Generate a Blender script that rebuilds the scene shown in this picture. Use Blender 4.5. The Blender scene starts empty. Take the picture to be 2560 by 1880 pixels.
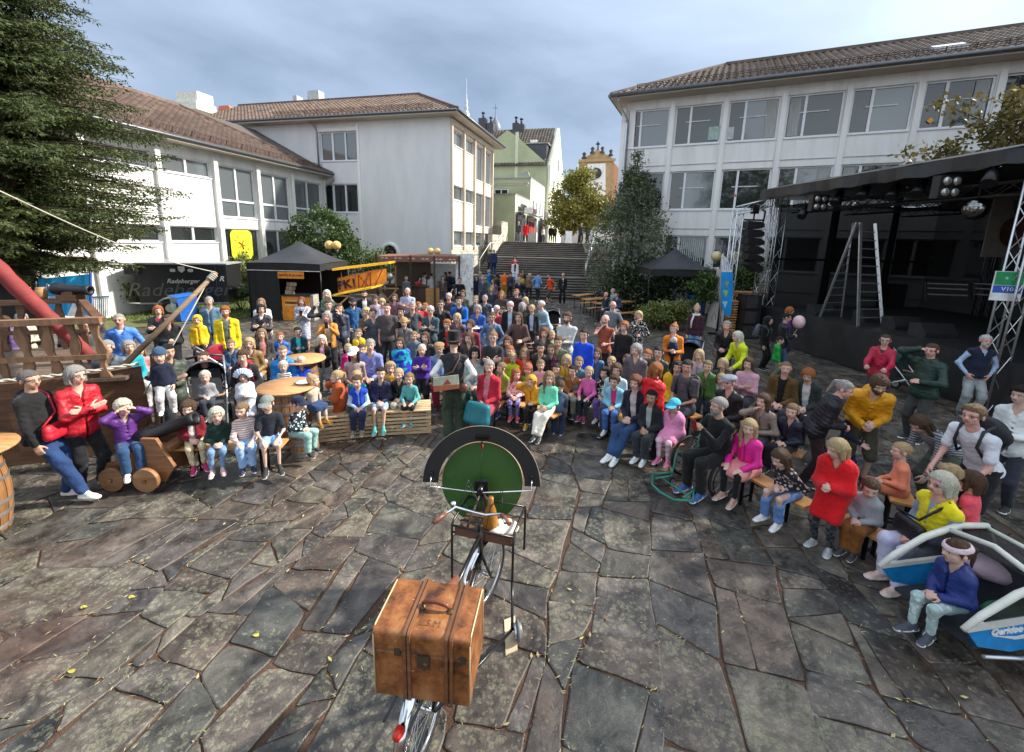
import bpy,math,random
import numpy as np
from mathutils import Vector,Matrix,noise as mn
R=random.Random(7)
NR=np.random.RandomState(5)
S=bpy.context.scene
COL=S.collection
rad=math.radians
# ------------------------------------------------------------------ camera
CH=3.4
PX,PY,FP=1281.0,820.0,1075.0
_z=np.array([131.0,5350.0,1075.0]);_z/=np.linalg.norm(_z)
_y=np.array([0,0,-1.0]);_y-=_y.dot(_z)*_z;_y/=np.linalg.norm(_y)
_x=np.cross(_y,_z)
camd=bpy.data.cameras.new('camera');cam=bpy.data.objects.new('camera',camd);COL.objects.link(cam)
camd.sensor_fit='HORIZONTAL';camd.sensor_width=36.0;camd.lens=36.0*FP/2560
camd.shift_x=-(PX-1280)/2560;camd.shift_y=-(940-PY)/2560
camd.clip_start=0.05;camd.clip_end=3000
cam.matrix_world=Matrix(((_x[0],_x[1],_x[2],0),(_y[0],_y[1],_y[2],0),(_z[0],_z[1],_z[2],CH),(0,0,0,1)))
S.camera=cam
# ------------------------------------------------------------------ sky and sun
SUN_EL,SUN_AZ=36.0,14.0
world=bpy.data.worlds.new('World');S.world=world;world.use_nodes=True
wn=world.node_tree.nodes;wl=world.node_tree.links
for n in list(wn):wn.remove(n)
def WN(t,**k):
 n=wn.new(t)
 for a,b in k.items():setattr(n,a,b)
 return n
wo=WN('ShaderNodeOutputWorld');wb=WN('ShaderNodeBackground')
sky=WN('ShaderNodeTexSky');sky.sky_type='NISHITA';sky.sun_disc=False
sky.sun_elevation=rad(SUN_EL);sky.sun_rotation=rad(90-SUN_AZ);sky.air_density=1.2;sky.dust_density=1.5
tc=WN('ShaderNodeTexCoord');mp=WN('ShaderNodeMapping')
mp.inputs['Scale'].default_value=(1.0,1.0,2.6);mp.inputs['Location'].default_value=(3.1,1.3,0.4)
mp.inputs['Rotation'].default_value=(0.0,0.5,0.0)
nz=WN('ShaderNodeTexNoise');nz.inputs['Scale'].default_value=1.7;nz.inputs['Detail'].default_value=7;nz.inputs['Roughness'].default_value=0.5;nz.inputs['Distortion'].default_value=0.35
rp=WN('ShaderNodeValToRGB');e=rp.color_ramp.elements
e[0].position=0.34;e[0].color=(1.5,1.95,2.75,1);e[1].position=0.68;e[1].color=(3.05,3.85,5.0,1)
m_=rp.color_ramp.elements.new(0.5);m_.color=(2.4,2.95,3.95,1)
# the cloud deck is darker to the left and far side, where the rain has gone
mr=WN('ShaderNodeMapRange');mr.inputs[1].default_value=-1.0;mr.inputs[2].default_value=1.0;mr.inputs[3].default_value=0.0;mr.inputs[4].default_value=1.0
mu=WN('ShaderNodeMix',data_type='RGBA',blend_type='MULTIPLY');mu.inputs[0].default_value=1
mx=WN('ShaderNodeMix',data_type='RGBA');mx.inputs[0].default_value=0.90
wl.new(tc.outputs['Generated'],mp.inputs[0]);wl.new(mp.outputs[0],nz.inputs['Vector']);wl.new(nz.outputs[0],rp.inputs[0])
dn_=WN('ShaderNodeVectorMath',operation='DOT_PRODUCT');dn_.inputs[1].default_value=(0.22,-0.84,0.49)
wl.new(tc.outputs['Generated'],dn_.inputs[0]);wl.new(dn_.outputs['Value'],mr.inputs[0])
gr_=WN('ShaderNodeValToRGB');gr_.color_ramp.elements[0].color=(.315,.33,.34,1);gr_.color_ramp.elements[0].position=.12;gr_.color_ramp.elements[1].color=(1.0,.90,.76,1);gr_.color_ramp.elements[1].position=.95
gm_=WN('ShaderNodeMix',data_type='RGBA',blend_type='MULTIPLY');gm_.inputs[0].default_value=1;gm_.inputs[7].default_value=(2.0,2.0,2.0,1);gm_.clamp_result=False
wl.new(mr.outputs[0],gr_.inputs[0]);wl.new(gr_.outputs[0],gm_.inputs[6]);wl.new(rp.outputs[0],mu.inputs[6]);wl.new(gm_.outputs[2],mu.inputs[7])
wl.new(sky.outputs[0],mx.inputs[6]);wl.new(mu.outputs[2],mx.inputs[7])
wl.new(mx.outputs[2],wb.inputs[0]);wb.inputs[1].default_value=0.13
wl.new(wb.outputs[0],wo.inputs[0])
sd_=bpy.data.lights.new('sun','SUN');sd_.energy=3.9;sd_.angle=rad(3.0);sd_.color=(1.0,0.94,0.84)
sun=bpy.data.objects.new('sun',sd_);COL.objects.link(sun)
_s=Vector((math.cos(rad(SUN_EL))*math.cos(rad(SUN_AZ)),math.cos(rad(SUN_EL))*math.sin(rad(SUN_AZ)),math.sin(rad(SUN_EL))))
sun.rotation_euler=_s.to_track_quat('Z','Y').to_euler()
S.view_settings.view_transform='Standard';S.view_settings.look='None';S.view_settings.gamma=1
S.view_settings.exposure=1.12;S.view_settings.use_curve_mapping=False
S.cycles.max_bounces=6;S.cycles.transparent_max_bounces=6;S.cycles.caustics_reflective=False;S.cycles.caustics_refractive=False
# ------------------------------------------------------------------ where things stand: sight lines measured on the photograph
def ray(u,v):
 d=np.array([u-PX,-(v-PY),-FP]);return np.array([d@_x,d@_y,d@_z])
C0=np.array([0,0,CH])
def G(u,v,z=0.0):
 d=ray(u,v);return C0+d*((z-CH)/d[2])
def DY(u,v,y):
 d=ray(u,v);return C0+d*(y/d[1])
def dv(a):a=rad(a);return np.array([math.cos(a),math.sin(a),0.0])
AX1,AX2,AX3=75.636,165.744,155.44
D1,D2,D3=dv(AX1),dv(AX2),dv(AX3)
def HIT(u,v,p0,dd):
 n=np.array([-dd[1],dd[0],0]);r=ray(u,v)
 return C0+r*(((np.array([p0[0],p0[1],0])-np.array([0,0,0]))@n-C0@n)/(r@n))
 # ------------------------------------------------------------------ materials
MC={}
def _nodes(name):
 m=bpy.data.materials.new(name);m.use_nodes=True
 nt=m.node_tree;b=nt.nodes['Principled BSDF']
 return m,nt,b
def c4(c):return(c[0],c[1],c[2],1)
def hx(s):
 s=s.lstrip('#');o=[]
 for i in(0,2,4):
  v=int(s[i:i+2],16)/255;o.append(v/12.92 if v<=0.04045 else((v+0.055)/1.055)**2.4)
 return tuple(o)
def nnode(nt,t,**k):
 n=nt.nodes.new(t)
 for a,b in k.items():setattr(n,a,b)
 return n
def mat(name,col,rough=0.6,metal=0.0,var=0.25,scale=6.0,bump=0.15,bscale=40.0,emit=0.0,coords='Object',spec=0.5,stretch=None,rnd=0.0,col2=None,contrast=None):
 """painted / natural surface: base colour mottled by noise, fine relief by bump"""
 if name in MC:return MC[name]
 m,nt,b=_nodes(name);L=nt.links
 t=nnode(nt,'ShaderNodeTexCoord');src=t.outputs[coords]
 if stretch:
  mpn=nnode(nt,'ShaderNodeMapping');mpn.inputs['Scale'].default_value=stretch
  L.new(src,mpn.inputs[0]);src=mpn.outputs[0]
 n=nnode(nt,'ShaderNodeTexNoise');n.inputs['Scale'].default_value=scale;n.inputs['Detail'].default_value=6;n.inputs['Roughness'].default_value=0.6
 L.new(src,n.inputs['Vector'])
 r=nnode(nt,'ShaderNodeValToRGB');e=r.color_ramp.elements
 c2=col2 if col2 else tuple(min(1,x*(1+var))for x in col)
 e[0].color=c4(tuple(x*(1-var)for x in col));e[1].color=c4(c2)
 lo,hi=contrast if contrast else(0.3,0.7)
 e[0].position=lo;e[1].position=hi
 L.new(n.outputs[0],r.inputs[0]);out=r.outputs[0]
 if rnd:
  oi=nnode(nt,'ShaderNodeNewGeometry');mrn=nnode(nt,'ShaderNodeMapRange')
  mrn.inputs[3].default_value=1-rnd;mrn.inputs[4].default_value=1+rnd
  oo=nnode(nt,'ShaderNodeObjectInfo');ad=nnode(nt,'ShaderNodeMath',operation='ADD');fr=nnode(nt,'ShaderNodeMath',operation='FRACT')
  L.new(oi.outputs['Random Per Island'],ad.inputs[0]);L.new(oo.outputs['Random'],ad.inputs[1]);L.new(ad.outputs[0],fr.inputs[0])
  L.new(fr.outputs[0],mrn.inputs[0])
  mm=nnode(nt,'ShaderNodeMix',data_type='RGBA',blend_type='MULTIPLY');mm.inputs[0].default_value=1
  L.new(out,mm.inputs[6]);L.new(mrn.outputs[0],mm.inputs[7]);out=mm.outputs[2]
 L.new(out,b.inputs['Base Color'])
 b.inputs['Roughness'].default_value=rough;b.inputs['Metallic'].default_value=metal
 b.inputs['Specular IOR Level'].default_value=spec
 if bump:
  bn=nnode(nt,'ShaderNodeTexNoise');bn.inputs['Scale'].default_value=bscale;bn.inputs['Detail'].default_value=4
  L.new(src,bn.inputs['Vector'])
  bp=nnode(nt,'ShaderNodeBump');bp.inputs['Strength'].default_value=bump;bp.inputs['Distance'].default_value=0.02
  L.new(bn.outputs[0],bp.inputs['Height']);L.new(bp.outputs[0],b.inputs['Normal'])
 if emit:
  b.inputs['Emission Color'].default_value=c4(col);b.inputs['Emission Strength'].default_value=emit
 MC[name]=m;return m
def glassy(name,col,rough=0.05,spec=0.8):
 if name in MC:return MC[name]
 m,nt,b=_nodes(name);b.inputs['Base Color'].default_value=c4(col);b.inputs['Roughness'].default_value=rough
 b.inputs['Specular IOR Level'].default_value=spec;b.inputs['Coat Weight'].default_value=0.4;b.inputs['Coat Roughness'].default_value=0.02
 n=nnode(nt,'ShaderNodeTexNoise');n.inputs['Scale'].default_value=0.9
 bp=nnode(nt,'ShaderNodeBump');bp.inputs['Strength'].default_value=0.03;bp.inputs['Distance'].default_value=0.1
 nt.links.new(n.outputs[0],bp.inputs['Height']);nt.links.new(bp.outputs[0],b.inputs['Normal'])
 MC[name]=m;return m
def wood(name,col,rough=0.55,rnd=0.25,axis=(1,1,12),var=0.35,scale=3.0):
 return mat(name,col,rough,var=var,scale=scale,bump=0.3,bscale=14,stretch=axis,rnd=rnd)
 # ------------------------------------------------------------------ mesh builder
class MB:
 def __init__(s):s.v=[];s.f=[];s.m=[];s.sm=[]
 def add(s,vs,fs,mi=0,smooth=False):
  o=len(s.v);s.v.extend([tuple(map(float,p))for p in vs])
  for f in fs:s.f.append([o+i for i in f]);s.m.append(mi);s.sm.append(smooth)
  return s
 def box(s,c,sz,rot=None,mi=0,bev=0):
  x,y,z=[a/2 for a in sz]
  vs=[Vector((i*x,j*y,k*z))for i in(-1,1)for j in(-1,1)for k in(-1,1)]
  if rot is not None:
   M=rot if isinstance(rot,Matrix)else Matrix.Rotation(rot,3,'Z')
   vs=[M@v for v in vs]
  c=Vector(c);vs=[v+c for v in vs]
  return s.add(vs,[(0,1,3,2),(4,6,7,5),(0,4,5,1),(2,3,7,6),(0,2,6,4),(1,5,7,3)],mi)
 def obox(s,p,ax,ay,az,mi=0):
  """box from corner p along three edge vectors"""
  p,ax,ay,az=map(lambda q:np.array(q,float),(p,ax,ay,az))
  vs=[p+i*ax+j*ay+k*az for i in(0,1)for j in(0,1)for k in(0,1)]
  fs=[(0,1,3,2),(4,6,7,5),(0,4,5,1),(2,3,7,6),(0,2,6,4),(1,5,7,3)]
  if np.dot(np.cross(ax,ay),az)<0:fs=[f[::-1]for f in fs]
  return s.add(vs,fs,mi)
 def bar(s,p0,p1,w,h=None,mi=0,up=(0,0,1)):
  """rectangular bar between two points"""
  h=h or w;p0,p1=Vector(p0),Vector(p1);d=(p1-p0)
  if d.length<1e-6:return s
  dn=d.normalized();u=Vector(up)
  if abs(dn.dot(u))>0.98:u=Vector((1,0,0))
  a=dn.cross(u).normalized();b=a.cross(dn).normalized()
  return s.obox(p0-a*w/2-b*h/2,d,a*w,b*h,mi)
 def cyl(s,p0,p1,r0,r1=None,n=10,mi=0,caps=True,smooth=True):
  r1=r0 if r1 is None else r1
  return s.tube([p0,p1],[r0,r1],n,mi,caps,smooth)
 def tube(s,pts,rs,n=8,mi=0,caps=True,smooth=True,closed=False,flat=1.0):
  P=[Vector(p)for p in pts];N=len(P)
  if not hasattr(rs,'__len__'):rs=[rs]*N
  vs=[];prev=None
  for i,p in enumerate(P):
   if closed:t=P[(i+1)%N]-P[i-1]
   else:t=P[min(i+1,N-1)]-P[max(i-1,0)]
   t=t.normalized()if t.length>1e-9 else Vector((0,0,1))
   if prev is None:
    u=Vector((0,0,1))if abs(t.z)<0.9 else Vector((0,1,0))
    a=t.cross(u).normalized()
   else:
    a=prev-t*prev.dot(t)
    a=a.normalized()if a.length>1e-6 else t.orthogonal().normalized()
   prev=a;b=t.cross(a)
   for k in range(n):
    q=2*math.pi*k/n
    vs.append(p+(a*math.cos(q)*flat+b*math.sin(q))*rs[i])
  fs=[]
  for i in range(N if closed else N-1):
   j=(i+1)%N
   for k in range(n):
    l=(k+1)%n
    fs.append((i*n+k,i*n+l,j*n+l,j*n+k))
  s.add(vs,fs,mi,smooth)
  if caps and not closed:
   o=len(s.v)-len(vs)
   s.f.append([o+k for k in range(n)][::-1]);s.m.append(mi);s.sm.append(False)
   s.f.append([o+(N-1)*n+k for k in range(n)]);s.m.append(mi);s.sm.append(False)
  return s
 def lathe(s,prof,c=(0,0,0),n=24,mi=0,smooth=True,axis=None):
  """prof: list of (r, z)"""
  c=Vector(c);M=Matrix.Identity(3)if axis is None else Vector((0,0,1)).rotation_difference(Vector(axis)).to_matrix()
  vs=[]
  for r,z in prof:
   for k in range(n):
    q=2*math.pi*k/n;vs.append(M@Vector((r*math.cos(q),r*math.sin(q),z))+c)
  fs=[]
  for i in range(len(prof)-1):
   for k in range(n):
    l=(k+1)%n;fs.append((i*n+k,i*n+l,(i+1)*n+l,(i+1)*n+k))
  return s.add(vs,fs,mi,smooth)
 def prism(s,poly,d,mi=0):
  """poly: 3D points of one face, extruded by vector d"""
  n=len(poly);d=np.array(d,float);P=[np.array(p,float)for p in poly]
  vs=P+[p+d for p in P]
  return s.add(vs,[tuple(range(n))[::-1],tuple(range(n,2*n))]+[(i,(i+1)%n,n+(i+1)%n,n+i)for i in range(n)],mi)
 def ball(s,c,r,n=12,mi=0,sc=(1,1,1)):
  vs=[];m=n//2+1
  for i in range(m):
   t=math.pi*i/(m-1)
   for k in range(n):
    q=2*math.pi*k/n
    vs.append((c[0]+r*sc[0]*math.sin(t)*math.cos(q),c[1]+r*sc[1]*math.sin(t)*math.sin(q),c[2]+r*sc[2]*math.cos(t)))
  fs=[(i*n+k,(i+1)*n+k,(i+1)*n+(k+1)%n,i*n+(k+1)%n)for i in range(m-1)for k in range(n)]
  return s.add(vs,fs,mi,True)
 def mesh(s,name,mats,inv=None):
  me=bpy.data.meshes.new(name)
  V=np.array(s.v,float).reshape(-1,3)
  if inv is not None and len(V):
   A=np.array(inv);V=V@A[:3,:3].T+A[:3,3]
  me.from_pydata(V.tolist(),[],s.f)
  for m in(mats if isinstance(mats,(list,tuple))else[mats]):me.materials.append(m)
  me.polygons.foreach_set('material_index',s.m);me.polygons.foreach_set('use_smooth',s.sm)
  me.update();return me
 def build(s,name,mats,parent=None,world=True,**kw):
  inv=parent.matrix_basis.inverted()if(parent is not None and world)else None
  if inv is not None and parent.parent is not None:
   inv=(parent.parent.matrix_basis@parent.matrix_basis).inverted()
  o=bpy.data.objects.new(name,s.mesh(name,mats,inv));COL.objects.link(o)
  if parent is not None:o.parent=parent
  for k,v in kw.items():o[k]=v
  return o
def npmesh(name,V,Fq,mats,mi=None,smooth=True):
 """fast mesh from numpy arrays; Fq is quads (n,4) or tris (n,3)"""
 me=bpy.data.meshes.new(name);n,k=Fq.shape
 me.vertices.add(len(V));me.vertices.foreach_set('co',np.ascontiguousarray(V,dtype=np.float32).ravel())
 me.loops.add(n*k);me.loops.foreach_set('vertex_index',np.ascontiguousarray(Fq,dtype=np.int32).ravel())
 me.polygons.add(n);me.polygons.foreach_set('loop_start',np.arange(0,n*k,k,dtype=np.int32))
 me.polygons.foreach_set('loop_total',np.full(n,k,dtype=np.int32))
 if mi is not None:me.polygons.foreach_set('material_index',np.ascontiguousarray(mi,dtype=np.int32))
 me.polygons.foreach_set('use_smooth',np.full(n,smooth,dtype=bool))
 for m in(mats if isinstance(mats,(list,tuple))else[mats]):me.materials.append(m)
 me.update(calc_edges=True);return me
def link(name,me,parent=None,**kw):
 o=bpy.data.objects.new(name,me);COL.objects.link(o)
 if parent is not None:o.parent=parent
 for k,v in kw.items():o[k]=v
 return o
def tag(o,label,cat,group=None):
 o['label']=label;o['category']=cat
 if group:o['group']=group
 return o
def thing(name,label,cat,loc=(0,0,0),rz=0.0,group=None,sc=1.0):
 o=bpy.data.objects.new(name,None);COL.objects.link(o);o.empty_display_size=0.2
 M=Matrix.Translation(Vector([float(a)for a in loc]))@Matrix.Rotation(rz,4,'Z')@Matrix.Scale(sc,4)
 o.matrix_basis=M
 return tag(o,label,cat,group)
def struct(o):o['kind']='structure';return o
def dup(root,loc=None,rz=None,label=None,group=None):
 def cp(o,par):
  c=o.copy();COL.objects.link(c);c.parent=par
  for ch in KIDS.get(o,None)or[k for k in o.children]:cp(ch,c)
  return c
 c=cp(root,None)
 if loc is not None:c.location=Vector([float(a)for a in loc])
 if rz is not None:c.rotation_euler=(0,0,rz)
 if label:c['label']=label
 if group:c['group']=group
 return c
KIDS={}
def text_mesh(s,size,depth=0.004,bold=0.0,shear=0.0,align='CENTER',res=2):
 cu=bpy.data.curves.new('txt','FONT');cu.body=s;cu.size=size;cu.extrude=depth;cu.offset=bold;cu.shear=shear
 cu.align_x=align;cu.align_y='CENTER';cu.resolution_u=res
 o=bpy.data.objects.new('txt',cu);COL.objects.link(o)
 me=bpy.data.meshes.new_from_object(o)
 bpy.data.objects.remove(o);bpy.data.curves.remove(cu)
 return me
def lettering(s,size,origin,xdir,ydir,m,parent,name='lettering',**kw):
 """flat letters: origin centre, xdir reading direction, ydir up; slightly raised"""
 me=text_mesh(s,size,**kw);me.materials.clear();me.materials.append(m)
 x=Vector(xdir).normalized();y=Vector(ydir).normalized();z=x.cross(y);y=z.cross(x)
 M=Matrix(((x.x,y.x,z.x,origin[0]),(x.y,y.y,z.y,origin[1]),(x.z,y.z,z.z,origin[2]),(0,0,0,1)))
 inv=parent.matrix_basis.inverted()
 if parent.parent is not None:inv=(parent.parent.matrix_basis@parent.matrix_basis).inverted()
 me.transform(inv@M)
 return link(name,me,parent)
 # ================================================================== implicit-surface modelling (bodies, clothes, hair)
BIG=1e3
class Field:
 """union of tapered capsules and ellipsoids with a soft blend, sampled on a grid and turned into a mesh"""
 def __init__(s,lo,hi,h,k):
  s.h=h;s.k=k;s.lo=np.array(lo,float)-2*h;n=np.ceil((np.array(hi,float)+2*h-s.lo)/h).astype(int)+1
  s.n=n;s.S=np.zeros(n,np.float32)
  s.ax=[s.lo[i]+h*np.arange(n[i])for i in range(3)]
 def _win(s,lo,hi):
  a=np.maximum(np.floor((lo-s.lo)/s.h).astype(int),0);b=np.minimum(np.ceil((hi-s.lo)/s.h).astype(int)+1,s.n)
  if(b<=a).any():return None
  return tuple(slice(a[i],b[i])for i in range(3))
 def _grid(s,w):
  return s.ax[0][w[0]][:,None,None],s.ax[1][w[1]][None,:,None],s.ax[2][w[2]][None,None,:]
 def cap(s,a,b,ra,rb):
  a=np.array(a,float);b=np.array(b,float);m=max(ra,rb)+4*s.k+s.h
  w=s._win(np.minimum(a,b)-m,np.maximum(a,b)+m)
  if w is None:return s
  X,Y,Z=s._grid(w);d=b-a;L=max(d@d,1e-9)
  t=np.clip(((X-a[0])*d[0]+(Y-a[1])*d[1]+(Z-a[2])*d[2])/L,0,1)
  D=np.sqrt((X-a[0]-t*d[0])**2+(Y-a[1]-t*d[1])**2+(Z-a[2]-t*d[2])**2)-(ra+(rb-ra)*t)
  s.S[w]+=np.exp(np.clip(-D/s.k,-40,25));return s
 def ell(s,c,r,M=None):
  c=np.array(c,float);r=np.array(r,float);m=r.max()+4*s.k+s.h
  w=s._win(c-m,c+m)
  if w is None:return s
  X,Y,Z=s._grid(w);P=[X-c[0],Y-c[1],Z-c[2]]
  if M is not None:P=[M[i][0]*P[0]+M[i][1]*P[1]+M[i][2]*P[2]for i in range(3)]
  q=np.sqrt((P[0]/r[0])**2+(P[1]/r[1])**2+(P[2]/r[2])**2)+1e-6
  q2=np.sqrt((P[0]/r[0]**2)**2+(P[1]/r[1]**2)**2+(P[2]/r[2]**2)**2)+1e-6
  D=q*(q-1)/q2
  s.S[w]+=np.exp(np.clip(-D/s.k,-40,25));return s
 def val(s):
  return-s.k*np.log(np.maximum(s.S,1e-6))
def nets(D,lo,h):
 """naive surface nets -> verts, quads"""
 ins=D<0;nx,ny,nz=D.shape
 c=np.zeros((nx-1,ny-1,nz-1),np.int8)
 for i in(0,1):
  for j in(0,1):
   for k in(0,1):c+=ins[i:nx-1+i,j:ny-1+j,k:nz-1+k]
 act=(c>0)&(c<8);idx=np.argwhere(act)
 if len(idx)==0:return np.zeros((0,3)),np.zeros((0,4),int)
 ids=-np.ones(act.shape,np.int32);ids[act]=np.arange(len(idx))
 I,J,K=idx.T;acc=np.zeros((len(idx),3));cnt=np.zeros(len(idx))
 cor={(a,b,d):D[I+a,J+b,K+d]for a in(0,1)for b in(0,1)for d in(0,1)}
 for ax in range(3):
  for o in((0,0),(0,1),(1,0),(1,1)):
   p0=list(o);p0.insert(ax,0);p1=list(o);p1.insert(ax,1)
   d0=cor[tuple(p0)];d1=cor[tuple(p1)];m=(d0<0)!=(d1<0)
   t=np.where(m,d0/np.where(m,d0-d1,1),0)
   pos=np.tile(np.array(p0,float),(len(idx),1));pos[:,ax]+=t
   acc+=pos*m[:,None];cnt+=m
 V=(idx+acc/cnt[:,None])*h+lo
 Q=[]
 for ax in range(3):
  a,b=[(1,2),(2,0),(0,1)][ax]
  sl0=[slice(None)]*3;sl1=[slice(None)]*3;sl0[ax]=slice(0,-1);sl1[ax]=slice(1,None)
  e0=ins[tuple(sl0)];e1=ins[tuple(sl1)];ch=np.argwhere(e0!=e1)
  ok=(ch[:,a]>0)&(ch[:,b]>0)&(ch[:,a]<D.shape[a]-1)&(ch[:,b]<D.shape[b]-1);ch=ch[ok]
  if not len(ch):continue
  def cid(da,db):
   q=ch.copy();q[:,a]-=da;q[:,b]-=db;return ids[q[:,0],q[:,1],q[:,2]]
  f=np.stack([cid(1,1),cid(0,1),cid(0,0),cid(1,0)],1)
  inside0=e0[tuple(ch.T)];f[~inside0]=f[~inside0][:,::-1];Q.append(f)
 return V,np.concatenate(Q)
def wr(X,Y,Z,f=1.0,ph=0.0):
 """cheap cloth folds"""
 return(np.sin(X*23*f+2.1*np.sin(Z*17*f+ph))*np.sin(Z*31*f+1.7*np.sin(Y*19*f+ph))+0.6*np.sin(Y*29*f+1.3*np.sin(X*21*f+ph)+Z*40*f))
 # ---- head, hair, hats, hands and shoes are modelled once in their own unit frame and shared
 # head frame: origin at the centre of the head, +Y forward, +X right, +Z up, head height = 1
def head_template(h,female=False,child=False):
 F=Field((-.5,-.6,-.75),(.5,.6,.6),h,0.018)
 F.ell((0,-.05,.12),(.36,.44,.385))
 F.ell((0,.11,-.16),(.27 if not child else.30,.28,.30))
 F.cap((0,.25,-.385),(0,.20,-.36),.085,.11)
 if not child and not female:F.cap((-.19,.05,-.30),(.19,.05,-.30),.09,.09)
 F.cap((0,.355,.06),(0,.435,-.085),.035,.062)
 F.cap((-.05,.38,-.10),(.05,.38,-.10),.034,.034)
 F.cap((-.20,.31,.115),(-.05,.345,.10),.04,.045);F.cap((.20,.31,.115),(.05,.345,.10),.04,.045)
 F.cap((-.07,.345,-.215),(.07,.345,-.215),.032,.032)
 F.cap((-.05,.34,-.25),(.05,.34,-.25),.03,.03)
 F.ell((-.19,.235,-.09),(.10,.09,.09));F.ell((.19,.235,-.09),(.10,.09,.09))
 F.cap((0,-.05,-.3),(0,-.09,-.72),.20,.21)
 for sx in(-1,1):F.ell((sx*.375,-.04,-.02),(.045,.085,.13))
 D=F.val();X,Y,Z=np.meshgrid(*F.ax,indexing='ij')
 for sx in(-1,1):
  d=np.sqrt(((X-sx*.135)/.085)**2+((Y-.395)/.07)**2+((Z-.03)/.055)**2)-1
  D=np.maximum(D,-d*.05)
  e=np.sqrt((X-sx*.135)**2+(Y-.285)**2+(Z-.03)**2)-.075
  D=np.minimum(D,e)
 V,Q=nets(D,F.lo,F.h)
 C=V[Q].mean(1);mi=np.zeros(len(Q),int)
 ex=np.abs(np.abs(C[:,0])-.135);ez=C[:,2]-.03;fr=C[:,1]>.27
 eye=(np.hypot(ex,ez*1.9)<.056)&fr;mi[eye]=1
 mi[(np.hypot(ex,ez)<.030)&fr]=2
 mi[(ex<.085)&(np.abs(C[:,2]-.135+ex*ex*3)<.016)&(C[:,1]>.27)]=3
 mi[(np.abs(C[:,0])<.115-np.abs(C[:,2]+.232))&(np.abs(C[:,2]+.232)<.042)&(C[:,1]>.33)]=4
 return V,Q,mi
def hair_template(style,h):
 F=Field((-.75,-.85,-1.9 if style in('long','pony','longf')else-.9),(.75,.7,.9),h,0.03)
 thick=dict(short=.045,buzz=.015,bald=.02,bob=.075,long=.06,pony=.035,bun=.035,curly=.10,afro=.16,side=.06,longf=.06,beard=.0,mess=.08).get(style,.05)
 F.ell((0,-.06,.13),(.36+thick,.44+thick,.385+thick))
 if style in('bob',):
  for sx in(-1,1):F.cap((sx*.34,-.02,.15),(sx*.37,.0,-.38),.12,.11)
  F.cap((-.2,-.38,.0),(-.2,-.36,-.45),.17,.14);F.cap((.2,-.38,.0),(.2,-.36,-.45),.17,.14)
 if style in('long','longf'):
  for sx in(-1,1):
   F.cap((sx*.33,-.02,.15),(sx*.38,.0,-.45),.12,.10);F.cap((sx*.38,.0,-.45),(sx*.34,.12 if style=='longf'else-.2,-1.25),.11,.07)
   F.cap((sx*.18,-.38,.0),(sx*.2,-.42,-1.35),.17,.10)
 if style=='pony':
  F.cap((0,-.46,.28),(0,-.62,.15),.10,.10);F.cap((0,-.62,.15),(.02,-.66,-.7),.11,.05)
 if style=='bun':F.ell((0,-.35,.52),(.16,.16,.15))
 if style in('short','side','mess','curly','afro'):F.cap((-.2,-.3,-.1),(.2,-.3,-.1),.14,.14)
 if style in('side','mess'):F.cap((-.15,.25,.42),(.2,.22,.40),.10,.12)
 D=F.val();X,Y,Z=np.meshgrid(*F.ax,indexing='ij')
 # strands
 A=dict(curly=.035,afro=.05,mess=.035).get(style,.016)
 if style in('curly','afro'):D=D+A*np.sin(X*22+np.sin(Z*13))*np.sin(Y*24+np.sin(X*15))*np.sin(Z*23+1.2*np.sin(Y*12))
 else:
  th=np.arctan2(X,Y+.06);D=D+A*(np.sin(th*26+2.2*np.sin(Z*6)+1.5*np.sin(th*7))+.6*np.sin(th*47+Z*5))
  # the face stays free
 hl=.30 if style not in('bald',)else 9
 fx=dict(long=.25,longf=.25,bob=.25,curly=.27,afro=.30).get(style,.31)
 face=np.maximum(np.maximum(np.abs(X)-fx-.10*np.clip(-(Z),0,.6)*0,-(Y-(.02 if style in('short','buzz','side','mess','pony','bun')else.10))),Z-(.30-.5*X*X))
 D=np.maximum(D,-face)
 if style in('short','buzz','side','mess'):
  D=np.maximum(D,-(Z+.12+.45*np.clip(Y+.1,-.3,.4)))
  D=np.maximum(D,-np.maximum(np.maximum(np.abs(np.abs(X)-.40)-.10,np.abs(Y+.03)-.10),np.abs(Z+.03)-.15))
  D=np.maximum(D,-(Z+.36))
 if style in('pony','bun'):
  D=np.maximum(D,-np.maximum(np.abs(Y+.02)-.12,Z-.10+0*X)*1.0)if False else D
  D=np.maximum(D,np.minimum(-(Z+.15),Y+.42))
 if style=='bald':
  D=np.maximum(D,Z-.10-.25*np.clip(-Y-.2,0,1));D=np.maximum(D,Y-.02);D=np.maximum(D,-(Z+.30))
 V,Q=nets(D,F.lo,F.h);return V,Q,np.zeros(len(Q),int)
def beard_template(h,long=False):
 F=Field((-.5,-.4,-1.3),(.5,.6,.3),h,0.02)
 F.ell((0,.12,-.24),(.30,.31,.27));F.cap((0,.28,-.4),(0,.26,-.46),.12,.13)
 if long:F.cap((0,.30,-.4),(0,.25,-1.0),.20,.07)
 D=F.val();X,Y,Z=np.meshgrid(*F.ax,indexing='ij')
 D=D+.012*np.sin(X*40)*np.sin(Z*18+3*X)
 D=np.maximum(D,Z+.10-.6*np.clip(np.abs(X)-.12,0,1));D=np.maximum(D,-(Y+.0))
 m=np.maximum(np.abs(X)-.10,np.abs(Z+.232)-.035);D=np.maximum(D,-np.maximum(m,.30-Y))
 V,Q=nets(D,F.lo,F.h);return V,Q,np.zeros(len(Q),int)
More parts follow.
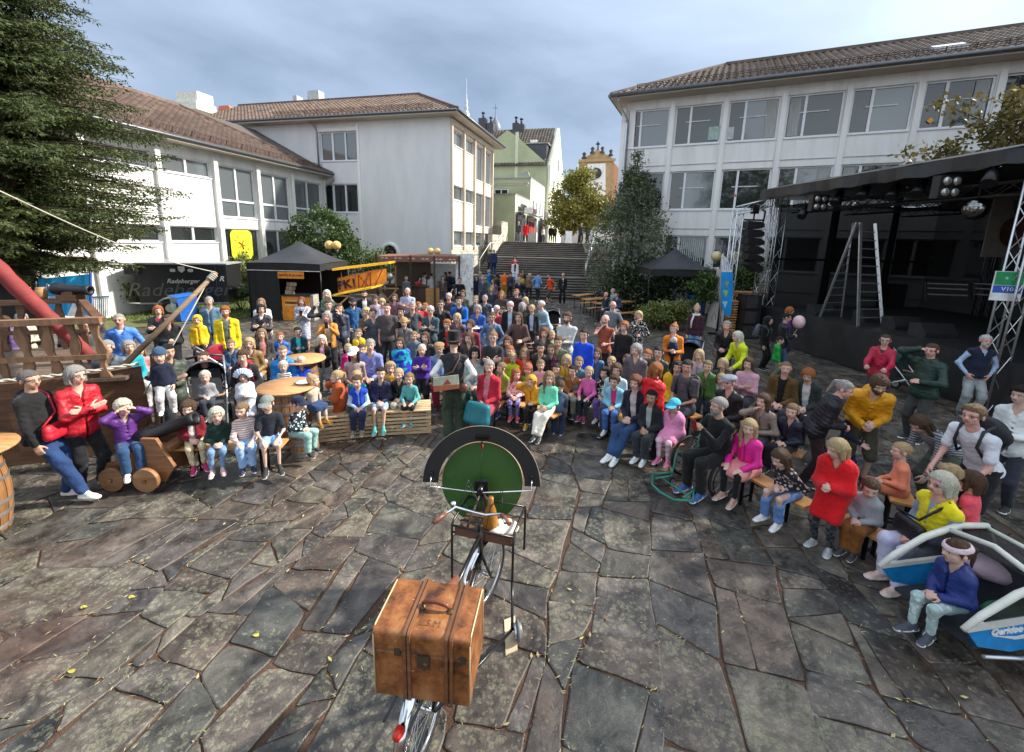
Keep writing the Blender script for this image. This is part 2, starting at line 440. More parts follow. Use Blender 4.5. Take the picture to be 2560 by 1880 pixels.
def hat_template(kind,h):
 F=Field((-1.1,-1.1,-.75),(1.1,1.1,1.35),h,0.025)
 X,Y,Z=np.meshgrid(*F.ax,indexing='ij')
 def El(c,r):
  q=np.sqrt(((X-c[0])/r[0])**2+((Y-c[1])/r[1])**2+((Z-c[2])/r[2])**2);return(q-1)*min(r)
 rc=np.sqrt((X/.92)**2+(Y+.05)**2)
 mi=None
 if kind=='cap':
  dome=np.maximum(El((0,-.06,.18),(.43,.51,.42)),-(Z-.20-.1*Y));bill=np.maximum(np.maximum(np.sqrt((X/.40)**2+((Y-.38)/.52)**2)-1,.30-Y)*.4,np.abs(Z-.25+.22*(Y-.3)+.5*X*X)-.028)
  D=np.minimum(dome,bill)
 elif kind=='flat':
  D=np.minimum(np.maximum(El((0,.0,.32),(.46,.58,.22)),-(Z-.22)),np.maximum(np.sqrt((X/.34)**2+((Y-.35)/.34)**2)-1,np.abs(Z-.22)-.03))
 elif kind=='beanie':
  D=np.maximum(El((0,-.08,.18),(.44,.53,.50)),-(Z-.12-.12*Y))+.012*np.sin(np.arctan2(X,Y)*30)
 elif kind=='hood':
  F.ell((0,-.10,.10),(.47,.55,.52));F.cap((0,-.2,-.2),(0,-.15,-.6),.40,.45);D=F.val()
  D=np.maximum(D,-np.maximum(El((0,.5,.02),(.29,.75,.37)),-(Y+.0)))+.01*wr(X,Y,Z,.4)
  D=np.maximum(D,-El((0,0,-.02),(.34,.40,.40)))
 elif kind=='sunhat':
  D=np.minimum(np.maximum(El((0,-.05,.22),(.43,.50,.42)),-(Z-.22)),np.maximum(rc-.78,np.abs(Z-.24+.12*rc*rc+.02*np.sin(np.arctan2(X,Y)*5))-.025))
 elif kind=='topper':
  crown=np.maximum(rc-(.44+.06*np.clip(Z-.2,0,1)),np.maximum(-(Z-.2),Z-.98));D=np.minimum(crown,np.maximum(rc-.80,np.abs(Z-.24-.35*np.abs(X)**2)-.03))
 elif kind=='bonnet':
  D=np.maximum(El((0,-.12,.14),(.50,.56,.50)),-np.maximum(np.abs(X)-.3,np.maximum(-(Y),Z-.30)))+.02*np.sin(np.arctan2(X,Z)*22)
  D=np.minimum(D,np.maximum(El((0,.12,.18),(.72,.34,.62)),-(Z-.05))+.02*np.sin(np.arctan2(X,Z)*22));D=np.maximum(D,-np.maximum(El((0,.4,-.05),(.36,.6,.42)),-Y))
 elif kind=='band':
  D=np.maximum(El((0,-.05,.14),(.43,.51,.44)),np.abs(Z-.26+.15*Y)-.10)
 elif kind=='helmet':
  D=np.maximum(El((0,-.06,.22),(.50,.60,.48)),-(Z-.12))
 V,Q=nets(D,F.lo,F.h);return V,Q,np.zeros(len(Q),int)
def hand_template(h,pose='relax'):
 """frame: wrist at origin, fingers along +Z, palm faces +Y, thumb towards +X; length of hand = 1"""
 F=Field((-.45,-.35,-.2),(.65,.75,1.15),h,0.018)
 F.ell((0,0,.26),(.20,.085,.30));F.cap((-.12,0,.15),(-.15,.01,.45),.09,.07);F.cap((.12,0,.15),(.14,.01,.45),.09,.07);F.cap((0,0,-.12),(0,0,.1),.14,.14)
 cur=dict(relax=(.35,.5,.4),grip=(1.0,1.2,.9),flat=(.08,.08,.08))[pose]
 for i,(x,L)in enumerate(((.155,.48),(.052,.54),(-.05,.50),(-.145,.39))):
  p=np.array([x,.0,.50]);a=0.0;segs=(L*.45,L*.30,L*.25);r=(.060,.052,.045,.036)
  for j in range(3):
   a+=cur[j]*(1+.06*i);q=p+segs[j]*np.array([x*.25,math.sin(a),math.cos(a)]);F.cap(p,q,r[j],r[j+1]);p=q
 t0=np.array([.13,.03,.10]);t1=np.array([.30,.10,.30]);t2=t1+np.array([.05,.10,.16]if pose!='grip'else[-.10,.16,.10]);t3=t2+np.array([.0,.06,.13]if pose!='grip'else[-.12,.04,.06])
 F.cap(t0,t1,.085,.065);F.cap(t1,t2,.062,.052);F.cap(t2,t3,.052,.042)
 V,Q=nets(F.val(),F.lo,F.h);return V,Q,np.zeros(len(Q),int)
def shoe_template(h,kind='sneaker'):
 """ankle at origin, toe towards +Y, length 1, sole bottom at z=-.33"""
 F=Field((-.3,-.45,-.45),(.3,.85,.4),h,0.02)
 F.ell((0,.40,-.20),(.165,.32,.12));F.ell((0,-.05,-.15),(.14,.22,.17));F.cap((0,.0,.02),(0,.25,-.12),.13,.12)
 F.cap((0,-.02,-.05),(0,-.03,.12 if kind!='boot'else.35),.13,.13)
 D=F.val();X,Y,Z=np.meshgrid(*F.ax,indexing='ij')
 w=.165+.03*np.sin((Y+.2)*3.2)
 sole=np.maximum(np.maximum(np.sqrt((X/w)**2+(np.clip(np.abs(Y-.25)-.33,0,9)/.22)**2)*.16-.16,-(Z+.33)),Z+.225)
 D=np.minimum(D,sole);D=np.maximum(D,-(Z+.33));D=np.maximum(D,np.where(Z>.1,Z-(.14 if kind!='boot'else.45),-1))
 V,Q=nets(D,F.lo,F.h);C=V[Q].mean(1);mi=(C[:,2]<-.235).astype(int)
 return V,Q,mi
TC={}
def tmpl(kind,*a):
 k=(kind,)+a
 if k not in TC:TC[k]=dict(head=head_template,hair=hair_template,beard=beard_template,hat=hat_template,hand=hand_template,shoe=shoe_template)[kind](*a)
 return TC[k]
TM={}
def shared(kind,mats_n,key,V,Q,mi):
 if key not in TM:TM[key]=npmesh(kind,V,Q,[None]*mats_n,mi)
 return TM[key]
 # ================================================================== people
SKINS=dict(l=(.62,.40,.31),m=(.50,.30,.21),r=(.66,.37,.29),t=(.40,.23,.15),d=(.28,.15,.09))
def skinmat(k):
 n='skin_'+k
 if n in MC:return MC[n]
 m=mat(n,SKINS[k],0.5,var=.12,scale=9,bump=.05,bscale=60,spec=.4)
 b=m.node_tree.nodes['Principled BSDF'];b.inputs['Subsurface Weight'].default_value=.12;b.inputs['Subsurface Radius'].default_value=(.02,.008,.004);b.inputs['Subsurface Scale'].default_value=.5
 return m
HAIRC=dict(bl=(.52,.38,.20),db=(.26,.17,.09),br=(.10,.055,.03),dk=(.025,.017,.014),bk=(.01,.009,.009),rd=(.36,.12,.035),gr=(.36,.34,.32),wh=(.72,.70,.66),wb=(.75,.66,.50),au=(.20,.07,.03),dg=(.16,.15,.145))
def hairmat(k):
 return mat('hair_'+k,HAIRC[k],0.5,var=.6,scale=14,bump=.8,bscale=60,stretch=(6,6,.8),spec=.3)
def lin(c):return hx(c)if isinstance(c,str)else c
def cloth(c,pat='',c2='ffffff',rough=.85):
 key='cloth_%s_%s_%s_%s'%(c,pat,c2,rough)
 if key in MC:return MC[key]
 col=lin(c);cc=lin(c2)
 m,nt,b=_nodes(key);L=nt.links
 t=nnode(nt,'ShaderNodeTexCoord');src=t.outputs['Object']
 n=nnode(nt,'ShaderNodeTexNoise');n.inputs['Scale'].default_value=5;n.inputs['Detail'].default_value=5
 L.new(src,n.inputs['Vector'])
 r=nnode(nt,'ShaderNodeValToRGB');e=r.color_ramp.elements;e[0].position=.3;e[1].position=.7
 v=.22 if pat!='denim'else.38
 e[0].color=c4(tuple(x*(1-v)for x in col));e[1].color=c4(tuple(min(1,x*(1+v*.6)+.004)for x in col))
 L.new(n.outputs[0],r.inputs[0]);out=r.outputs[0];fac=None
 def mixin(f,w=1.0):
  mx2=nnode(nt,'ShaderNodeMix',data_type='RGBA');L.new(f,mx2.inputs[0]);L.new(out,mx2.inputs[6]);mx2.inputs[7].default_value=c4(cc);return mx2.outputs[2]
 if pat in('stripe','wide'):
  sx_=nnode(nt,'ShaderNodeSeparateXYZ');L.new(src,sx_.inputs[0])
  a=nnode(nt,'ShaderNodeMath',operation='MULTIPLY_ADD');a.inputs[1].default_value=190 if pat=='stripe'else 85;a.inputs[2].default_value=0
  s_=nnode(nt,'ShaderNodeMath',operation='SINE');g_=nnode(nt,'ShaderNodeMath',operation='GREATER_THAN');g_.inputs[1].default_value=0.1
  L.new(sx_.outputs[2],a.inputs[0]);L.new(a.outputs[0],s_.inputs[0]);L.new(s_.outputs[0],g_.inputs[0]);out=mixin(g_.outputs[0])
 elif pat in('flower','dots','camo','lichen'):
  vo=nnode(nt,'ShaderNodeTexVoronoi')if pat!='camo'else nnode(nt,'ShaderNodeTexNoise')
  vo.inputs['Scale'].default_value=dict(flower=24,dots=30,camo=9,lichen=20)[pat];L.new(src,vo.inputs['Vector'])
  g_=nnode(nt,'ShaderNodeMath',operation='LESS_THAN');g_.inputs[1].default_value=dict(flower=.38,dots=.28,camo=.47,lichen=.3)[pat]
  L.new(vo.outputs[0],g_.inputs[0]);out=mixin(g_.outputs[0])
 elif pat=='half':
  sx_=nnode(nt,'ShaderNodeSeparateXYZ');L.new(src,sx_.inputs[0]);g_=nnode(nt,'ShaderNodeMath',operation='GREATER_THAN');g_.inputs[1].default_value=0.0
  L.new(sx_.outputs[2],g_.inputs[0]);out=mixin(g_.outputs[0])
 elif pat=='plaid':
  ch=nnode(nt,'ShaderNodeTexChecker');ch.inputs['Scale'].default_value=22;L.new(src,ch.inputs[0]);mx3=nnode(nt,'ShaderNodeMix',data_type='RGBA');L.new(ch.outputs[1],mx3.inputs[0]);L.new(out,mx3.inputs[6]);mx3.inputs[7].default_value=c4(cc);out=mx3.outputs[2]
 L.new(out,b.inputs['Base Color']);b.inputs['Roughness'].default_value=rough;b.inputs['Specular IOR Level'].default_value=.3 if rough>.7 else.5
 b.inputs['Sheen Weight'].default_value=.12 if rough>.7 else 0
 bn=nnode(nt,'ShaderNodeTexNoise');bn.inputs['Scale'].default_value=16;bn.inputs['Detail'].default_value=4;bn.inputs['Distortion'].default_value=.8
 L.new(src,bn.inputs['Vector']);bp=nnode(nt,'ShaderNodeBump');bp.inputs['Strength'].default_value=.45;bp.inputs['Distance'].default_value=.03
 L.new(bn.outputs[0],bp.inputs['Height']);L.new(bp.outputs[0],b.inputs['Normal'])
 MC[key]=m;return m
def simple(name,col,rough=.5,metal=0.0,**kw):return mat(name,col,rough,metal,bump=kw.pop('bump',.05),**kw)
def nrm(v):v=np.array(v,float);return v/(np.linalg.norm(v)+1e-9)
def ik(a,t,l1,l2,pole):
 d=t-a;L=np.linalg.norm(d);L=min(max(L,abs(l1-l2)+.01),(l1+l2)*.995);dn=nrm(d)
 x=(l1*l1-l2*l2+L*L)/(2*L);y=math.sqrt(max(l1*l1-x*x,0))
 p=np.array(pole,float);p=p-dn*(p@dn);p=nrm(p)
 return a+dn*x+p*y,a+dn*L
def rotv(axis,ang):return np.array(Matrix.Rotation(ang,3,Vector(axis)))
PEOPLE=[]
def skeleton(H,pose,opt,rng):
 """joints of a figure of stature H in its own frame (+Y forward, +X its right, ground z=0)"""
 u=H/1.75;kid=max(0.0,min(1.0,(1.55-H)/.6));hh=.165+.039*H
 hip=(.52-.04*kid)*H;lean=0;side=rng.uniform(-2,2);tw=rng.uniform(-6,6);hy=rng.uniform(-12,12);hp=-4
 px,py,pz=0,0,hip;thigh=hip*.49;shin=hip*.46;aw=.1
 P=dict();feet=None;j=lambda a:rng.uniform(-a,a)
 sit=pose[0]=='s'and pose not in('st','su')
 zs=opt.get('seat',.43)
 if sit:
  pz=zs+.085*u;lean=opt.get('lean',8+j(5))
  ah=max(pz-shin-.01,.075*u+0.0)
  yk=thigh*.96;dz=0
  feet=[np.array([s*(.10*u+j(.03)),yk+j(.04)*1.0,ah+.0])for s in(-1,1)]
  if pose=='sl':feet=[np.array([-.05*u,yk+.20*u,ah]),np.array([.03*u,yk+.26*u,ah+.03])]
  if pose=='sw':feet=[np.array([-.16*u,yk-.05,ah]),np.array([.14*u,yk+.12*u,ah])]
 else:
  lean=opt.get('lean',2+j(2));a=.085*u
  feet=[np.array([s*(a+abs(j(.04))),j(.05),.075*u])for s in(-1,1)]
  if pose in('wa',):feet=[np.array([-a,.24*u,.075*u]),np.array([a,-.28*u,.13*u])];pz-=.03*u;lean=5
  if pose in('be','bq'):pz-=.05*u;py=-.10*u;lean=opt.get('lean',55)
  if pose=='sq'or pose=='qq':pz=.45*u;py=-.1;feet=[np.array([s*.14*u,.12*u,.075*u])for s in(-1,1)];lean=18
  if pose=='le':feet=[np.array([-.05*u,.02,.075*u]),np.array([.13*u,.42*u,.075*u])];pz-=.03*u;py=-.10;lean=-4
 sc=opt.get('up',0)
 U=rotv((1,0,0),-rad(lean))@np.array([0,0,1.0]);U=rotv((0,1,0),rad(side))@U
 Rv=rotv((0,0,1),rad(tw))@np.array([1.0,0,0]);Fv=nrm(np.cross(U,Rv));Rv=nrm(np.cross(Fv,U))
 pel=np.array([px,py,pz]);tl=(H-hh-.035*H)-hip
 neck=pel+U*tl
 sw=(.098-.010*kid-(.007 if opt.get('f')else 0))*H*opt.get('w',1.0)**.5
 sh=[neck-U*.045*H+Rv*s*sw for s in(-1,1)]
 hyaw=rad(opt.get('hy',hy));hpit=rad(opt.get('hp',hp)-lean*.0)
 hd=rotv((0,0,1),hyaw)@rotv((1,0,0),hpit)
 hb=np.stack([hd@np.array([1.,0,0]),hd@np.array([0,1.,0]),hd@np.array([0,0,1.])])
 nd=nrm(U*.8+np.array([0,0,.6]))if pose not in('be',)else nrm(U+np.array([0,.3,.35]))
 hc=neck+nd*(.035*H)+hb[2]*hh*.5+hb[1]*.015*H
 ua,fa=.165*H,.145*H;T=lambda x,y,z:pel+Rv*x*u+Fv*y*u+U*(z*u)
 hs=tl/u
 hp_='relax'
 if pose in('st','wa','le'):hands=[T(s*.20,.06+j(.05),-.09+j(.03))for s in(-1,1)]
 if pose=='wa':hands=[T(-.22,-.14,.04),T(.22,.20,.08)]
 if pose in('cr','sc'):hands=[T(.04,.20,hs*.50),T(-.01,.245,hs*.56)];hp_='flat'
 if pose in('po',):hands=[T(s*.185,.09,.02)for s in(-1,1)]
 if pose in('hi',):hands=[T(s*.17,.0,.10)for s in(-1,1)]
 if pose in('ho','sh'):hands=[T(s*.06,.26,hs*.42+j(.03))for s in(-1,1)];hp_='grip'
 if pose in('pi','sp'):hands=[T(s*.05,.33,hs*.93)for s in(-1,1)];hp_='grip'
 if pose in('ph',):hands=[T(s*.04,.27,hs*.62)for s in(-1,1)];hp_='grip'
 if pose in('ca',):hands=[T(.07,.27,hs*.42),T(-.02,.32,hs*.62)];hp_='flat'
 if pose in('hd','sd'):hands=[T(-.10,.25,hs*.4),hc+Rv*.12*u+Fv*.06*u]
 if pose in('ey','sy'):hands=[hc+Rv*s*.10*u+hb[1]*.10*u for s in(-1,1)];hp_='grip'
 if pose in('ch','se'):hands=[T(-.08,.24,hs*.38),hc+hb[1]*.11*u-U*.13*u+Rv*.03];hp_='grip'
 if pose in('re',):hands=[T(s*.17,.42,hs*.35)for s in(-1,1)];hp_='grip'
 if pose in('ro',):hands=[T(-.10,.24,hs*.35),T(.33,.42,hs*.42)]
 if pose in('be','bq'):hands=[pel+np.array([s*.16*u,.52*u,-.28*u])for s in(-1,1)]
 if pose in('qq','sq'):hands=[T(s*.08,.36,hs*.35)for s in(-1,1)]
 if pose in('si','sw','sl'):hands=[pel+np.array([s*(.05*u+abs(j(.02))),.27*u+j(.02),.11*u])for s in(-1,1)]
 if pose in('sk',):hands=[pel+np.array([s*.13*u,thigh*.85,.095*u])for s in(-1,1)];hp_='flat'
 if pose in('ss',):hands=[pel+np.array([s*.26*u,.05,-.03*u])for s in(-1,1)];hp_='flat'
 if pose in('su',):hands=[T(-.25,.15,hs*.9),T(.30,.10,hs*1.25)]
 if 'hands'in opt:
  hands=[T(*opt['hands'][i])if opt['hands'][i]else hands[i]for i in(0,1)]
 hipj=[pel+Rv*s*.075*u+np.array([0,0,-.02*u])for s in(-1,1)]
 kn=[];an=[]
 for i,s in enumerate((-1,1)):
  if 'feet'in opt and opt['feet'][i]:feet[i]=np.array(opt['feet'][i])*u
  k_,a_=ik(hipj[i],feet[i],thigh,shin,(s*(.18 if not sit else.10),1,.35 if sit else.05));kn.append(k_);an.append(a_)
 el=[];wr_=[]
 for i,s in enumerate((-1,1)):
  pole=Rv*s*.55-U*.6-Fv*.45
  if pose in('st','wa','le'):pole=Rv*s*.35-Fv*.9
  if pose in('re','ho','ph'):pole=Rv*s*.35-U*.8-Fv*.3
  if pose in('hd','ey','sy','ch','sd','se'):pole=Rv*s*.7-U*.7
  if pose in('po','hi'):pole=Rv*s*.9-Fv*.6
  if pose=='su':pole=-U+Rv*s*.4
  if pose in('cr','sc'):pole=Rv*s*.8-U*.7-Fv*.1
  e_,w_=ik(sh[i],hands[i],ua,fa,pole);el.append(e_);wr_.append(w_)
 return dict(H=H,u=u,kid=kid,hh=hh,pel=pel,U=U,R=Rv,F=Fv,neck=neck,sh=sh,hb=hb,hc=hc,hip=hipj,kn=kn,an=an,el=el,wr=wr_,hp=hp_,tl=tl,sit=sit,lean=lean)
def torso_prims(F,s,off,fat,w):
 u,U,Rv,Fv,pel,neck,tl=s['u'],s['U'],s['R'],s['F'],s['pel'],s['neck'],s['tl']
 M=np.stack([Rv,Fv,U]);kid=s['kid'];a=(1-.10*kid)*w
 F.ell(pel+U*tl*.68-Fv*.005,(.140*u*a+off,.098*u*w+off,.20*u+off),M)
 F.ell(pel+U*tl*.36+Fv*(.01+.03*fat)*u,((.130+.03*fat)*u*a+off,(.092+.06*fat+.02*kid)*u*w+off,.19*u+off),M)
 F.ell(pel+U*.03*u,(.142*u*a+off,.105*u*w+off,.125*u+off),M)
 F.cap(s['sh'][0]*.92+neck*.08,s['sh'][1]*.92+neck*.08,.052*u+off,.052*u+off)
def arms(F,s,off,upto=1.0,loose=0.0):
 u=s['u']
 for i in(0,1):
  a,e,w=s['sh'][i],s['el'][i],s['wr'][i]
  if upto<1:e2=a+(e-a)*upto*1.0;F.cap(a,e2,.043*u+off,.042*u+off+loose);continue
  F.cap(a,e,.042*u+off,.035*u+off+loose*.5);F.cap(e,w,.035*u+off+loose*.5,.024*u+off+loose)
def legs(F,s,off,upto=1.0,loose=0.0,thick=1.0):
 u=s['u']*thick
 for i in(0,1):
  h,k,a=s['hip'][i],s['kn'][i],s['an'][i]
  F.cap(h,k if upto>=.5 else h+(k-h)*upto*2,.079*u+off,.053*u+off+loose*.6)
  if upto>.5:F.cap(k,k+(a-k)*(upto-.5)*2,.055*u+off+loose*.6,.037*u+off+loose)
def person(px,py,H,pose,face,skin,hair,top,bot,label,shoes='222222',hat=None,f=False,fat=0.,w=1.,glasses=False,beard=None,group=None,depth=None,z0=0.0,seatz=None,inner=None,cat='person',pos=None,**opt):
 """px, py: where the top of the head shows in the photograph; stature gives the distance"""
 rng=random.Random(int(px*13+py*7+H*100));opt=dict(opt);opt['f']=f;opt['w']=w
 if seatz is not None:opt['seat']=seatz
 s=skeleton(H,pose,opt,rng);hh,u,U,Rv,Fv=s['hh'],s['u'],s['U'],s['R'],s['F']
 top_l=s['hc']+s['hb'][2]*hh*.5
 if pos is not None:base=np.array([pos[0],pos[1],0.0])
 else:base=G(px,py,top_l[2]+z0)if depth is None else DY(px,py,depth)
 if opt.get('far')and base[1]>25.6:base=DY(px,py,25.6-(int(px)%5)*.12)
 if isinstance(face,(tuple,list)):ang=math.atan2(face[1]-base[1],face[0]-base[0])
 else:ang=rad(face)
 rz=ang-math.pi/2;cr,sr=math.cos(rz),math.sin(rz)
 off=np.array([cr*top_l[0]-sr*top_l[1],sr*top_l[0]+cr*top_l[1]])
 loc=(base[0]-off[0],base[1]-off[1],z0)if pos is None else(pos[0],pos[1],z0)
 dist=math.hypot(base[0],base[1]);h=max(.017,min(.030,dist/430*.95));h*=opt.get('fine',1.0)
 root=thing('person',label,cat,loc,rz,group);M=root.matrix_basis
 # the body: one continuous surface with head and hands
 lo=np.min(np.array([s['pel'],*s['sh'],*s['el'],*s['wr'],*s['kn'],*s['an']]),0)-.2*u;hi=np.max(np.array([s['pel'],s['hc'],*s['sh'],*s['el'],*s['wr'],*s['kn'],*s['an']]),0)+.2*u
 ph=rng.uniform(0,9)
 F=Field(lo,hi,h,.010)
 torso_prims(F,s,-.012,fat,w);arms(F,s,-.004);legs(F,s,-.008,thick=.5+.5*w)
 F.cap(s['neck']-U*.04*u,s['hc']-s['hb'][2]*hh*.3,.062*u,.052*u)
 V,Q=nets(F.val(),F.lo,F.h);Vs,Qs,Ms=[V],[Q],[np.zeros(len(Q),int)];n=len(V)
 hres=.032 if dist<8 else(.042 if dist<13 else.06)
 hv,hq,hm=tmpl('head',hres,bool(f),s['kid']>.4)
 hv2=(hv*hh)@s['hb']+s['hc'];Vs.append(hv2);Qs.append(hq+n);Ms.append(hm);n+=len(hv2)
 gres=.045 if dist<9 else(.06 if dist<15 else.085)
 for i,sd in enumerate((-1,1)):
  gv,gq,gm=tmpl('hand',gres,s['hp'])
  z=nrm(s['wr'][i]-s['el'][i]);inward=Rv*-sd
  y=inward*.8-Fv*.1+np.array([0,0,-.5])
  if pose in('cr','sc','sk','ss','si'):y=-Fv*.5+np.array([0,0,-.9])if pose not in('cr','sc')else-Fv
  y=nrm(y-z*(y@z));x=np.cross(y,z)
  gg=gv.copy()
  if(x@(Fv+U))<0:gg[:,0]*=-1;gq=gq[:,::-1]
  L=(.100+.0)*H*(1+.08*s['kid'])
  Vs.append((gg*L)@np.stack([x,y,z])+s['wr'][i]);Qs.append(gq+n);Ms.append(gm);n+=len(gv)
 sk=skinmat(skin);hc_=hair[1]if hair else 'br'
 mats=[sk,simple('eye_white',(.75,.74,.72),.2),simple('iris',(.03,.022,.018),.15),hairmat(hc_ if hc_ not in('wh','gr','wb','bl')else 'db'),simple('lips_'+skin,tuple(a*b for a,b in zip(SKINS[skin],(.8,.48,.5))),.4)]
 link('body',npmesh('body',np.concatenate(Vs),np.concatenate(Qs),mats,np.concatenate(Ms)),root)
 # bottoms
 def piece(name,fn,D=lambda D,X,Y,Z:D,m=None,k=.011,fold=.006,hs=1.0,ff=1.0):
  Fp=Field(lo-.03,hi+.03,h*hs,k);fn(Fp);Dv=Fp.val();X,Y,Z=np.meshgrid(*Fp.ax,indexing='ij')
  Dv=D(Dv,X,Y,Z)if D else Dv
  Dv=Dv+fold*u*wr(X/u,Y/u,Z/u,ff,ph)
  v,q=nets(Dv,Fp.lo,Fp.h)
  if len(v)==0:return None
  return link(name,npmesh(name,v,q,m),root)
 pel=s['pel']
 def pln(p,nn):return lambda X,Y,Z:(X-p[0])*nn[0]+(Y-p[1])*nn[1]+(Z-p[2])*nn[2]
 waist=pln(pel+U*.14*u,U)
 bk,bc=bot[0],cloth(*bot[1:4])
 if bk in('pants','wide','leg','short','bshort'):
  up_=dict(pants=.97,wide=.97,leg=.96,short=.50,bshort=.36)[bk];lo_=dict(pants=.014,wide=.035,leg=.002,short=.022,bshort=.02)[bk];of_=dict(pants=.012,wide=.016,leg=.006,short=.016,bshort=.014)[bk]
  def fb(Fp):
   Mx=np.stack([Rv,Fv,U]);Fp.ell(pel+U*.02*u,(.146*u*w+.01,.106*u*w+.01+.03*fat,.13*u),Mx);legs(Fp,s,of_,up_,lo_,.5+.5*w)
  piece('trousers'if up_>.9 else 'shorts',fb,lambda D,X,Y,Z:np.maximum(D,waist(X,Y,Z)),bc,fold=.005)
 if bk in('skirt','mini'):
  def fb(Fp):
   Mx=np.stack([Rv,Fv,U]);Fp.ell(pel+U*.02*u,(.150*u*w,.118*u*w,.13*u),Mx);legs(Fp,s,.03,.42 if bk=='skirt'else.3,.03)
  piece('skirt',fb,lambda D,X,Y,Z:np.maximum(D,waist(X,Y,Z)),bc,k=.035,fold=.008)
  if len(bot)>4:piece('leggings',lambda Fp:legs(Fp,s,.004,.97,.0),None,cloth(bot[4]),fold=.003)
  # tops
 tk=top[0];tm=cloth(*top[1:4])if len(top)>1 else None;rough_=.85
 hem=dict(tee=.06,long=.05,jacket=.13,open=.14,hoodie=.08,vest=.06,coat=.36,dress=.55,rain=.20,shirt=.12,puffer=.10,tank=.06,tunic=.26).get(tk,.08)
 of=dict(tee=.014,long=.014,jacket=.024,open=.024,hoodie=.020,vest=.022,coat=.026,dress=.014,rain=.028,shirt=.015,puffer=.028,tank=.010,tunic=.022)[tk]
 if tk in('rain','jacket','puffer'):tm=cloth(top[1],top[2]if len(top)>2 else '',top[3]if len(top)>3 else 'ffffff',.55)
 if tk in('open','vest')or inner:
  ic=inner or('d8d8d8',)
  def fi(Fp):torso_prims(Fp,s,.006,fat,w);arms(Fp,s,.010 if tk=='vest'else.004,1.0 if tk=='vest'else.8)
  piece('shirt',fi,lambda D,X,Y,Z:np.maximum(D,-pln(pel-U*.06*u,U)(X,Y,Z)),cloth(*ic),fold=.004)
 def ft(Fp):
  torso_prims(Fp,s,of,fat,w)
  if tk in('tee','dress')and opt.get('sleeve',1)<.9 or tk=='tee':arms(Fp,s,.010,.66,.008)
  elif tk in('vest','tank'):pass
  else:arms(Fp,s,of*.62,1.0,.004)
  if hem>.2:
   kf=hem*1.0;legs(Fp,s,.03 if not tk=='dress'else.04,min(.48,kf),.02)
  elif not s['sit']:Fp.ell(pel-U*.03*u,(.164*u*w+of,.122*u*w+of,.16*u),np.stack([Rv,Fv,U]))
  if tk in('jacket','rain','open','coat','puffer','shirt','vest'):
   for q in range(7):
    a=math.pi*(q/6-.5)*1.5-math.pi/2;Fp.ell(s['neck']+U*.012*u+(Rv*math.cos(a)*.078+Fv*math.sin(a)*.068+Fv*.015)*u,(.024*u,)*3)
  if tk in('hoodie','rain')and hat!='hood':Fp.ell(s['neck']-Fv*.085*u-U*.01*u,(.105*u,.055*u,.075*u),np.stack([Rv,Fv,U]))
 hemz=pln(pel-U*min(hem,.16)*u,U)
 def dt(D,X,Y,Z):
  if not s['sit']:
   if hem<=.2:D=np.maximum(D,-hemz(X,Y,Z))
   else:D=np.maximum(D,-(Z-(pel[2]-hem*u*(1.0 if tk!='dress'else.85))))
  elif hem<=.2:D=np.maximum(D,-pln(pel-U*.04*u,U)(X,Y,Z))
  D=np.maximum(D,np.where(np.abs((X-s['neck'][0])*Rv[0]+(Y-s['neck'][1])*Rv[1])<.06*u,pln(s['neck']+U*.035*u,U)(X,Y,Z),-1))if tk not in('hoodie','rain')else D
  fx=(X-pel[0])*Rv[0]+(Y-pel[1])*Rv[1]+(Z-pel[2])*Rv[2];fy=(X-pel[0])*Fv[0]+(Y-pel[1])*Fv[1]+(Z-pel[2])*Fv[2];fz=(X-pel[0])*U[0]+(Y-pel[1])*U[1]+(Z-pel[2])*U[2]
  if tk=='open':D=np.maximum(D,-np.maximum(np.abs(fx)-(.035+.03*np.clip(fz/s['tl'],0,1))*u,-(fy-.03*u)))
  if tk in('jacket','rain','shirt','coat','vest'):D=np.maximum(D,-np.maximum(np.abs(fx)-np.clip((fz-s['tl']*.80)*.5,0,1),-(fy-.02*u)));D=np.maximum(D,.008-np.hypot(fx,np.clip(.02*u-fy,0,1))*1.0)if tk!='coat'else D
  if tk=='puffer'or top[-1]=='quilt':D=D-.010*np.abs(np.sin(fz*55/u))
  return D
 piece('dress'if tk=='dress'else{'tee':'shirt','long':'sweater','hoodie':'hoodie','tank':'top','tunic':'tunic','vest':'waistcoat','shirt':'shirt'}.get(tk,'jacket'),ft,dt,tm,fold=.0045 if tk not in('tee','tank')else.003,k=.012 if hem<=.2 else.03,ff=2.1)
 # shoes, hair, hat
 for i,sdd in enumerate((-1,1)):
  d=s['an'][i]-s['kn'][i];fw=np.array([sdd*.18+rng.uniform(-.1,.1),1.0,0]);
  if s['an'][i][2]>.12*u and s['sit']:fw[2]=-.25
  yv=nrm(fw);zv=nrm(np.array([0,0,1.0])-yv*yv[2]);xv=np.cross(yv,zv)
  L=.152*H*(1+.1*s['kid']);key=('shoe',.055 if dist<9 else.085,'boot'if shoes[0]=='b'and len(shoes)==7 else 'sneaker')
  sc=shoes[-6:];v,q,mi=tmpl(*key);me=shared('shoe',2,key,v,q,mi)
  o=link('shoe',me,root);o.matrix_basis=Matrix(((xv[0]*L,yv[0]*L,zv[0]*L,s['an'][i][0]),(xv[1]*L,yv[1]*L,zv[1]*L,s['an'][i][1]),(xv[2]*L,yv[2]*L,zv[2]*L,max(s['an'][i][2],.33*L+.004)),(0,0,0,1)))
  setm(o,[cloth(sc,'','ffffff',.6),simple('sole_white',(.75,.74,.72),.6)if opt.get('wsole',1)else simple('sole_dark',(.03,.03,.03),.7)])
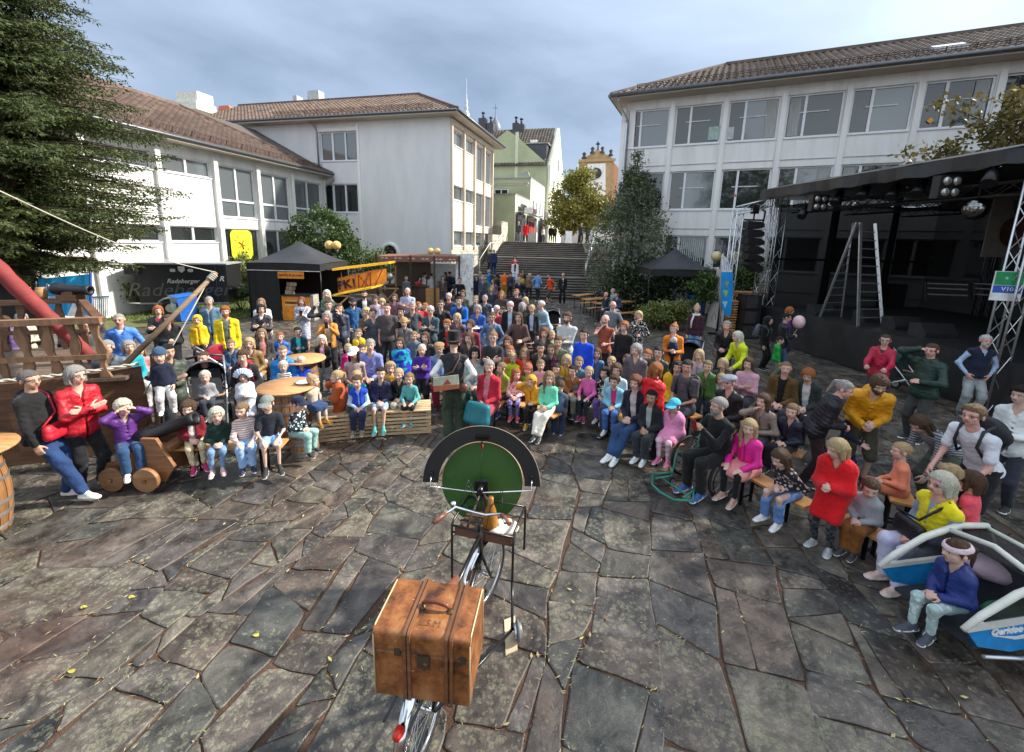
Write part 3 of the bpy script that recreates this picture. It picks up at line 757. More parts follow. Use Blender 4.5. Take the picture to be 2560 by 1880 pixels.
 hb=s['hb'];HM=Matrix([[hb[0][i]*hh,hb[1][i]*hh,hb[2][i]*hh,s['hc'][i]]for i in range(3)]+[[0,0,0,1]])
 def headpiece(kind,style,m,name,res,sc=1.0):
  key=(kind,style,res)if kind!='beard'else(kind,res,style);
  if kind=='beard':v,q,mi=tmpl('beard',res,style)
  else:v,q,mi=tmpl(kind,style,res)
  me=shared(name,1,key,v,q,mi);o=link(name,me,root);o.matrix_basis=HM@Matrix.Scale(sc,4);setm(o,[m]);return o
 rr=.04 if dist<9 else.06
 if hair and hair[0]!='none':headpiece('hair',hair[0],hairmat(hair[1]),'hair',rr,.985 if hat else 1)
 if beard:headpiece('beard',beard=='long',hairmat(opt.get('bc',hair[1])),'beard',rr)
 if hat:headpiece('hat',hat if isinstance(hat,str)else hat[0],cloth(*(hat[1:]if not isinstance(hat,str)else('333333',)))if hat!='hood'else tm,{'cap':'cap','hood':'hood','helmet':'helmet','band':'headband'}.get(hat if isinstance(hat,str)else hat[0],'hat'),rr*1.15)
 if glasses:
  g=MB()
  for sx in(-1,1):
   g.tube([(sx*.135+.085*math.cos(a*math.pi/5),.375,.03+.065*math.sin(a*math.pi/5))for a in range(10)],.012,5,closed=True)
   g.cyl((sx*.215,.37,.045),(sx*.36,.02,.04),.011,n=5)
  g.cyl((-.05,.385,.045),(.05,.385,.045),.011,n=5)
  if glasses=='sun':
   for sx in(-1,1):g.ball((sx*.135,.365,.03),.075,8,sc=(1,.2,.8))
  o=g.build('glasses',simple('black_frame',(.01,.01,.01),.25),None);o.parent=root;o.matrix_basis=HM
 s['root']=root;s['HM']=HM;PEOPLE.append(s);return s
def setm(o,ms):
 for i,m in enumerate(ms):
  o.material_slots[i].link='OBJECT';o.material_slots[i].material=m
def wpt(s,p):
 return s['root'].matrix_basis@Vector([float(a)for a in p])
def wdir(s,p):
 return s['root'].matrix_basis.to_3x3()@Vector([float(a)for a in p])
 # ================================================================== materials of the place
def stone_mat():
 m,nt,b=_nodes('wet_sandstone');L=nt.links
 g=nnode(nt,'ShaderNodeNewGeometry');oi=nnode(nt,'ShaderNodeObjectInfo');t=g.outputs['Position']
 ad=nnode(nt,'ShaderNodeMath',operation='ADD');fr=nnode(nt,'ShaderNodeMath',operation='FRACT')
 L.new(g.outputs['Random Per Island'],ad.inputs[0]);L.new(oi.outputs['Random'],ad.inputs[1]);L.new(ad.outputs[0],fr.inputs[0])
 r=nnode(nt,'ShaderNodeValToRGB');r.color_ramp.interpolation='LINEAR';e=r.color_ramp.elements
 cols=[(.072,.061,.054),(.090,.078,.062),(.090,.066,.052),(.056,.056,.049),(.118,.100,.074),(.032,.033,.032),(.082,.072,.067),(.098,.076,.058)]
 e[0].color=c4(cols[0]);e[1].color=c4(cols[-1])
 for i,c in enumerate(cols[1:-1]):x=e.new((i+1)/7);x.color=c4(c)
 L.new(fr.outputs[0],r.inputs[0])
 # each stone shifts the pattern so neighbours differ
 sh=nnode(nt,'ShaderNodeVectorMath',operation='ADD');mulv=nnode(nt,'ShaderNodeMath',operation='MULTIPLY');mulv.inputs[1].default_value=37.0
 L.new(fr.outputs[0],mulv.inputs[0]);L.new(t,sh.inputs[0]);L.new(mulv.outputs[0],sh.inputs[1]);P=sh.outputs[0]
 n=nnode(nt,'ShaderNodeTexNoise');n.inputs['Scale'].default_value=3.4;n.inputs['Detail'].default_value=9;n.inputs['Roughness'].default_value=.68;n.inputs['Distortion'].default_value=.6;L.new(P,n.inputs['Vector'])
 m1=nnode(nt,'ShaderNodeMapRange');m1.inputs[1].default_value=.3;m1.inputs[2].default_value=.72;m1.inputs[3].default_value=.40;m1.inputs[4].default_value=1.6;L.new(n.outputs[0],m1.inputs[0])
 a=nnode(nt,'ShaderNodeMix',data_type='RGBA',blend_type='MULTIPLY');a.inputs[0].default_value=1;L.new(r.outputs[0],a.inputs[6]);L.new(m1.outputs[0],a.inputs[7])
 # lichen: pale crusts with ragged outlines, thick on some stones and missing on others
 v=nnode(nt,'ShaderNodeTexVoronoi');v.inputs['Scale'].default_value=19;v.inputs['Randomness'].default_value=1
 wn2=nnode(nt,'ShaderNodeTexNoise');wn2.inputs['Scale'].default_value=22;wn2.inputs['Detail'].default_value=5;L.new(P,wn2.inputs['Vector'])
 mixv=nnode(nt,'ShaderNodeMix',data_type='VECTOR');mixv.inputs[0].default_value=.07;L.new(P,mixv.inputs[4]);L.new(wn2.outputs['Color'],mixv.inputs[5]);L.new(mixv.outputs[1],v.inputs['Vector'])
 n2=nnode(nt,'ShaderNodeTexNoise');n2.inputs['Scale'].default_value=1.9;n2.inputs['Detail'].default_value=5;n2.inputs['Roughness'].default_value=.6;L.new(P,n2.inputs['Vector'])
 fr2=nnode(nt,'ShaderNodeMath',operation='MULTIPLY');fr2.inputs[1].default_value=5.3;f3=nnode(nt,'ShaderNodeMath',operation='FRACT');L.new(fr.outputs[0],fr2.inputs[0]);L.new(fr2.outputs[0],f3.inputs[0])
 am=nnode(nt,'ShaderNodeMapRange');am.inputs[3].default_value=-.34;am.inputs[4].default_value=.03;L.new(f3.outputs[0],am.inputs[0])
 th=nnode(nt,'ShaderNodeMath',operation='ADD');L.new(n2.outputs[0],th.inputs[0]);L.new(am.outputs[0],th.inputs[1])
 th2=nnode(nt,'ShaderNodeMath',operation='SUBTRACT');L.new(th.outputs[0],th2.inputs[0]);L.new(v.outputs['Distance'],th2.inputs[1])
 m2=nnode(nt,'ShaderNodeMapRange');m2.inputs[1].default_value=0.0;m2.inputs[2].default_value=.07;L.new(th2.outputs[0],m2.inputs[0])
 n3=nnode(nt,'ShaderNodeTexNoise');n3.inputs['Scale'].default_value=45;n3.inputs['Detail'].default_value=4;L.new(t,n3.inputs['Vector'])
 m4=nnode(nt,'ShaderNodeMapRange');m4.inputs[1].default_value=.36;m4.inputs[2].default_value=.60;L.new(n3.outputs[0],m4.inputs[0])
 mm=nnode(nt,'ShaderNodeMath',operation='MULTIPLY');L.new(m2.outputs[0],mm.inputs[0]);L.new(m4.outputs[0],mm.inputs[1])
 mm2=nnode(nt,'ShaderNodeMath',operation='MULTIPLY');L.new(mm.outputs[0],mm2.inputs[0]);mm2.inputs[1].default_value=.6
 lc=nnode(nt,'ShaderNodeMix',data_type='RGBA');L.new(mm2.outputs[0],lc.inputs[0]);L.new(a.outputs[2],lc.inputs[6])
 lcol=nnode(nt,'ShaderNodeMix',data_type='RGBA');lcol.inputs[6].default_value=(.22,.21,.175,1);lcol.inputs[7].default_value=(.21,.22,.11,1);L.new(n2.outputs[0],lcol.inputs[0]);L.new(lcol.outputs[2],lc.inputs[7])
 # fine speckle
 n5=nnode(nt,'ShaderNodeTexNoise');n5.inputs['Scale'].default_value=120;n5.inputs['Detail'].default_value=3;L.new(t,n5.inputs['Vector'])
 m5=nnode(nt,'ShaderNodeMapRange');m5.inputs[1].default_value=.35;m5.inputs[2].default_value=.65;m5.inputs[3].default_value=.78;m5.inputs[4].default_value=1.22;L.new(n5.outputs[0],m5.inputs[0])
 fin=nnode(nt,'ShaderNodeMix',data_type='RGBA',blend_type='MULTIPLY');fin.inputs[0].default_value=1;L.new(lc.outputs[2],fin.inputs[6]);L.new(m5.outputs[0],fin.inputs[7])
 # damp red-brown mud washed over whole stretches
 n6=nnode(nt,'ShaderNodeTexNoise');n6.inputs['Scale'].default_value=.55;n6.inputs['Detail'].default_value=8;n6.inputs['Roughness'].default_value=.65;L.new(t,n6.inputs['Vector'])
 m6=nnode(nt,'ShaderNodeMapRange');m6.inputs[1].default_value=.54;m6.inputs[2].default_value=.70;m6.inputs[4].default_value=.75;L.new(n6.outputs[0],m6.inputs[0])
 md=nnode(nt,'ShaderNodeMix',data_type='RGBA');L.new(m6.outputs[0],md.inputs[0]);L.new(fin.outputs[2],md.inputs[6]);md.inputs[7].default_value=(.085,.042,.027,1)
 mdd=nnode(nt,'ShaderNodeMix',data_type='RGBA',blend_type='MULTIPLY');mdd.inputs[0].default_value=.8;L.new(md.outputs[2],mdd.inputs[6]);L.new(m1.outputs[0],mdd.inputs[7])
 L.new(mdd.outputs[2],b.inputs['Base Color'])
 rr=nnode(nt,'ShaderNodeMapRange');rr.inputs[1].default_value=.35;rr.inputs[2].default_value=.65;rr.inputs[3].default_value=.24;rr.inputs[4].default_value=.62;L.new(n.outputs[0],rr.inputs[0])
 ra=nnode(nt,'ShaderNodeMath',operation='MULTIPLY_ADD');ra.inputs[1].default_value=.3;L.new(mm.outputs[0],ra.inputs[0]);L.new(rr.outputs[0],ra.inputs[2]);L.new(ra.outputs[0],b.inputs['Roughness'])
 b.inputs['Specular IOR Level'].default_value=.5
 nb=nnode(nt,'ShaderNodeTexNoise');nb.inputs['Scale'].default_value=7;nb.inputs['Detail'].default_value=9;nb.inputs['Roughness'].default_value=.65;nb.inputs['Distortion'].default_value=.4;L.new(P,nb.inputs['Vector'])
 bp=nnode(nt,'ShaderNodeBump');bp.inputs['Strength'].default_value=.6;bp.inputs['Distance'].default_value=.025;L.new(nb.outputs[0],bp.inputs['Height'])
 bp2=nnode(nt,'ShaderNodeBump');bp2.inputs['Strength'].default_value=.35;bp2.inputs['Distance'].default_value=.006;L.new(n5.outputs[0],bp2.inputs['Height']);L.new(bp.outputs[0],bp2.inputs['Normal'])
 L.new(bp2.outputs[0],b.inputs['Normal']);return m
M_STONE=stone_mat()
M_SOIL=mat('joint_soil',(.045,.028,.018),.85,var=.5,scale=5,bump=.8,bscale=60,coords='Object',col2=(.13,.062,.032))
M_GRASSB=mat('lawn',(.10,.13,.035),.9,var=.5,scale=1.6,bump=.8,bscale=30,col2=(.20,.19,.07))
M_ASPH=mat('far_ground',(.16,.15,.14),.8,var=.2,scale=.8)
M_WALLW=mat('render_white',(.76,.745,.71),.85,var=.13,scale=1.6,bump=.12,bscale=50,col2=(.82,.81,.78),stretch=(1.3,1.3,.16),contrast=(.25,.55))
M_WALLG=mat('render_grey',(.66,.655,.655),.85,var=.08,scale=1.1,bump=.10,bscale=50,col2=(.71,.705,.70),stretch=(.8,.8,.2),contrast=(.25,.55))
M_FRAME=mat('window_frame',(.75,.75,.76),.4,var=.05,bump=0)
M_CREAM=mat('render_cream',(.78,.66,.50),.85,var=.06,scale=.8,bump=.1,col2=(.82,.72,.56))
M_SOFFIT=mat('soffit',(.52,.46,.38),.7,var=.08,scale=2,bump=.1)
M_GUTTER=mat('gutter_zinc',(.13,.14,.155),.4,.6,var=.15,bump=0)
M_GLASS=glassy('pane_dark',(.022,.026,.025),.04,.7)
M_GLASSL=glassy('pane_pale',(.10,.115,.12),.06,1.0)
M_TILE=mat('roof_tile_brown',(.125,.078,.056),.7,var=.35,scale=2.0,bump=.2,rnd=.25,col2=(.19,.125,.09))
M_TILEG=mat('roof_tile_grey',(.14,.10,.078),.7,var=.3,scale=2.0,bump=.2,rnd=.25,col2=(.20,.15,.115))
M_BLK=mat('black_fabric',(.012,.012,.013),.75,var=.3,scale=3,bump=.3,bscale=5)
M_BLKP=simple('black_plastic',(.012,.012,.013),.4)
M_BLKM=simple('black_metal',(.015,.015,.016),.35,.6)
M_ALU=mat('aluminium',(.62,.63,.64),.35,.85,var=.1,bump=0)
M_CHROME=simple('chrome',(.75,.75,.76),.12,1.0,bump=0)
M_RUB=simple('rubber',(.012,.012,.012),.75)
M_WHITE=simple('white_paint',(.78,.78,.76),.5)
# ================================================================== the paved square
ground=MB();ground.add([(-260,-60,-.016),(260,-60,-.016),(260,420,-.016),(-260,420,-.016)],[(0,1,2,3)])
ground=struct(ground.build('ground',M_SOIL));ground['label']='ground of the square under the flagstones'
def paving():
 rng=random.Random(11);c1=D1[:2];c2=np.array([D1[1],-D1[0]])
 # column joints run along c1; each is a wandering line
 xs=[-27.0]
 while xs[-1]<24:xs.append(xs[-1]+rng.choice((.32,.38,.44,.50,.56,.64,.76)))
 ph=[rng.uniform(0,60)for _ in xs]
 def colx(i,t):return xs[i]+.10*math.sin(t*.8+ph[i])+.06*math.sin(t*2.1+ph[i]*2)+.035*math.sin(t*5.1+ph[i])
 near,far=[],[]
 for i in range(len(xs)-1):
  t=-1.5+rng.uniform(0,.8);tilt0=rng.uniform(-.08,.08)
  while t<30:
   L=(xs[i+1]-xs[i])*rng.choice((.62,.8,1.0,1.2,1.45))*rng.uniform(.85,1.15);t2=t+L;tilt1=rng.uniform(-.13,.13)
   cs=[(colx(i,t),t-tilt0),(colx(i+1,t),t+tilt0),(colx(i+1,t2),t2+tilt1),(colx(i,t2),t2-tilt1)]
   gap=rng.uniform(.003,.011);t,tilt0=t2,tilt1
   quads=[cs]
   if rng.random()<.30 and L>.55:
    a=rng.uniform(.3,.7);b_=min(.85,max(.15,a+rng.uniform(-.35,.35)))
    m0=tuple(cs[0][k]+(cs[1][k]-cs[0][k])*a for k in(0,1));m1=tuple(cs[3][k]+(cs[2][k]-cs[3][k])*b_ for k in(0,1))
    quads=[[cs[0],m0,m1,cs[3]],[m0,cs[1],cs[2],m1]]
   for qd in quads:
    q=np.array(qd);cen=q.mean(0);w=c1*cen[1]+c2*cen[0]
    x,y=w
    if y<1.2 or y>26.6 or x<-1.28*y-3.5 or x>1.3*y+3:continue
    if x>10.6 and y>7.5:continue
    if y>25.2 and x>-3.6:continue
    # shrink for the joint, cut the corners, waver the edges
    pts=[]
    n=4
    for k in range(4):
     p,pn,pp=q[k],q[(k+1)%4],q[k-1]
     r0=rng.uniform(.015,.06)if rng.random()<.8 else rng.uniform(.08,.22)
     e0=pp-p;e1=pn-p;l0,l1=np.linalg.norm(e0),np.linalg.norm(e1)
     r0=min(r0,l0*.3,l1*.3)
     pts.append(p+e0/l0*r0);pts.append(p+(e0/l0+e1/l1)*r0*.22);pts.append(p+e1/l1*r0)
     m_=(p+e1/l1*r0+pn-e1/l1*r0)/2+np.array([rng.uniform(-.014,.014),rng.uniform(-.014,.014)]);pts.append(m_)
    pts=np.array(pts);d=cen-pts;dl=np.linalg.norm(d,axis=1)[:,None];pts=pts+d/dl*gap*(1.2 if dl.mean()>.1 else.5)
    P2=pts[:,:1]*c2+pts[:,1:]*c1
    dist=math.hypot(x,y);area=np.linalg.norm(q[2]-q[0])*np.linalg.norm(q[3]-q[1])
    hz=rng.uniform(-.005,.004);sl=(rng.uniform(-.006,.006),rng.uniform(-.006,.006))
    inview=abs(x)<1.25*y+.6 and y>2.0
    (near if inview else far).append((area/dist**2.2*(y+.5)/dist,P2,w,hz,sl))
 near.sort(key=lambda a:-a[0]);far+=near[298:];near=near[:298]
 def poly(mb,P2,w,hz,sl,o=(0,0)):
  n=len(P2);top=[];mid=[];low=[]
  for p in P2:
   dd=p-w;z=hz+dd[0]*sl[0]+dd[1]*sl[1]
   l=np.linalg.norm(dd);inn=w+dd*(1-.012/max(l,.1))
   top.append((inn[0]-o[0],inn[1]-o[1],z));mid.append((p[0]-o[0],p[1]-o[1],z-.006));low.append((p[0]-o[0],p[1]-o[1],-.05))
  fs=[tuple(range(n))]+[(i,n+i,n+(i+1)%n,(i+1)%n)for i in range(n)]+[(n+i,2*n+i,2*n+(i+1)%n,n+(i+1)%n)for i in range(n)]
  mb.add(top+mid+low,fs)
  A=sum(P2[i-1][0]*P2[i][1]-P2[i][0]*P2[i-1][1]for i in range(n))
  if A<0:
   for k in range(len(fs)):mb.f[-1-k]=mb.f[-1-k][::-1]
 for a in near:
  mb=MB();poly(mb,*a[1:],o=a[2]);o=mb.build('paving_stone',M_STONE,ground,world=False);o.location=(a[2][0],a[2][1],0)
 mb=MB()
 for a in far:poly(mb,*a[1:])
 o=mb.build('paving_stones',M_STONE,ground,world=False);o['kind']='stuff'
 return near
NEARST=paving()
# straw, seeds and bits of leaf washed into the joints
def litter():
 rng=random.Random(3);mb=MB()
 cand=[a for a in NEARST if a[2][1]<9]
 for i in range(2600):
  a=rng.choice(cand[:200]);P=a[1];k=rng.randrange(len(P));t=rng.random();p=P[k]*t+P[k-1]*(1-t)
  if mn.noise(Vector((p[0]*.7,p[1]*.7,3)))<-.05:continue
  if rng.random()<.3:p=a[2]+(p-a[2])*rng.random()
  ang=rng.uniform(0,6.28);L=rng.uniform(.008,.032);w=rng.uniform(.0015,.004);z=rng.uniform(-.004,.012)
  if rng.random()<.04:L,w=.03,.012
  d=np.array([math.cos(ang),math.sin(ang)]);n=np.array([-d[1],d[0]])
  q=[p-d*L,p+n*w,p+d*L,p-n*w]
  mb.add([(q[0][0],q[0][1],z+.004),(q[1][0],q[1][1],z+.005),(q[2][0],q[2][1],z+rng.uniform(.002,.012)),(q[3][0],q[3][1],z+.003)],[(0,1,2,3)],rng.choice((0,0,0,1,2)))
 o=mb.build('leaf_litter',[simple('straw',(.42,.33,.17),.8),simple('seed_yellow',(.50,.46,.16),.8),simple('dead_leaf',(.20,.09,.04),.8)]);o['kind']='stuff';o['label']='straw, seeds and leaf scraps scattered in the paving joints'
 for i,(u,v)in enumerate(((210,1520),(180,1680),(330,1495),(1190,1420),(640,1590))):
  p=G(u,v);l=MB();a=rng.uniform(0,6);pts=[(p[0]+.03*math.cos(a+t),p[1]+.018*math.sin(a+t),.012+.006*math.cos(2*t))for t in(0,.9,1.57,2.2,3.14,4.1,4.7,5.4)]
  l.prism(pts,(0,0,.001));tag(l.build('fallen_leaf',simple('leaf_yellow',(.45,.38,.06),.6)),('second yellow leaf from the bottom left corner of the paving','yellow leaf nearest the bottom left corner of the paving','yellow leaf left of the trunk on the reddish slabs','yellow leaf just right of the small stabiliser wheel','yellow leaf close to the left side of the trunk')[i],'leaf','yellow leaves on the foreground paving')
litter()
# lawn strip and bed along the left wing
lw=MB();a0,a1,a2,a3=G(230,830),G(520,842),G(720,762),G(620,738)
lw.add([(-26,12.5,.02),(a0[0],a0[1],.02),(-11.2,17.6,.02),(-9.6,22.5,.02),(-11.5,27.5,.02),(-30,27.5,.02)],[(0,1,2,3,4,5)])
lawn=struct(lw.build('lawn',M_GRASSB))
def grass_tufts(name,label,poly,n,col,h=.09,seed=1,rng2=None):
 rng=random.Random(seed);V=[];Fq=[]
 xs=[p[0]for p in poly];ys=[p[1]for p in poly]
 def inside(x,y):
  c=False
  for i in range(len(poly)):
   (x0,y0),(x1,y1)=poly[i-1],poly[i]
   if(y0>y)!=(y1>y)and x<(x1-x0)*(y-y0)/(y1-y0)+x0:c=not c
  return c
 k=0
 while k<n:
  x,y=rng.uniform(min(xs),max(xs)),rng.uniform(min(ys),max(ys))
  if not inside(x,y):continue
  k+=1;a=rng.uniform(0,6.28);hh=h*rng.uniform(.5,1.5);w=.012;o=len(V);lx,ly=rng.uniform(-.4,.4)*hh,rng.uniform(-.4,.4)*hh
  V+=[(x-w*math.cos(a),y-w*math.sin(a),.02),(x+w*math.cos(a),y+w*math.sin(a),.02),(x+lx,y+ly,.02+hh)];Fq.append((o,o+1,o+2))
 o=link(name,npmesh(name,np.array(V),np.array(Fq),mat(name+'_green',col,.8,var=.4,scale=3,bump=0,col2=tuple(c*1.9 for c in col)),smooth=False));o['kind']='stuff';o['label']=label;return o
grass_tufts('grass','short sunlit grass beside the black trailer',[(-22,14),(-13.5,16.9),(-11.2,17.6),(-9.7,22),(-11.8,27),(-16,20)],14000,(.09,.13,.03))
# ================================================================== buildings
UP=np.array([0,0,1.0])
def window(par,p,dx,n,w,h,cols,depth=.16,frame=.07,glass=None,bars=(),sill=True,name='window',blinds=0):
 """p: lower-left corner of the opening on the wall face, dx: unit along the wall, n: outward unit normal"""
 p=np.array(p,float);dx=np.array(dx,float);n=np.array(n,float);b=MB();q=p-n*depth
 f=frame
 b.obox(q,dx*f,UP*h,n*.06);b.obox(q+dx*(w-f),dx*f,UP*h,n*.06)
 b.obox(q+dx*f,dx*(w-2*f),UP*f,n*.06);b.obox(q+dx*f+UP*(h-f),dx*(w-2*f),UP*f,n*.06)
 tot=sum(cols);x=f;gl=glass if isinstance(glass,list)else[glass or M_GLASS]*20
 spans=[]
 for i,c in enumerate(cols):
  ww=(w-2*f)*c/tot;spans.append((x,x+ww))
  if i:b.obox(q+dx*(x-.05)+UP*f-n*.0,dx*.10,UP*(h-2*f),n*.075)
  x+=ww
 for z in bars:b.obox(q+dx*f+UP*(z-.05),dx*(w-2*f),UP*.10,n*.067)
 if sill:b.obox(q+dx*.01-UP*.05,dx*(w-.02),UP*.052,n*(depth+.05))
 o=b.build(name,M_FRAME,par)
 for i,(x0,x1)in enumerate(spans):
  zs=[f]+list(bars)+[h-f]
  for j in range(len(zs)-1):
   g=MB();g.obox(q+dx*x0+UP*zs[j]-n*.02,dx*(x1-x0),UP*(zs[j+1]-zs[j]),n*.03);g.build('pane',gl[i]if(j==len(zs)-2 or len(bars)==0)else M_GLASSL,o)
 if blinds:
  for k in range(blinds):
   s_=MB();s_.obox(q+dx*(spans[-1][0]+.12+(spans[-1][1]-spans[-1][0]-.2)*k/blinds)+UP*f*1.2+n*.014,dx*.05,UP*(h-2.4*f),n*.004);s_.build('blind',mat('blind',(.45,.50,.48),.8),o)
 return o
def facade(par,p0,dx,n,L,z0,z1,holes,thick,m,name='wall'):
 """wall with real openings: holes = (x0, x1, z0, z1) along the wall"""
 xs=sorted({0.0,L,*[round(h[0],4)for h in holes],*[round(h[1],4)for h in holes]});zs=sorted({z0,z1,*[round(h[2],4)for h in holes],*[round(h[3],4)for h in holes]})
 b=MB();p0=np.array(p0,float);dx=np.array(dx,float);n=np.array(n,float)
 def hole(x,z):return any(h[0]<x<h[1]and h[2]<z<h[3]for h in holes)
 for j in range(len(zs)-1):
  i=0
  while i<len(xs)-1:
   zc=(zs[j]+zs[j+1])/2
   if hole((xs[i]+xs[i+1])/2,zc):i+=1;continue
   k=i
   while k+1<len(xs)-1 and not hole((xs[k+1]+xs[k+2])/2,zc):k+=1
   b.obox(p0+dx*xs[i]+UP*(zs[j])-n*thick,dx*(xs[k+1]-xs[i]),UP*(zs[j+1]-zs[j]),n*thick);i=k+1
 return b.build(name,m,par)
def tiles(par,e0,e1,r0,r1,m,tw=.30,rl=.36,near=None,limit=0,name='roof_tile'):
 """rows of interlocking pantiles between the eaves e0-e1 and the ridge r0-r1"""
 e0,e1,r0,r1=[np.array(a,float)for a in(e0,e1,r0,r1)];sl=np.linalg.norm((r0+r1)/2-(e0+e1)/2)
 rows=max(2,int(sl/rl));ex=nrm(e1-e0);nn=nrm(np.cross(ex,nrm((r0+r1)/2-(e0+e1)/2)))
 if nn[2]<0:nn=-nn
 prof=[(0,.0),(.18,.045),(.38,.06),(.58,.03),(.78,.0),(1.0,.0)]
 spots=[]
 for i in range(rows):
  a,b_=i/rows,(i+1)/rows
  A0,A1=e0+(r0-e0)*a,e1+(r1-e1)*a;B0,B1=e0+(r0-e0)*b_,e1+(r1-e1)*b_
  # tiles keep a global column grid
  o=e0;xa0,xa1=max((A0-o)@ex,(B0-o)@ex),min((A1-o)@ex,(B1-o)@ex)
  k0=math.ceil((xa0-tw*.5)/tw);k1=int((xa1+tw*.5)/tw);up=(A0+A1)/2-(A0+A1)/2@ex*ex
  base_a=A0-((A0-o)@ex)*ex;base_b=B0-((B0-o)@ex)*ex
  for k in range(k0,k1):spots.append((base_a+ex*k*tw,base_b-base_a))
 def tile(mb,p,up,ox=np.zeros(3)):
  lo=[p-ox+ex*(x*tw)+nn*(z+.035)-up*.05 for x,z in prof];hi=[p-ox+ex*(x*tw)+nn*(z+.004)+up for x,z in prof]
  lw_=[q-nn*.03 for q in lo];n=len(prof)
  mb.add(lo+hi+lw_,[(i,i+1,n+i+1,n+i)for i in range(n-1)]+[(2*n+i,2*n+i+1,i+1,i)for i in range(n-1)])
 if limit:
  spots.sort(key=lambda s_:np.linalg.norm(s_[0]-C0)if near is None else np.linalg.norm(s_[0]-near))
  p0,u0=spots[0];mb=MB();tile(mb,p0,u0,p0);me=mb.mesh(name,m);pinv=par.matrix_basis.inverted()
  for p,u_ in spots[:limit]:
   o=link(name,me,par);o.location=pinv@Vector(p)
  spots=spots[limit:]
 mb=MB()
 for p,u_ in spots:tile(mb,p,u_)
 o=mb.build('roof_tiles',m,par);o['kind']='stuff'
 mb=MB();mb.add([e0-nn*.03,e1-nn*.03,r1-nn*.03,r0-nn*.03],[(0,1,2,3)]);mb.build('roof',mat('roof_batten',(.10,.07,.05),.8),par)
def snowguard(par,e0,e1,updir,nn,m=None):
 b=MB();e0,e1=np.array(e0),np.array(e1);L=np.linalg.norm(e1-e0);ex=(e1-e0)/L;base=np.array(updir)*.55
 for z in(.04,.11,.18,.25):b.bar(e0+base+nn*(z+.05),e1+base+nn*(z+.05),.02)
 k=0
 while k<L:b.bar(e0+base+ex*k,e0+base+ex*k+nn*.30,.03);k+=.9
 k=.1
 while k<L:b.bar(e0+base+ex*k+nn*.06,e0+base+ex*k+nn*.29,.012);k+=.14
 b.build('snow_guard',m or simple('guard_brown',(.07,.035,.025),.6),par)
def gutter(par,a,b_,r=.075):
 g=MB();g.cyl(a,b_,r,n=8);g.build('gutter',M_GUTTER,par)
def pipe(par,pts,r=.05,m=None):
 g=MB();g.tube(pts,r,7);g.build('downpipe',m or mat('pipe_zinc',(.30,.31,.32),.45,.5,bump=0),par)
 # ---------- three-storey school block with the blank grey gable
corner=DY(1126,450,28.0);K=np.array([corner[0],corner[1],0]);W2=D2;N2=np.array([D2[1],-D2[0],0]);N2=-N2 if N2[1]>0 else N2
N1=np.array([D1[1],-D1[0],0])
B1=thing('school_building','three storey school block with blank grey wall and round window left of the stairs','school building',tuple(K))
EZ=10.75;LF=20.0
lx=lambda u,v:float((HIT(u,v,K,D2)-K)@D2)
fr=MB()
x_pil=lx(898,480);holesF=[]
wins=[]
# grey wall, round opening cut as a ring of blocks would be heavy: the round window is a deep framed porthole set in the wall
cw=[(lx(884,330),lx(803,330))]
bays=[(lx(893,330),lx(798,330),8.35,10.15),(lx(893,461),lx(802,461),5.05,6.9),(lx(897,590),lx(812,590),1.35,3.4)]
for a,b_,z0,z1 in bays:holesF.append((a,b_,z0,z1))
facade(B1,K,D2,N2,LF,-.2,EZ,holesF,.3,M_WALLG)
for(a,b_,z0,z1)in bays:
 sp=b_-a
 window(B1,K+D2*a+UP*z0,D2,N2,sp*.68,z1-z0,(1,1),glass=M_GLASSL if z0>7 else M_GLASS)
 window(B1,K+D2*(a+sp*.68)+UP*z0,D2,N2,sp*.32,z1-z0,(1,),glass=M_GLASSL if z0>7 else M_GLASS)
tr=MB();xa=x_pil
tr.obox(K+D2*(xa-.16)+UP*0,D2*.16,UP*10.6,N2*.05)
tr.obox(K+D2*xa+UP*10.17,D2*(bays[0][1]-xa+.1),UP*.2,N2*.05);tr.build('pilaster',M_WALLW,B1)
# round window
rw=HIT(975,633,K,D2);rm=MB();axn=Vector(N2);rm.lathe([(.50,-.1),(.50,.05),(.56,.09),(.70,.09),(.74,.0),(.74,-.1)],rw+N2*.0,36,axis=axn);fo=rm.build('round_window_frame',M_WALLW,B1)
rg=MB();rg.lathe([(0,.012),(.50,.012)],rw,36,axis=axn);rg.build('pane',M_GLASS,fo)
# right side face, four bays
bayw=8.25/4;hol=[];bw=[]
for i in range(4):
 x0,x1=.28+i*bayw+.2,.28+(i+1)*bayw-.14
 if i<2:rr_=[(9.25,10.15),(5.95,6.85),(3.02,4.0)]
 else:rr_=[(7.75,10.15),(4.45,6.85),(3.02,4.0)]
 for z0,z1 in rr_:hol.append((x0,x1,z0,z1));bw.append((x0,x1,z0,z1))
facade(B1,K-N1*0.3+D1*.0,D1,N1,8.55,2.8,EZ,hol,.3-.0,M_CREAM,'side_wall')if False else facade(B1,K,D1,N1,8.55,2.8,EZ,hol,.3,M_CREAM,'side_wall')
for x0,x1,z0,z1 in bw:window(B1,K+D1*x0+UP*z0,D1,N1,x1-x0,z1-z0,(1,)if z1-z0>1.5 else(1,),glass=M_GLASSL)
cols_=MB()
for i in range(5):cols_.obox(K+D1*(.02+i*bayw*1.02)+UP*2.8,D1*.16,UP*7.6,N1*.14)
cols_.obox(K+D1*.02+UP*10.35,D1*8.5,UP*.3,N1*.14);cols_.build('pilasters',mat('stone_trim',(.60,.52,.42),.8,var=.1),B1)
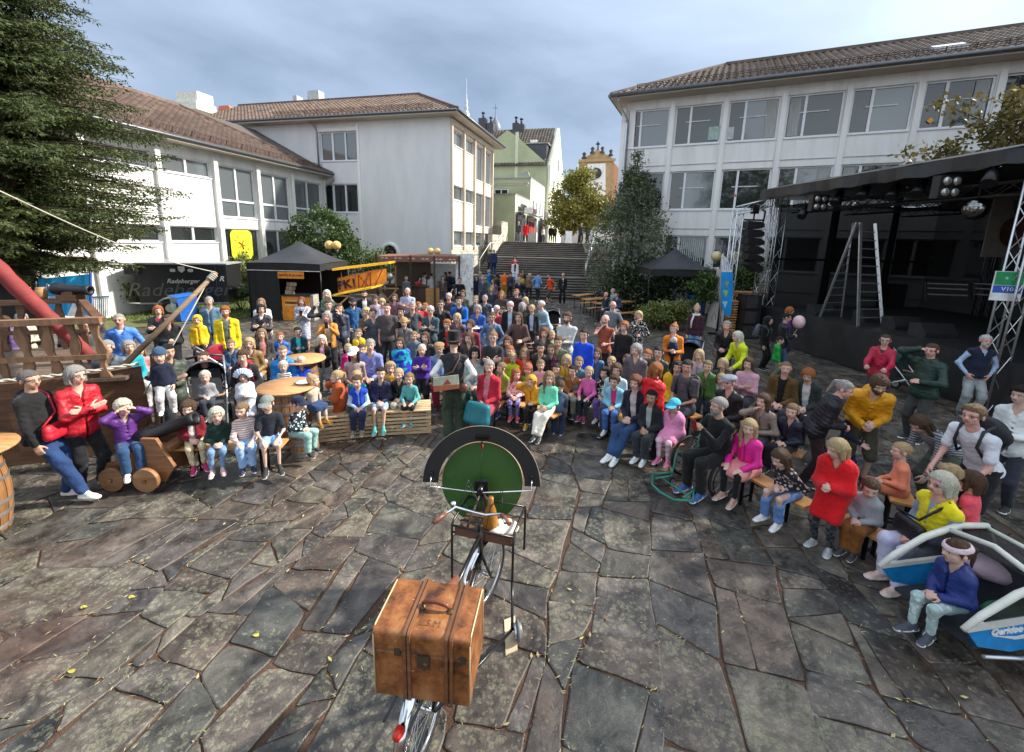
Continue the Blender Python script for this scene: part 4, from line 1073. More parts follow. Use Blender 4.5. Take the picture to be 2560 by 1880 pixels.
# rubble base under the side face
def rubble(par,p0,dx,n,L,prof,name='stone_block',seed=1,hrow=.26,limit=120,mm=None):
 """coursed rubble; prof(x) gives bottom and top heights"""
 rng=random.Random(seed);mm=mm or mat('rubble_stone',(.50,.45,.35),.85,var=.2,scale=3,bump=.6,bscale=14,rnd=.25,col2=(.62,.57,.46));bk_=MB();x=0
 cnt=0;stuff=MB();z=0.0
 zmax=max(prof(0)[1],prof(L)[1]);zz=min(prof(0)[0],prof(L)[0])
 while zz<zmax:
  h=rng.uniform(.75,1.2)*hrow;x=rng.uniform(-.3,0)
  while x<L:
   w=rng.uniform(.25,.7);lo_,hi_=prof(min(max(x+w/2,0),L));x0,x1=max(0,x),min(L,x+w);z0,z1=max(zz,lo_),min(zz+h,hi_)
   if x1-x0>.06 and z1-z0>.05:
    d=rng.uniform(.01,.05);mbb=stuff if cnt>=limit else MB()
    mbb.obox(np.array(p0)+dx*(x0+.01)+UP*(z0+.01),dx*(x1-x0-.02),UP*(z1-z0-.02),n*d)
    if mbb is not stuff:mbb.build(name,mm,par)
    cnt+=1
   x+=w
  zz+=h
 if stuff.v:o=stuff.build(name+'s',mm,par);o['kind']='stuff'
 nseg=12
 for i in range(nseg):
  a,b_=L*i/nseg,L*(i+1)/nseg;lo_,hi_=prof((a+b_)/2)
  if hi_-lo_>.02:bk_.obox(np.array(p0)+dx*a+UP*lo_-n*.35,dx*(b_-a),UP*(hi_-lo_),n*.35)
 bk_.build('mortar',mat('mortar',(.34,.31,.26),.9),par)
rubble(B1,K+D1*.0,D1,N1,8.5,lambda x:(0.0,2.78),seed=3,limit=110)
# eaves, soffit, gutter, roof
OV=.75
A=K-D1*OV+N1*OV+UP*(EZ-.02);Bp=K-D1*OV+D2*LF+UP*(EZ-.02);Cc=K+D1*9.6+N1*OV+UP*(EZ-.02);Dd=K+D1*9.6+D2*LF+UP*(EZ-.02)
so=MB();so.add([A,Bp,Dd,Cc],[(0,1,2,3)]);so.add([p+UP*.2 for p in(A,Bp,Dd,Cc)],[(0,3,2,1)])
for p,q in((A,Bp),(Cc,A),(Dd,Cc),(Bp,Dd)):so.add([p,q,q+UP*.2,p+UP*.2],[(0,1,2,3)])
so.build('soffit',M_SOFFIT,B1)
gutter(B1,A+UP*.15-D1*.06,Bp+UP*.15-D1*.06);gutter(B1,A+UP*.15+N1*.06,Cc+UP*.15+N1*.06)
RH=2.75;mid=(9.6+OV)/2
Rg0=K+D1*(mid-OV)+D2*(mid-OV-.3)+UP*(EZ+RH);Rg1=K+D1*(mid-OV)+D2*LF+UP*(EZ+RH)
e0,e1=A+UP*.2,Bp+UP*.2
tiles(B1,e0,e1,Rg0,Rg1,M_TILE,tw=.30,rl=.36,limit=120)
tiles(B1,Cc+UP*.2,A+UP*.2,Rg0,Rg0+D1*.01,M_TILE,tw=.30,rl=.36)
upv=nrm((Rg0+Rg1)/2-(e0+e1)/2);nn_=nrm(np.cross(D2,upv));nn_=nn_ if nn_[2]>0 else-nn_
snowguard(B1,e0+D2*1.5,e0+D2*13,upv,nn_)
rt=MB();rt.bar(Rg0+UP*.06,Rg1+UP*.06,.22,.14);rt.bar(A+UP*.27,Rg0+UP*.06,.2,.12);rt.build('ridge_tile',M_TILE,B1)
pp=HIT(775,290,K,D2)+N2*.5
pipe(B1,[HIT(773,292,K,D2)+N2*.70,HIT(790,320,K,D2)+N2*.08,HIT(793,330,K,D2)+N2*.08,HIT(800,426,K,D2)+N2*.08])
for(u,v,s_)in((789,228,.8),(744,240,.3)):
 c=HIT(u,v,K+D1*6.2,D2);b=MB();b.box(c+UP*(-1.15),(s_*1.3,.7,2.2),rad(AX2));b.build('chimney',mat('sheet_grey',(.42,.42,.42),.5,.3),B1)
c=HIT(485,240,K+D1*4,D2)
xb=MB();xb.box(HIT(488,254,K+D1*8,D2),(2.4,1.6,1.2),rad(AX2));xb.box(HIT(480,272,K+D1*8,D2),(3.4,2.0,.7),rad(AX2));xb.build('roof_hut',mat('hut_cream',(.70,.68,.58),.8),B1)
sl_=HIT(664,280,(e0+Rg0)/2,D2);sk_=MB();sk_.box(sl_,(.7,.5,.12),rad(AX2));sk_.build('skylight',M_GLASSL,B1)
# distant red roofs above the ridge
for nm,(u0,u1,v,d)in dict(a=(545,575,262,60.),b=(715,825,250,60.)).items():
 q0,q1=DY(u0,v+10,d),DY(u1,v+8,d);rb=MB();rb.prism([q0-UP*8,q1-UP*8,q1,q1-(q1-q0)*.12+UP*.35,q0+(q1-q0)*.12+UP*.35,q0],(0,6,0));tag(rb.build('distant_house',mat('roof_orange',(.55,.16,.08),.7)),'orange roof %s beyond the school roof'%('edge at the pale hut'if nm=='a'else 'behind the grey chimney box'),'house')
 # ---------- two-storey left wing
Q0=HIT(812,470,K,D2);Q=np.array([Q0[0],Q0[1],0])+N2*0.01
wx=lambda u,v:float((Q-HIT(u,v,Q,D1))@D1)
B2=thing('school_wing','two storey white school wing with tall windows and brown tiled roof on the left','school building',tuple(Q))
LW=22.0;WE=7.35
WP=Q-D1*LW
X=lambda u,v:LW-wx(u,v)
pil=[LW-.2,X(728,470),X(640,430),X(534,420)]
sp1=pil[2]-pil[3];spb=3.0
p4=X(389,400);step=pil[3]-p4
pil+=[p4,p4-step,p4-2*step,p4-3*step]
hol=[];bw=[]
for i in range(len(pil)-1):
 x1,x0=pil[i]-.16,pil[i+1]+.16
 if x0<.2:break
 if i<3:bw+=[(x0,x1,4.28,6.85,'big'),(x0,x1,1.0,3.72,'low')]
 else:bw+=[(x0,x1,6.08,6.85,'slit'),(x0,x1,3.02,3.75,'slit')]
for a in bw:hol.append(a[:4])
facade(B2,WP,D1,N1,LW,-.2,WE,hol,.3,M_WALLW)
pb=MB()
for x in pil:pb.obox(WP+D1*(x-.11)+UP*0,D1*.22,UP*7.1,N1*.17)
pb.build('pilasters',M_WALLW,B2)
for x0,x1,z0,z1,k in bw:
 if k=='slit':window(B2,WP+D1*x0+UP*z0,D1,N1,x1-x0,z1-z0,(1,1),glass=M_GLASSL if z0>5 else M_GLASS)
 else:window(B2,WP+D1*x0+UP*z0,D1,N1,x1-x0,z1-z0,(1,1),bars=(.85,),glass=M_GLASSL if k=='big'else M_GLASS)
 # yellow painted sun in the lower window
ys=HIT(608,612,Q-N1*0.0,D1)-N1*.07;sg=MB()
def rrect(c,dx,dy,w,h,r,n=5):
 P=[]
 for sx,sy,a0 in((1,1,0),(-1,1,90),(-1,-1,180),(1,-1,270)):
  for k in range(n+1):a=rad(a0+90*k/n);P.append(np.array(c)+dx*(sx*(w/2-r)+r*math.cos(a))+dy*(sy*(h/2-r)+r*math.sin(a)))
 return P
sg.prism(rrect(ys,D1,UP,1.35,1.55,.3),-N1*.03);so_=thing('window_picture','yellow rounded picture of a sun hanging in a lower wing window','picture',tuple(ys));sg.build('panel',simple('yellow_panel',(.72,.75,.03),.5),so_)
sr=MB()
for k in range(12):
 a=k*math.pi/6;d=D1*math.cos(a)+UP*math.sin(a);sr.bar(ys+N1*.01+d*.38,ys+N1*.01+d*.52,.05,.01)
sr.build('rays',simple('ray_green',(.35,.42,.03),.6),so_);sr=MB()
for k in range(5):
 a=k*math.tau/5;d=D1*math.cos(a)+UP*math.sin(a);sr.bar(ys+N1*.012,ys+N1*.012+d*.26,.09,.012)
sr.build('flower',simple('flower_red',(.75,.12,.03),.6),so_)
e0=WP+N1*.7+UP*7.5;e1=Q+N1*.7+UP*7.5+N2*.0
so=MB();so.obox(WP+UP*WE,D1*(LW-.02),N1*.7,UP*.12);so.build('soffit',M_SOFFIT,B2);gutter(B2,e0+N1*.05,e1+N1*.05)
rgz=7.5+3.0;RW0=WP-N1*5.3+UP*rgz;RW1=Q-N1*5.3+UP*rgz
tiles(B2,e0,e1,RW0,Q-N1*5.3-D1*5.3+UP*rgz,M_TILE,limit=300,near=np.array([-14.,24,8.]))
upv=nrm(RW0-e0);nn_=nrm(np.cross(D1,upv));nn_=nn_ if nn_[2]>0 else-nn_
snowguard(B2,e0,e1-D1*.5,upv,nn_)
va=MB();va.prism([e1+UP*.02,Q-N1*5.3-D1*5.3+UP*rgz,Q-N1*5.3+UP*rgz+D1*0],-UP*.1);va.build('roof_hip',mat('hip_dark',(.10,.08,.07),.8),B2)
rt=MB();rt.bar(RW0+UP*.08,Q-N1*5.3-D1*5.3+UP*(rgz+.08),.22,.14);rt.bar(e1+UP*.1,Q-N1*5.3-D1*5.3+UP*(rgz+.08),.2,.12);rt.build('ridge_tile',M_TILE,B2)
pipe(B2,[e1+N1*.05-D1*.1,e1+N1*.1-D1*.1-UP*.35,Q-D1*.12+N1*.16+UP*6.7,Q-D1*.12+N1*.16+UP*5.9,Q-D1*.12+N1*.12+UP*.2])
# ---------- right school block
KR0=DY(1552,600,24.0);KR=np.array([KR0[0],KR0[1],0]);NB=np.array([-D3[1],D3[0],0]);NB=-NB if NB[1]>0 else NB;DR=-D3
B3=thing('school_building','long three storey school block with large windows behind the stage on the right','school building',tuple(KR))
rx=lambda u,v:float((HIT(u,v,KR,D3)-KR)@DR)
LR=26.;EZ3=10.72;x0w=rx(1567,300);bay=(rx(2308,250)-x0w)/5
rows=[(8.33,10.15),(5.2,7.08),(2.3,3.92)];hol=[];bw=[]
for i in range(11):
 a=x0w+i*bay
 if a+bay>LR-.1:break
 for z0,z1 in rows:hol.append((a,a+bay-.27,z0,z1));bw.append((a,a+bay-.27,z0,z1,i))
facade(B3,KR,DR,NB,LR,-.3,EZ3,hol,.35,M_WALLW)
pb=MB()
for i in range(12):
 a=x0w+i*bay-.27
 if a<LR-.3:pb.obox(KR+DR*(a+.03)+UP*.5,DR*.21,UP*9.8,NB*.10)
pb.build('pilasters',M_WALLW,B3)
for z0,z1 in rows:
 for i in range(11):
  a=x0w+i*bay;tr=MB()
  if a+bay<LR:tr.obox(KR+DR*a+UP*(z0-.95),DR*(bay-.28),UP*.03,NB*.03);tr.build('panel_line',mat('panel_line',(.45,.45,.44),.8),B3)
rg_=random.Random(5)
for a,b_,z0,z1,i in bw:
 rev=False
 window(B3,KR+DR*a+UP*z0,DR,NB,b_-a,z1-z0,(1,2.05),glass=[M_GLASSL if(i*3+int(z0))%3==0 else M_GLASS,M_GLASS if(i+int(z0))%2 else M_GLASSL],blinds=12 if(z0<3 and i==1)else 0)
 if z0>4 and i<9:
 # the ceiling lights of the classrooms show as pale bars behind the glass
  l=MB();l.obox(KR+DR*(a+.5)+UP*(z0+1.05)-NB*.11,DR*(b_-a-1.0),UP*.05,NB*.004);l.build('ceiling_lamp',simple('lamp_strip',(.55,.58,.56),.6),B3)
for a,b_,z0,z1,i in bw:
 if rg_.random()<.3 and z0>2.5:
  l=MB();l.obox(KR+DR*(a+rg_.choice((.12,b_-a-.55)))+UP*(z0+.1)-NB*.115,DR*.42,UP*(z1-z0-.2),NB*.004);l.build('curtain',mat('curtain',(.34,.35,.33),.8,stretch=(9,9,.3),var=.3),B3)
for(u,v,w,h,c)in((1785,332,.5,.6,(.36,.46,.42)),(1826,332,.28,.55,(.5,.52,.52)),(1578,350,.2,.6,(.4,.42,.43))):
 q=HIT(u,v,KR,D3)-NB*.10;l=MB();l.obox(q-DR*w/2-UP*h/2,DR*w,UP*h,NB*.01);l.build('pinned_sheet',simple('sheet_%d'%u,c,.8),B3)
q=HIT(2328,300,KR,D3)-NB*.09;l=MB();l.prism([q-DR*.12,q-UP*.12,q+DR*.12,q+UP*.12],NB*.01);l.build('sticker',simple('sticker_orange',(.75,.35,.03),.6),B3)
for q in((1830,492),):
 p=HIT(q[0],q[1],KR,D3)-NB*.09;l=MB();l.prism([p,p+DR*.25+UP*.02,p+DR*.12+UP*.14],NB*.01);l.build('sticker',simple('sticker_red',(.5,.10,.06),.6),B3)
sb=MB();sb.obox(KR+UP*-.3,D1*0+NB*-11,DR*.3,UP*(EZ3+.3));sb.build('side_wall',M_WALLW,B3)
OV3=.85;A=KR-DR*OV3+NB*OV3+UP*EZ3;Bp=KR+DR*LR+NB*OV3+UP*EZ3;Cc=KR-DR*OV3-NB*10.8+UP*EZ3;Dd=KR+DR*LR-NB*10.8+UP*EZ3
so=MB();so.obox(A-UP*.14,DR*(LR+OV3),-NB*(10.8+OV3),UP*.15);so.build('soffit',M_SOFFIT,B3)
gutter(B3,A+NB*.06,Bp+NB*.06,.09);gutter(B3,A-DR*.06,Cc-DR*.06,.09)
RG0=KR-NB*4.6+DR*4.2+UP*13.3;RG1=KR-NB*4.6+DR*LR+UP*13.3
tiles(B3,A+UP*.04,Bp+UP*.04,RG0,RG1,M_TILEG,tw=.31,rl=.37,limit=300,near=Bp-DR*6)
tiles(B3,Cc+UP*.04,A+UP*.04,RG0,RG0+NB*.01,M_TILEG,tw=.31,rl=.37)
upv=nrm((RG0+RG1)/2-(A+Bp)/2);upv=nrm(upv-DR*(upv@DR));nn_=nrm(np.cross(DR,upv));nn_=nn_ if nn_[2]>0 else-nn_
snowguard(B3,A+DR*1.2,Bp,upv,nn_,simple('guard_dark',(.05,.035,.03),.6))
rt=MB();rt.bar(RG0+UP*.08,RG1+UP*.08,.22,.14);rt.bar(A+UP*.1,RG0+UP*.08,.2,.12);rt.build('ridge_tile',M_TILEG,B3)
ey=MB();sp_=HIT(2380,113,(A+RG0)/2*1.0,D3);sp2=A+upv*1.3+DR*float((HIT(2380,113,A+upv*1.3,D3)-A)@DR)
ey.obox(sp2-DR*.5+nn_*.05,DR*1.0,upv*.7,nn_*.14);ey.build('skylight',simple('skylight_white',(.75,.77,.78),.3),B3)
pipe(B3,[A+DR*.35-UP*.05,A+DR*.4-UP*.3,KR+NB*.1-DR*.02+UP*9.6,KR+NB*.1-DR*.02+UP*.3],.05)
# ================================================================== stairs, terrace, old town behind
TZ=3.4
stairs=thing('stone_staircase','wide dark stone staircase of three flights rising to the shopping street','staircase',(1.0,26.4,0))
def sxl(y):return-3.45+(y-26.4)*.257
M_STEP=mat('step_stone_skylit',(.16,.145,.13),.35,var=.35,scale=1.5,bump=.3,col2=(.24,.22,.20));M_RISER=mat('step_riser',(.035,.03,.027),.7,var=.4,scale=2)  # tread painted paler than the riser for the sky reflected on wet stone
yy,zz=26.4,0.0
for fl in range(3):
 for k in range(8):
  zz+=TZ/24;dep_=.33 if k<7 else(1.35 if fl<2 else.6)
  s_=MB();x0=sxl(yy);x1=6.0+(yy-26.4)*.2
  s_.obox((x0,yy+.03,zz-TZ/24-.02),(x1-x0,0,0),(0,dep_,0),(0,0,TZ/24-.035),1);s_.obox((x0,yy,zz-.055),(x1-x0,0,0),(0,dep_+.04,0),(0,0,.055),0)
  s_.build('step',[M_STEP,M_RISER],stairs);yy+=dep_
YT=yy
ub=MB();ub.obox((-45,26.5,-.3),(0,0,0),(0,0,0),(0,0,0));
for k in range(12):
 y0,y1=26.6+k*.82,26.6+(k+1)*.82;z=max(0.02,(y0-26.6)/9.9*TZ-.25)
 ub.obox((sxl(y0),y0,-.2),(9.4,0,0),(0,y1-y0,0),(0,0,z+.02))
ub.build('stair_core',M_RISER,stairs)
tb=MB();tb.add([(-60,YT-.1,TZ-.02),(70,YT-.1,TZ-.02),(90,170,TZ-.02),(-90,170,TZ-.02)],[(0,1,2,3)]);tb.obox((5.6,34.6,-.3),(40,0,0),(0,YT-34.6,0),(0,0,TZ+.27))
tb.obox((-60,YT-.4,-.3),(58.9,0,0),(0,.35,0),(0,0,TZ+.27))
struct(tb.build('upper_street',mat('street_paving',(.30,.27,.24),.5,var=.2,scale=1.2,bump=.2)))
def rail(name,label,pts,posts,h=.95,m=None,r=.025,mid=True):
 o=thing(name,label,'handrail',pts[0]);b=MB();P=[Vector(p)+Vector((0,0,h))for p in pts];b.tube(P,r,6);b.build('rail',m or M_ALU,o)
 if mid:b=MB();b.tube([p-Vector((0,0,h*.45))for p in P],r*.8,6);b.build('rail',m or M_ALU,o)
 for p in posts:b=MB();b.cyl(p,Vector(p)+Vector((0,0,h)),r,n=6);b.build('post',m or M_ALU,o)
 return o
def sz(y):
 for a,b_,z0,z1 in((26.4,28.71,0,1.13),(28.71,30.06,1.13,1.13),(30.06,32.4,1.13,2.27),(32.4,33.7,2.27,2.27),(33.7,36.3,2.27,3.4)):
  if y<=b_:return z0+(z1-z0)*(y-a)/(b_-a)
 return 3.4
HR=[(4.85+(y-29.4)*.25,y,sz(y))for y in(29.4,30.1,32.4,33.7,36.2)]
rail('handrail','silver handrail running up the right side of the stone stairs',HR,HR)
HL=[(sxl(y)+.12,y,sz(y)+.05)for y in(26.6,28.7,30.1,32.4,33.7,35.9)]
rail('handrail','pale handrail along the rubble wall left of the stairs',HL,HL,m=M_WHITE,mid=False)
# rubble wall between the school and the top of the stairs
RWt=thing('stone_wall','light rubble wall with door opening at the left head of the stairs','wall',(-1.9,35.5,0))
rubble(RWt,(-3.2,33.9,0),np.array([nrm((.257,1,0))[0],nrm((.257,1,0))[1],0]),np.array([.968,-.25,0]),4.6,lambda x:(sz(33.4+x*.9)-.2,3.2+.5*x if x>1 else 3.2),seed=8,limit=90)if False else None
p0w=np.array([sxl(33.4)-.05,33.4,0]);dw=nrm((.257,1,0));nw=np.array([dw[1],-dw[0],0])
rubble(RWt,p0w,dw,nw,4.2,lambda x:(1.0,3.9+(1.1 if x>2.6 else 0)),seed=8,limit=90)
pf=MB()
for k in range(9):pf.bar(np.array(p0w)+dw*(.2+k*.26)+UP*3.9,np.array(p0w)+dw*(.2+k*.26)+UP*4.6,.03)
pf.bar(np.array(p0w)+dw*.1+UP*4.6,np.array(p0w)+dw*2.4+UP*4.6,.04);pf.build('railing',simple('iron_dark',(.03,.03,.03),.5),RWt)
M_GREEN=mat('render_green',(.40,.44,.26),.85,var=.1,scale=.5,bump=.1,col2=(.48,.51,.31));M_YEL=mat('render_yellow',(.66,.66,.48),.85,var=.06,scale=.5,col2=(.72,.72,.54))
def block(par,px0,px1,top,d,ext,m,m2,name='wall',z0=TZ-.3,side=None):
 """house body: front from px0 to px1 at depth d, running back ext metres along the street"""
 c=DY(px1,top,d);l=DY(px0,top,d);H_=c[2];c=np.array([c[0],c[1],z0]);w=abs(l[0]-c[0])
 b=MB();b.obox(c+D2*w,-D2*w,D1*ext,UP*(H_-z0));b.build(name,m,par)
 b=MB();b.obox(c+N1*.0,D1*ext,N1*.03,UP*(H_-z0));b.build('street_wall',m2,par)
 return c,H_
HG=thing('town_house','pale green town house with stepped annexes at the head of the stairs','house',DY(1288,604,39.))
c1,h1=block(HG,1180,1288,487,39.,6.0,M_GREEN,M_YEL)
b=MB();b.obox(c1+D2*4.2+UP*(h1-c1[2])-D1*.05,-D2*4.25,D1*6.1,UP*.12);b.build('parapet',mat('cap_grey',(.30,.29,.26),.7),HG)
c2_,h2=block(HG,1150,1327,447,44.9,8.0,M_GREEN,M_WALLW)
b=MB();b.obox(c2_+D2*7+UP*(h2-c2_[2])-D1*.05,-D2*7.05,D1*8.1,UP*.14);b.build('parapet',MC['cap_grey'],HG)
for k in range(4):
 window(HG,c2_+D1*(1.0+1.75*k)+N1*.04+UP*(6.3-TZ+.3),D1,N1,.8,1.35,(1,),depth=.02,sill=False)
window(HG,DY(1237,489,44.85)+N2*.05,-D2,N2,1.4,.6,(1,1),depth=.0,sill=False)
b=MB();b.obox(DY(1224,461,44.7),-D2*4.0,N2*.35,UP*.12);b.obox(DY(1224,466,44.7),-D2*3.9,N2*.2,UP*.08);b.build('awning_case',mat('awning_tan',(.42,.40,.30),.7),HG)
HB=thing('town_house','tall green gabled house with dark tiled roof, chimneys and dormer','house',DY(1367,604,52.4))
gp=[DY(u,v,52.4-(u-1367)/1075*0)for u,v in((1200,360),(1242,347),(1268,325),(1292,341),(1367,408),(1367,610),(1200,610))]
pl0=DY(1367,500,52.4);gp=[HIT(u,v,pl0,D2)for u,v in((1205,372),(1242,347),(1268,325),(1292,341),(1367,408),(1367,607),(1205,601))]
b=MB();b.prism(gp,D1*.5);b.build('gable_wall',M_GREEN,HB)
b=MB();fw_=HIT(1289,400,pl0,D2);b.obox(HIT(1286,470,pl0,D2)-D1*.06,-D2*.35,D1*.06,UP*6.2);b.build('light_seam',mat('seam',(.62,.62,.46),.8),HB)
rid=pl0+D1*5.2;R0=HIT(1225,326,rid,D2);R1=HIT(1388,320,rid,D2);E1_=HIT(1369,412,pl0-D1*.3,D2);E0_=np.array(E1_)+D2*9;
dx_=float((R0-R1)@D2)
mroof=mat('roof_dark',(.085,.07,.055),.8,var=.3,scale=1,rnd=.2,col2=(.13,.105,.08))
tiles(HB,E1_,E1_+D2*dx_,R1,R1+D2*dx_,mroof,tw=.36,rl=.42)
sg_=MB();bk2=pl0+D1*10.4;ap=np.array([R1[0],R1[1],R1[2]]);fc=np.array([pl0[0],pl0[1],E1_[2]]);bc_=np.array([bk2[0],bk2[1],E1_[2]])
ap=np.array([(fc[0]+bc_[0])/2,(fc[1]+bc_[1])/2,R1[2]]);sg_.prism([fc*[1,1,0]+UP*TZ,bc_*[1,1,0]+UP*TZ,bc_,ap,fc],N1*.3);sg_.build('street_gable',M_YEL,HB)
for k,(o_,z)in enumerate(((2.0,6.5),(5.0,6.5),(2.0,9.4),(5.0,9.4),(5.0,12.2),(8,6.5),(8,9.4))):window(HB,fc*[1,1,0]+D1*o_+N1*.32+UP*z,D1,N1,.9,1.5,(1,),depth=.02,sill=False)
for u,v0,w in((1290,312,.8),(1303,316,.9),(1208,300,1.0),(1227,312,.9)):
 c=HIT(u,v0+22,rid,D2);b=MB();b.box(c,(w,w,2.4),rad(AX2));b.cyl(c+UP*1.2,c+UP*1.9,.14);b.cyl(c+UP*1.85,c+UP*2.0,.25,.2);b.build('chimney',mat('slate_dark',(.05,.052,.06),.6),HB)
dc=HIT(1343,382,pl0+D1*1.6,D2);b=MB();b.box(dc,(2.6,2.0,1.6),rad(AX2));b.build('dormer',mat('dormer_slate',(.05,.055,.065),.5),HB);b=MB();b.box(dc+UP*.86,(3.0,2.3,.12),rad(AX2));b.build('dormer_roof',MC['cap_grey'],HB)
b=MB();b.box(HIT(1335,356,pl0+D1*3.1,D2),(.8,.5,.5),rad(AX2));b.build('skylight',M_WHITE,HB)
SA=thing('shade_sail','grey shade sail over the roof terrace of the green house','shade sail',DY(1310,440,46.));b=MB();b.prism([DY(1297,437,47),DY(1318,427,46),DY(1323,432,46),DY(1325,442,45.5),DY(1305,441,46)],(0,.05,.02));b.bar(DY(1323,425,46),DY(1323,447,46),.07);b.build('sail',mat('sail_grey',(.3,.3,.25),.8),SA)
# shop fronts along the street, at the foot of the green houses
for i,(u0,u1,d0,c,lab,cat_)in enumerate(((1289,1312,39.2,(.05,.05,.05),'dark shop front under a grey awning at the head of the stairs','shop front'),(1315,1350,43.5,(.45,.06,.05),'shop front with red dresses in the window beside the stairs top','shop front'),(1350,1372,49.,(.08,.07,.06),'small dark shop front farther along the shopping street','shop front'))):
 p=DY(u0,604,d0);p[2]=TZ;L=4.2 if i==1 else 3.0
 t=thing('shop_front',lab,cat_,p);b=MB();b.obox(p+N1*.12,D1*L,N1*.06,UP*2.5);b.build('glazing',M_GLASS if i else simple('shop_dark',(.05,.055,.06),.2),t)
 b=MB();b.prism([p+N1*.15+UP*2.75,p+N1*1.3+UP*2.45,p+N1*1.3+UP*2.38,p+N1*.15+UP*2.6],D1*(L+.2));b.build('awning',mat('awning_%d'%i,[(.30,.30,.28),(.62,.60,.54),(.4,.4,.38)][i],.8),t)
 b=MB();b.obox(p+N1*.2+UP*2.8+D1*(L*.3),D1*1.9,N1*.08,UP*.55);b.build('fascia',simple('fascia_%d'%i,[(.1,.1,.1),(.05,.02,.02),(.08,.08,.08)][i],.5),t)
 for k in range(4 if i==1 else 2):
  b=MB();x_=.4+k*.7;b.prism([p+N1*.2+D1*x_+UP*2.0,p+N1*.2+D1*(x_+.3)+UP*2.0,p+N1*.2+D1*(x_+.38)+UP*.9,p+N1*.2+D1*(x_-.08)+UP*.9],N1*.04);b.build('dress_on_show',simple('showdress_%d'%i,c if i!=0 else(.4,.4,.38),.8),t)
sgn=thing('hanging_sign','white hanging sign board on the corner of the green annex','sign',DY(1318,526,39.));b=MB();pS=DY(1310,526,38.6);b.obox(pS-UP*.25,-D2*.75,D1*.05,UP*.5);b.build('board',M_WHITE,sgn);b=MB();b.bar(pS+UP*.3,pS+UP*.3-D2*.8,.04);b.bar(pS+UP*.3,pS-UP*.6,.05);b.build('bracket',M_BLKM,sgn)
# church gable, spires
CHU=thing('church','baroque church gable of ochre stone with white panel, round window and cross','church',DY(1492,604,110.))
M_OCH=mat('ochre_stone',(.42,.27,.12),.85,var=.25,scale=.5,bump=.2,col2=(.52,.36,.18))
cq=lambda u,v,d=110.:DY(u,v,d)
b=MB();b.prism([cq(1452,640),cq(1452,403),cq(1534,400),cq(1534,640)],(0,3,0));b.build('facade',M_OCH,CHU)
b=MB();b.prism([cq(1449,403),cq(1466,391),cq(1487,380),cq(1494,370),cq(1502,380),cq(1520,388),cq(1537,399)],(0,3,0));b.build('pediment',M_OCH,CHU)
b=MB();b.prism([cq(1469,640,109.8),cq(1469,410,109.8),cq(1514,408,109.8),cq(1514,640,109.8)],(0,.4,0));b.build('white_panel',M_WALLW,CHU)
b=MB();b.lathe([(0,.1),(1.25,.1),(1.25,-.1)],cq(1491,433,109.6),16,axis=(0,-1,0));b.build('round_window',simple('dark_hole',(.02,.02,.02),.4),CHU)
b=MB();b.obox(cq(1447,405,109.5),cq(1539,402,109.5)-cq(1447,405,109.5),(0,.6,0),(0,0,.6));b.build('cornice',M_OCH,CHU)
for u,v in((1460,393),(1481,380),(1506,379),(1527,386)):b=MB();b.lathe([(0,1.6),(.5,1.2),(.3,.6),(.6,.3),(.6,0)],cq(u,v+4),8);b.build('urn',simple('urn_dark',(.06,.055,.05),.8),CHU)
b=MB();b.bar(cq(1495,374),cq(1495,354),.3);b.bar(cq(1490,360),cq(1500,360),.3);b.build('cross',MC['urn_dark'],CHU)
b=MB();b.prism([cq(1534,405,112.),cq(1550,425,112.),cq(1550,640,112.),cq(1534,640,112.)],(0,4,0));b.build('side_roof',mat('side_pink',(.55,.28,.18),.8),CHU)
SPT=thing('church_spire','slender silver spire with mast rising behind the school roof','spire',DY(1165,604,90.));b=MB();q=DY(1166,285,90.);b.lathe([(.6,-6),(.6,0),(.5,.2),(.2,.7),(.45,1.1),(.15,1.6),(.3,2.1),(.1,2.7),(.15,3.1),(.05,3.8),(.04,6.4)],q,10);b.build('spire',mat('spire_zinc',(.45,.47,.5),.4,.5),SPT)
SP2=thing('church_tower','small onion dome with cross behind the green house','tower',DY(1238,604,120.));b=MB();q=DY(1238,325,120.);b.lathe([(1.6,-10),(1.6,0),(1.5,.8),(1.0,1.9),(.35,2.7),(.15,3.3),(.06,5.2)],q,14);b.bar(q+UP*4,q+UP*6.2,.12);b.bar(q+UP*5.3-np.array([.6,0,0]),q+UP*5.3+np.array([.6,0,0]),.12);b.build('dome',mat('slate_blue',(.13,.14,.17),.5),SP2)
for i,(u0,u1,v,d,c,lab)in enumerate(((1496,1546,520,70.,(.62,.60,.56),'white house with steep red roof below the church'),(1400,1470,545,90.,(.5,.46,.4),'pale house at the far end of the street behind the tree'))):
 q0,q1=DY(u0,v,d),DY(u1,v,d);t=thing('distant_house',lab,'house',q0);w=q1[0]-q0[0]
 b=MB();b.obox((q0[0],d,TZ-.2),(w,0,0),(0,8,0),(0,0,q0[2]-TZ));b.build('wall',mat('dist_wall_%d'%i,c,.85),t)
 b=MB();b.prism([(q0[0]-.4,d-.3,q0[2]-.3),(q0[0]+w*.5,d-.3,q0[2]+w*.75),(q0[0]+w+.4,d-.3,q0[2]-.3)],(0,8.6,0));b.build('roof',mat('roof_red',(.36,.085,.05),.75,var=.2),t)
 for k in range(3):window(t,np.array([q0[0]+w*(.15+.28*k),d-.02,q0[2]-2.4]),np.array([1.,0,0]),np.array([0,-1.,0]),w*.13,1.4,(1,),depth=.0,sill=False)
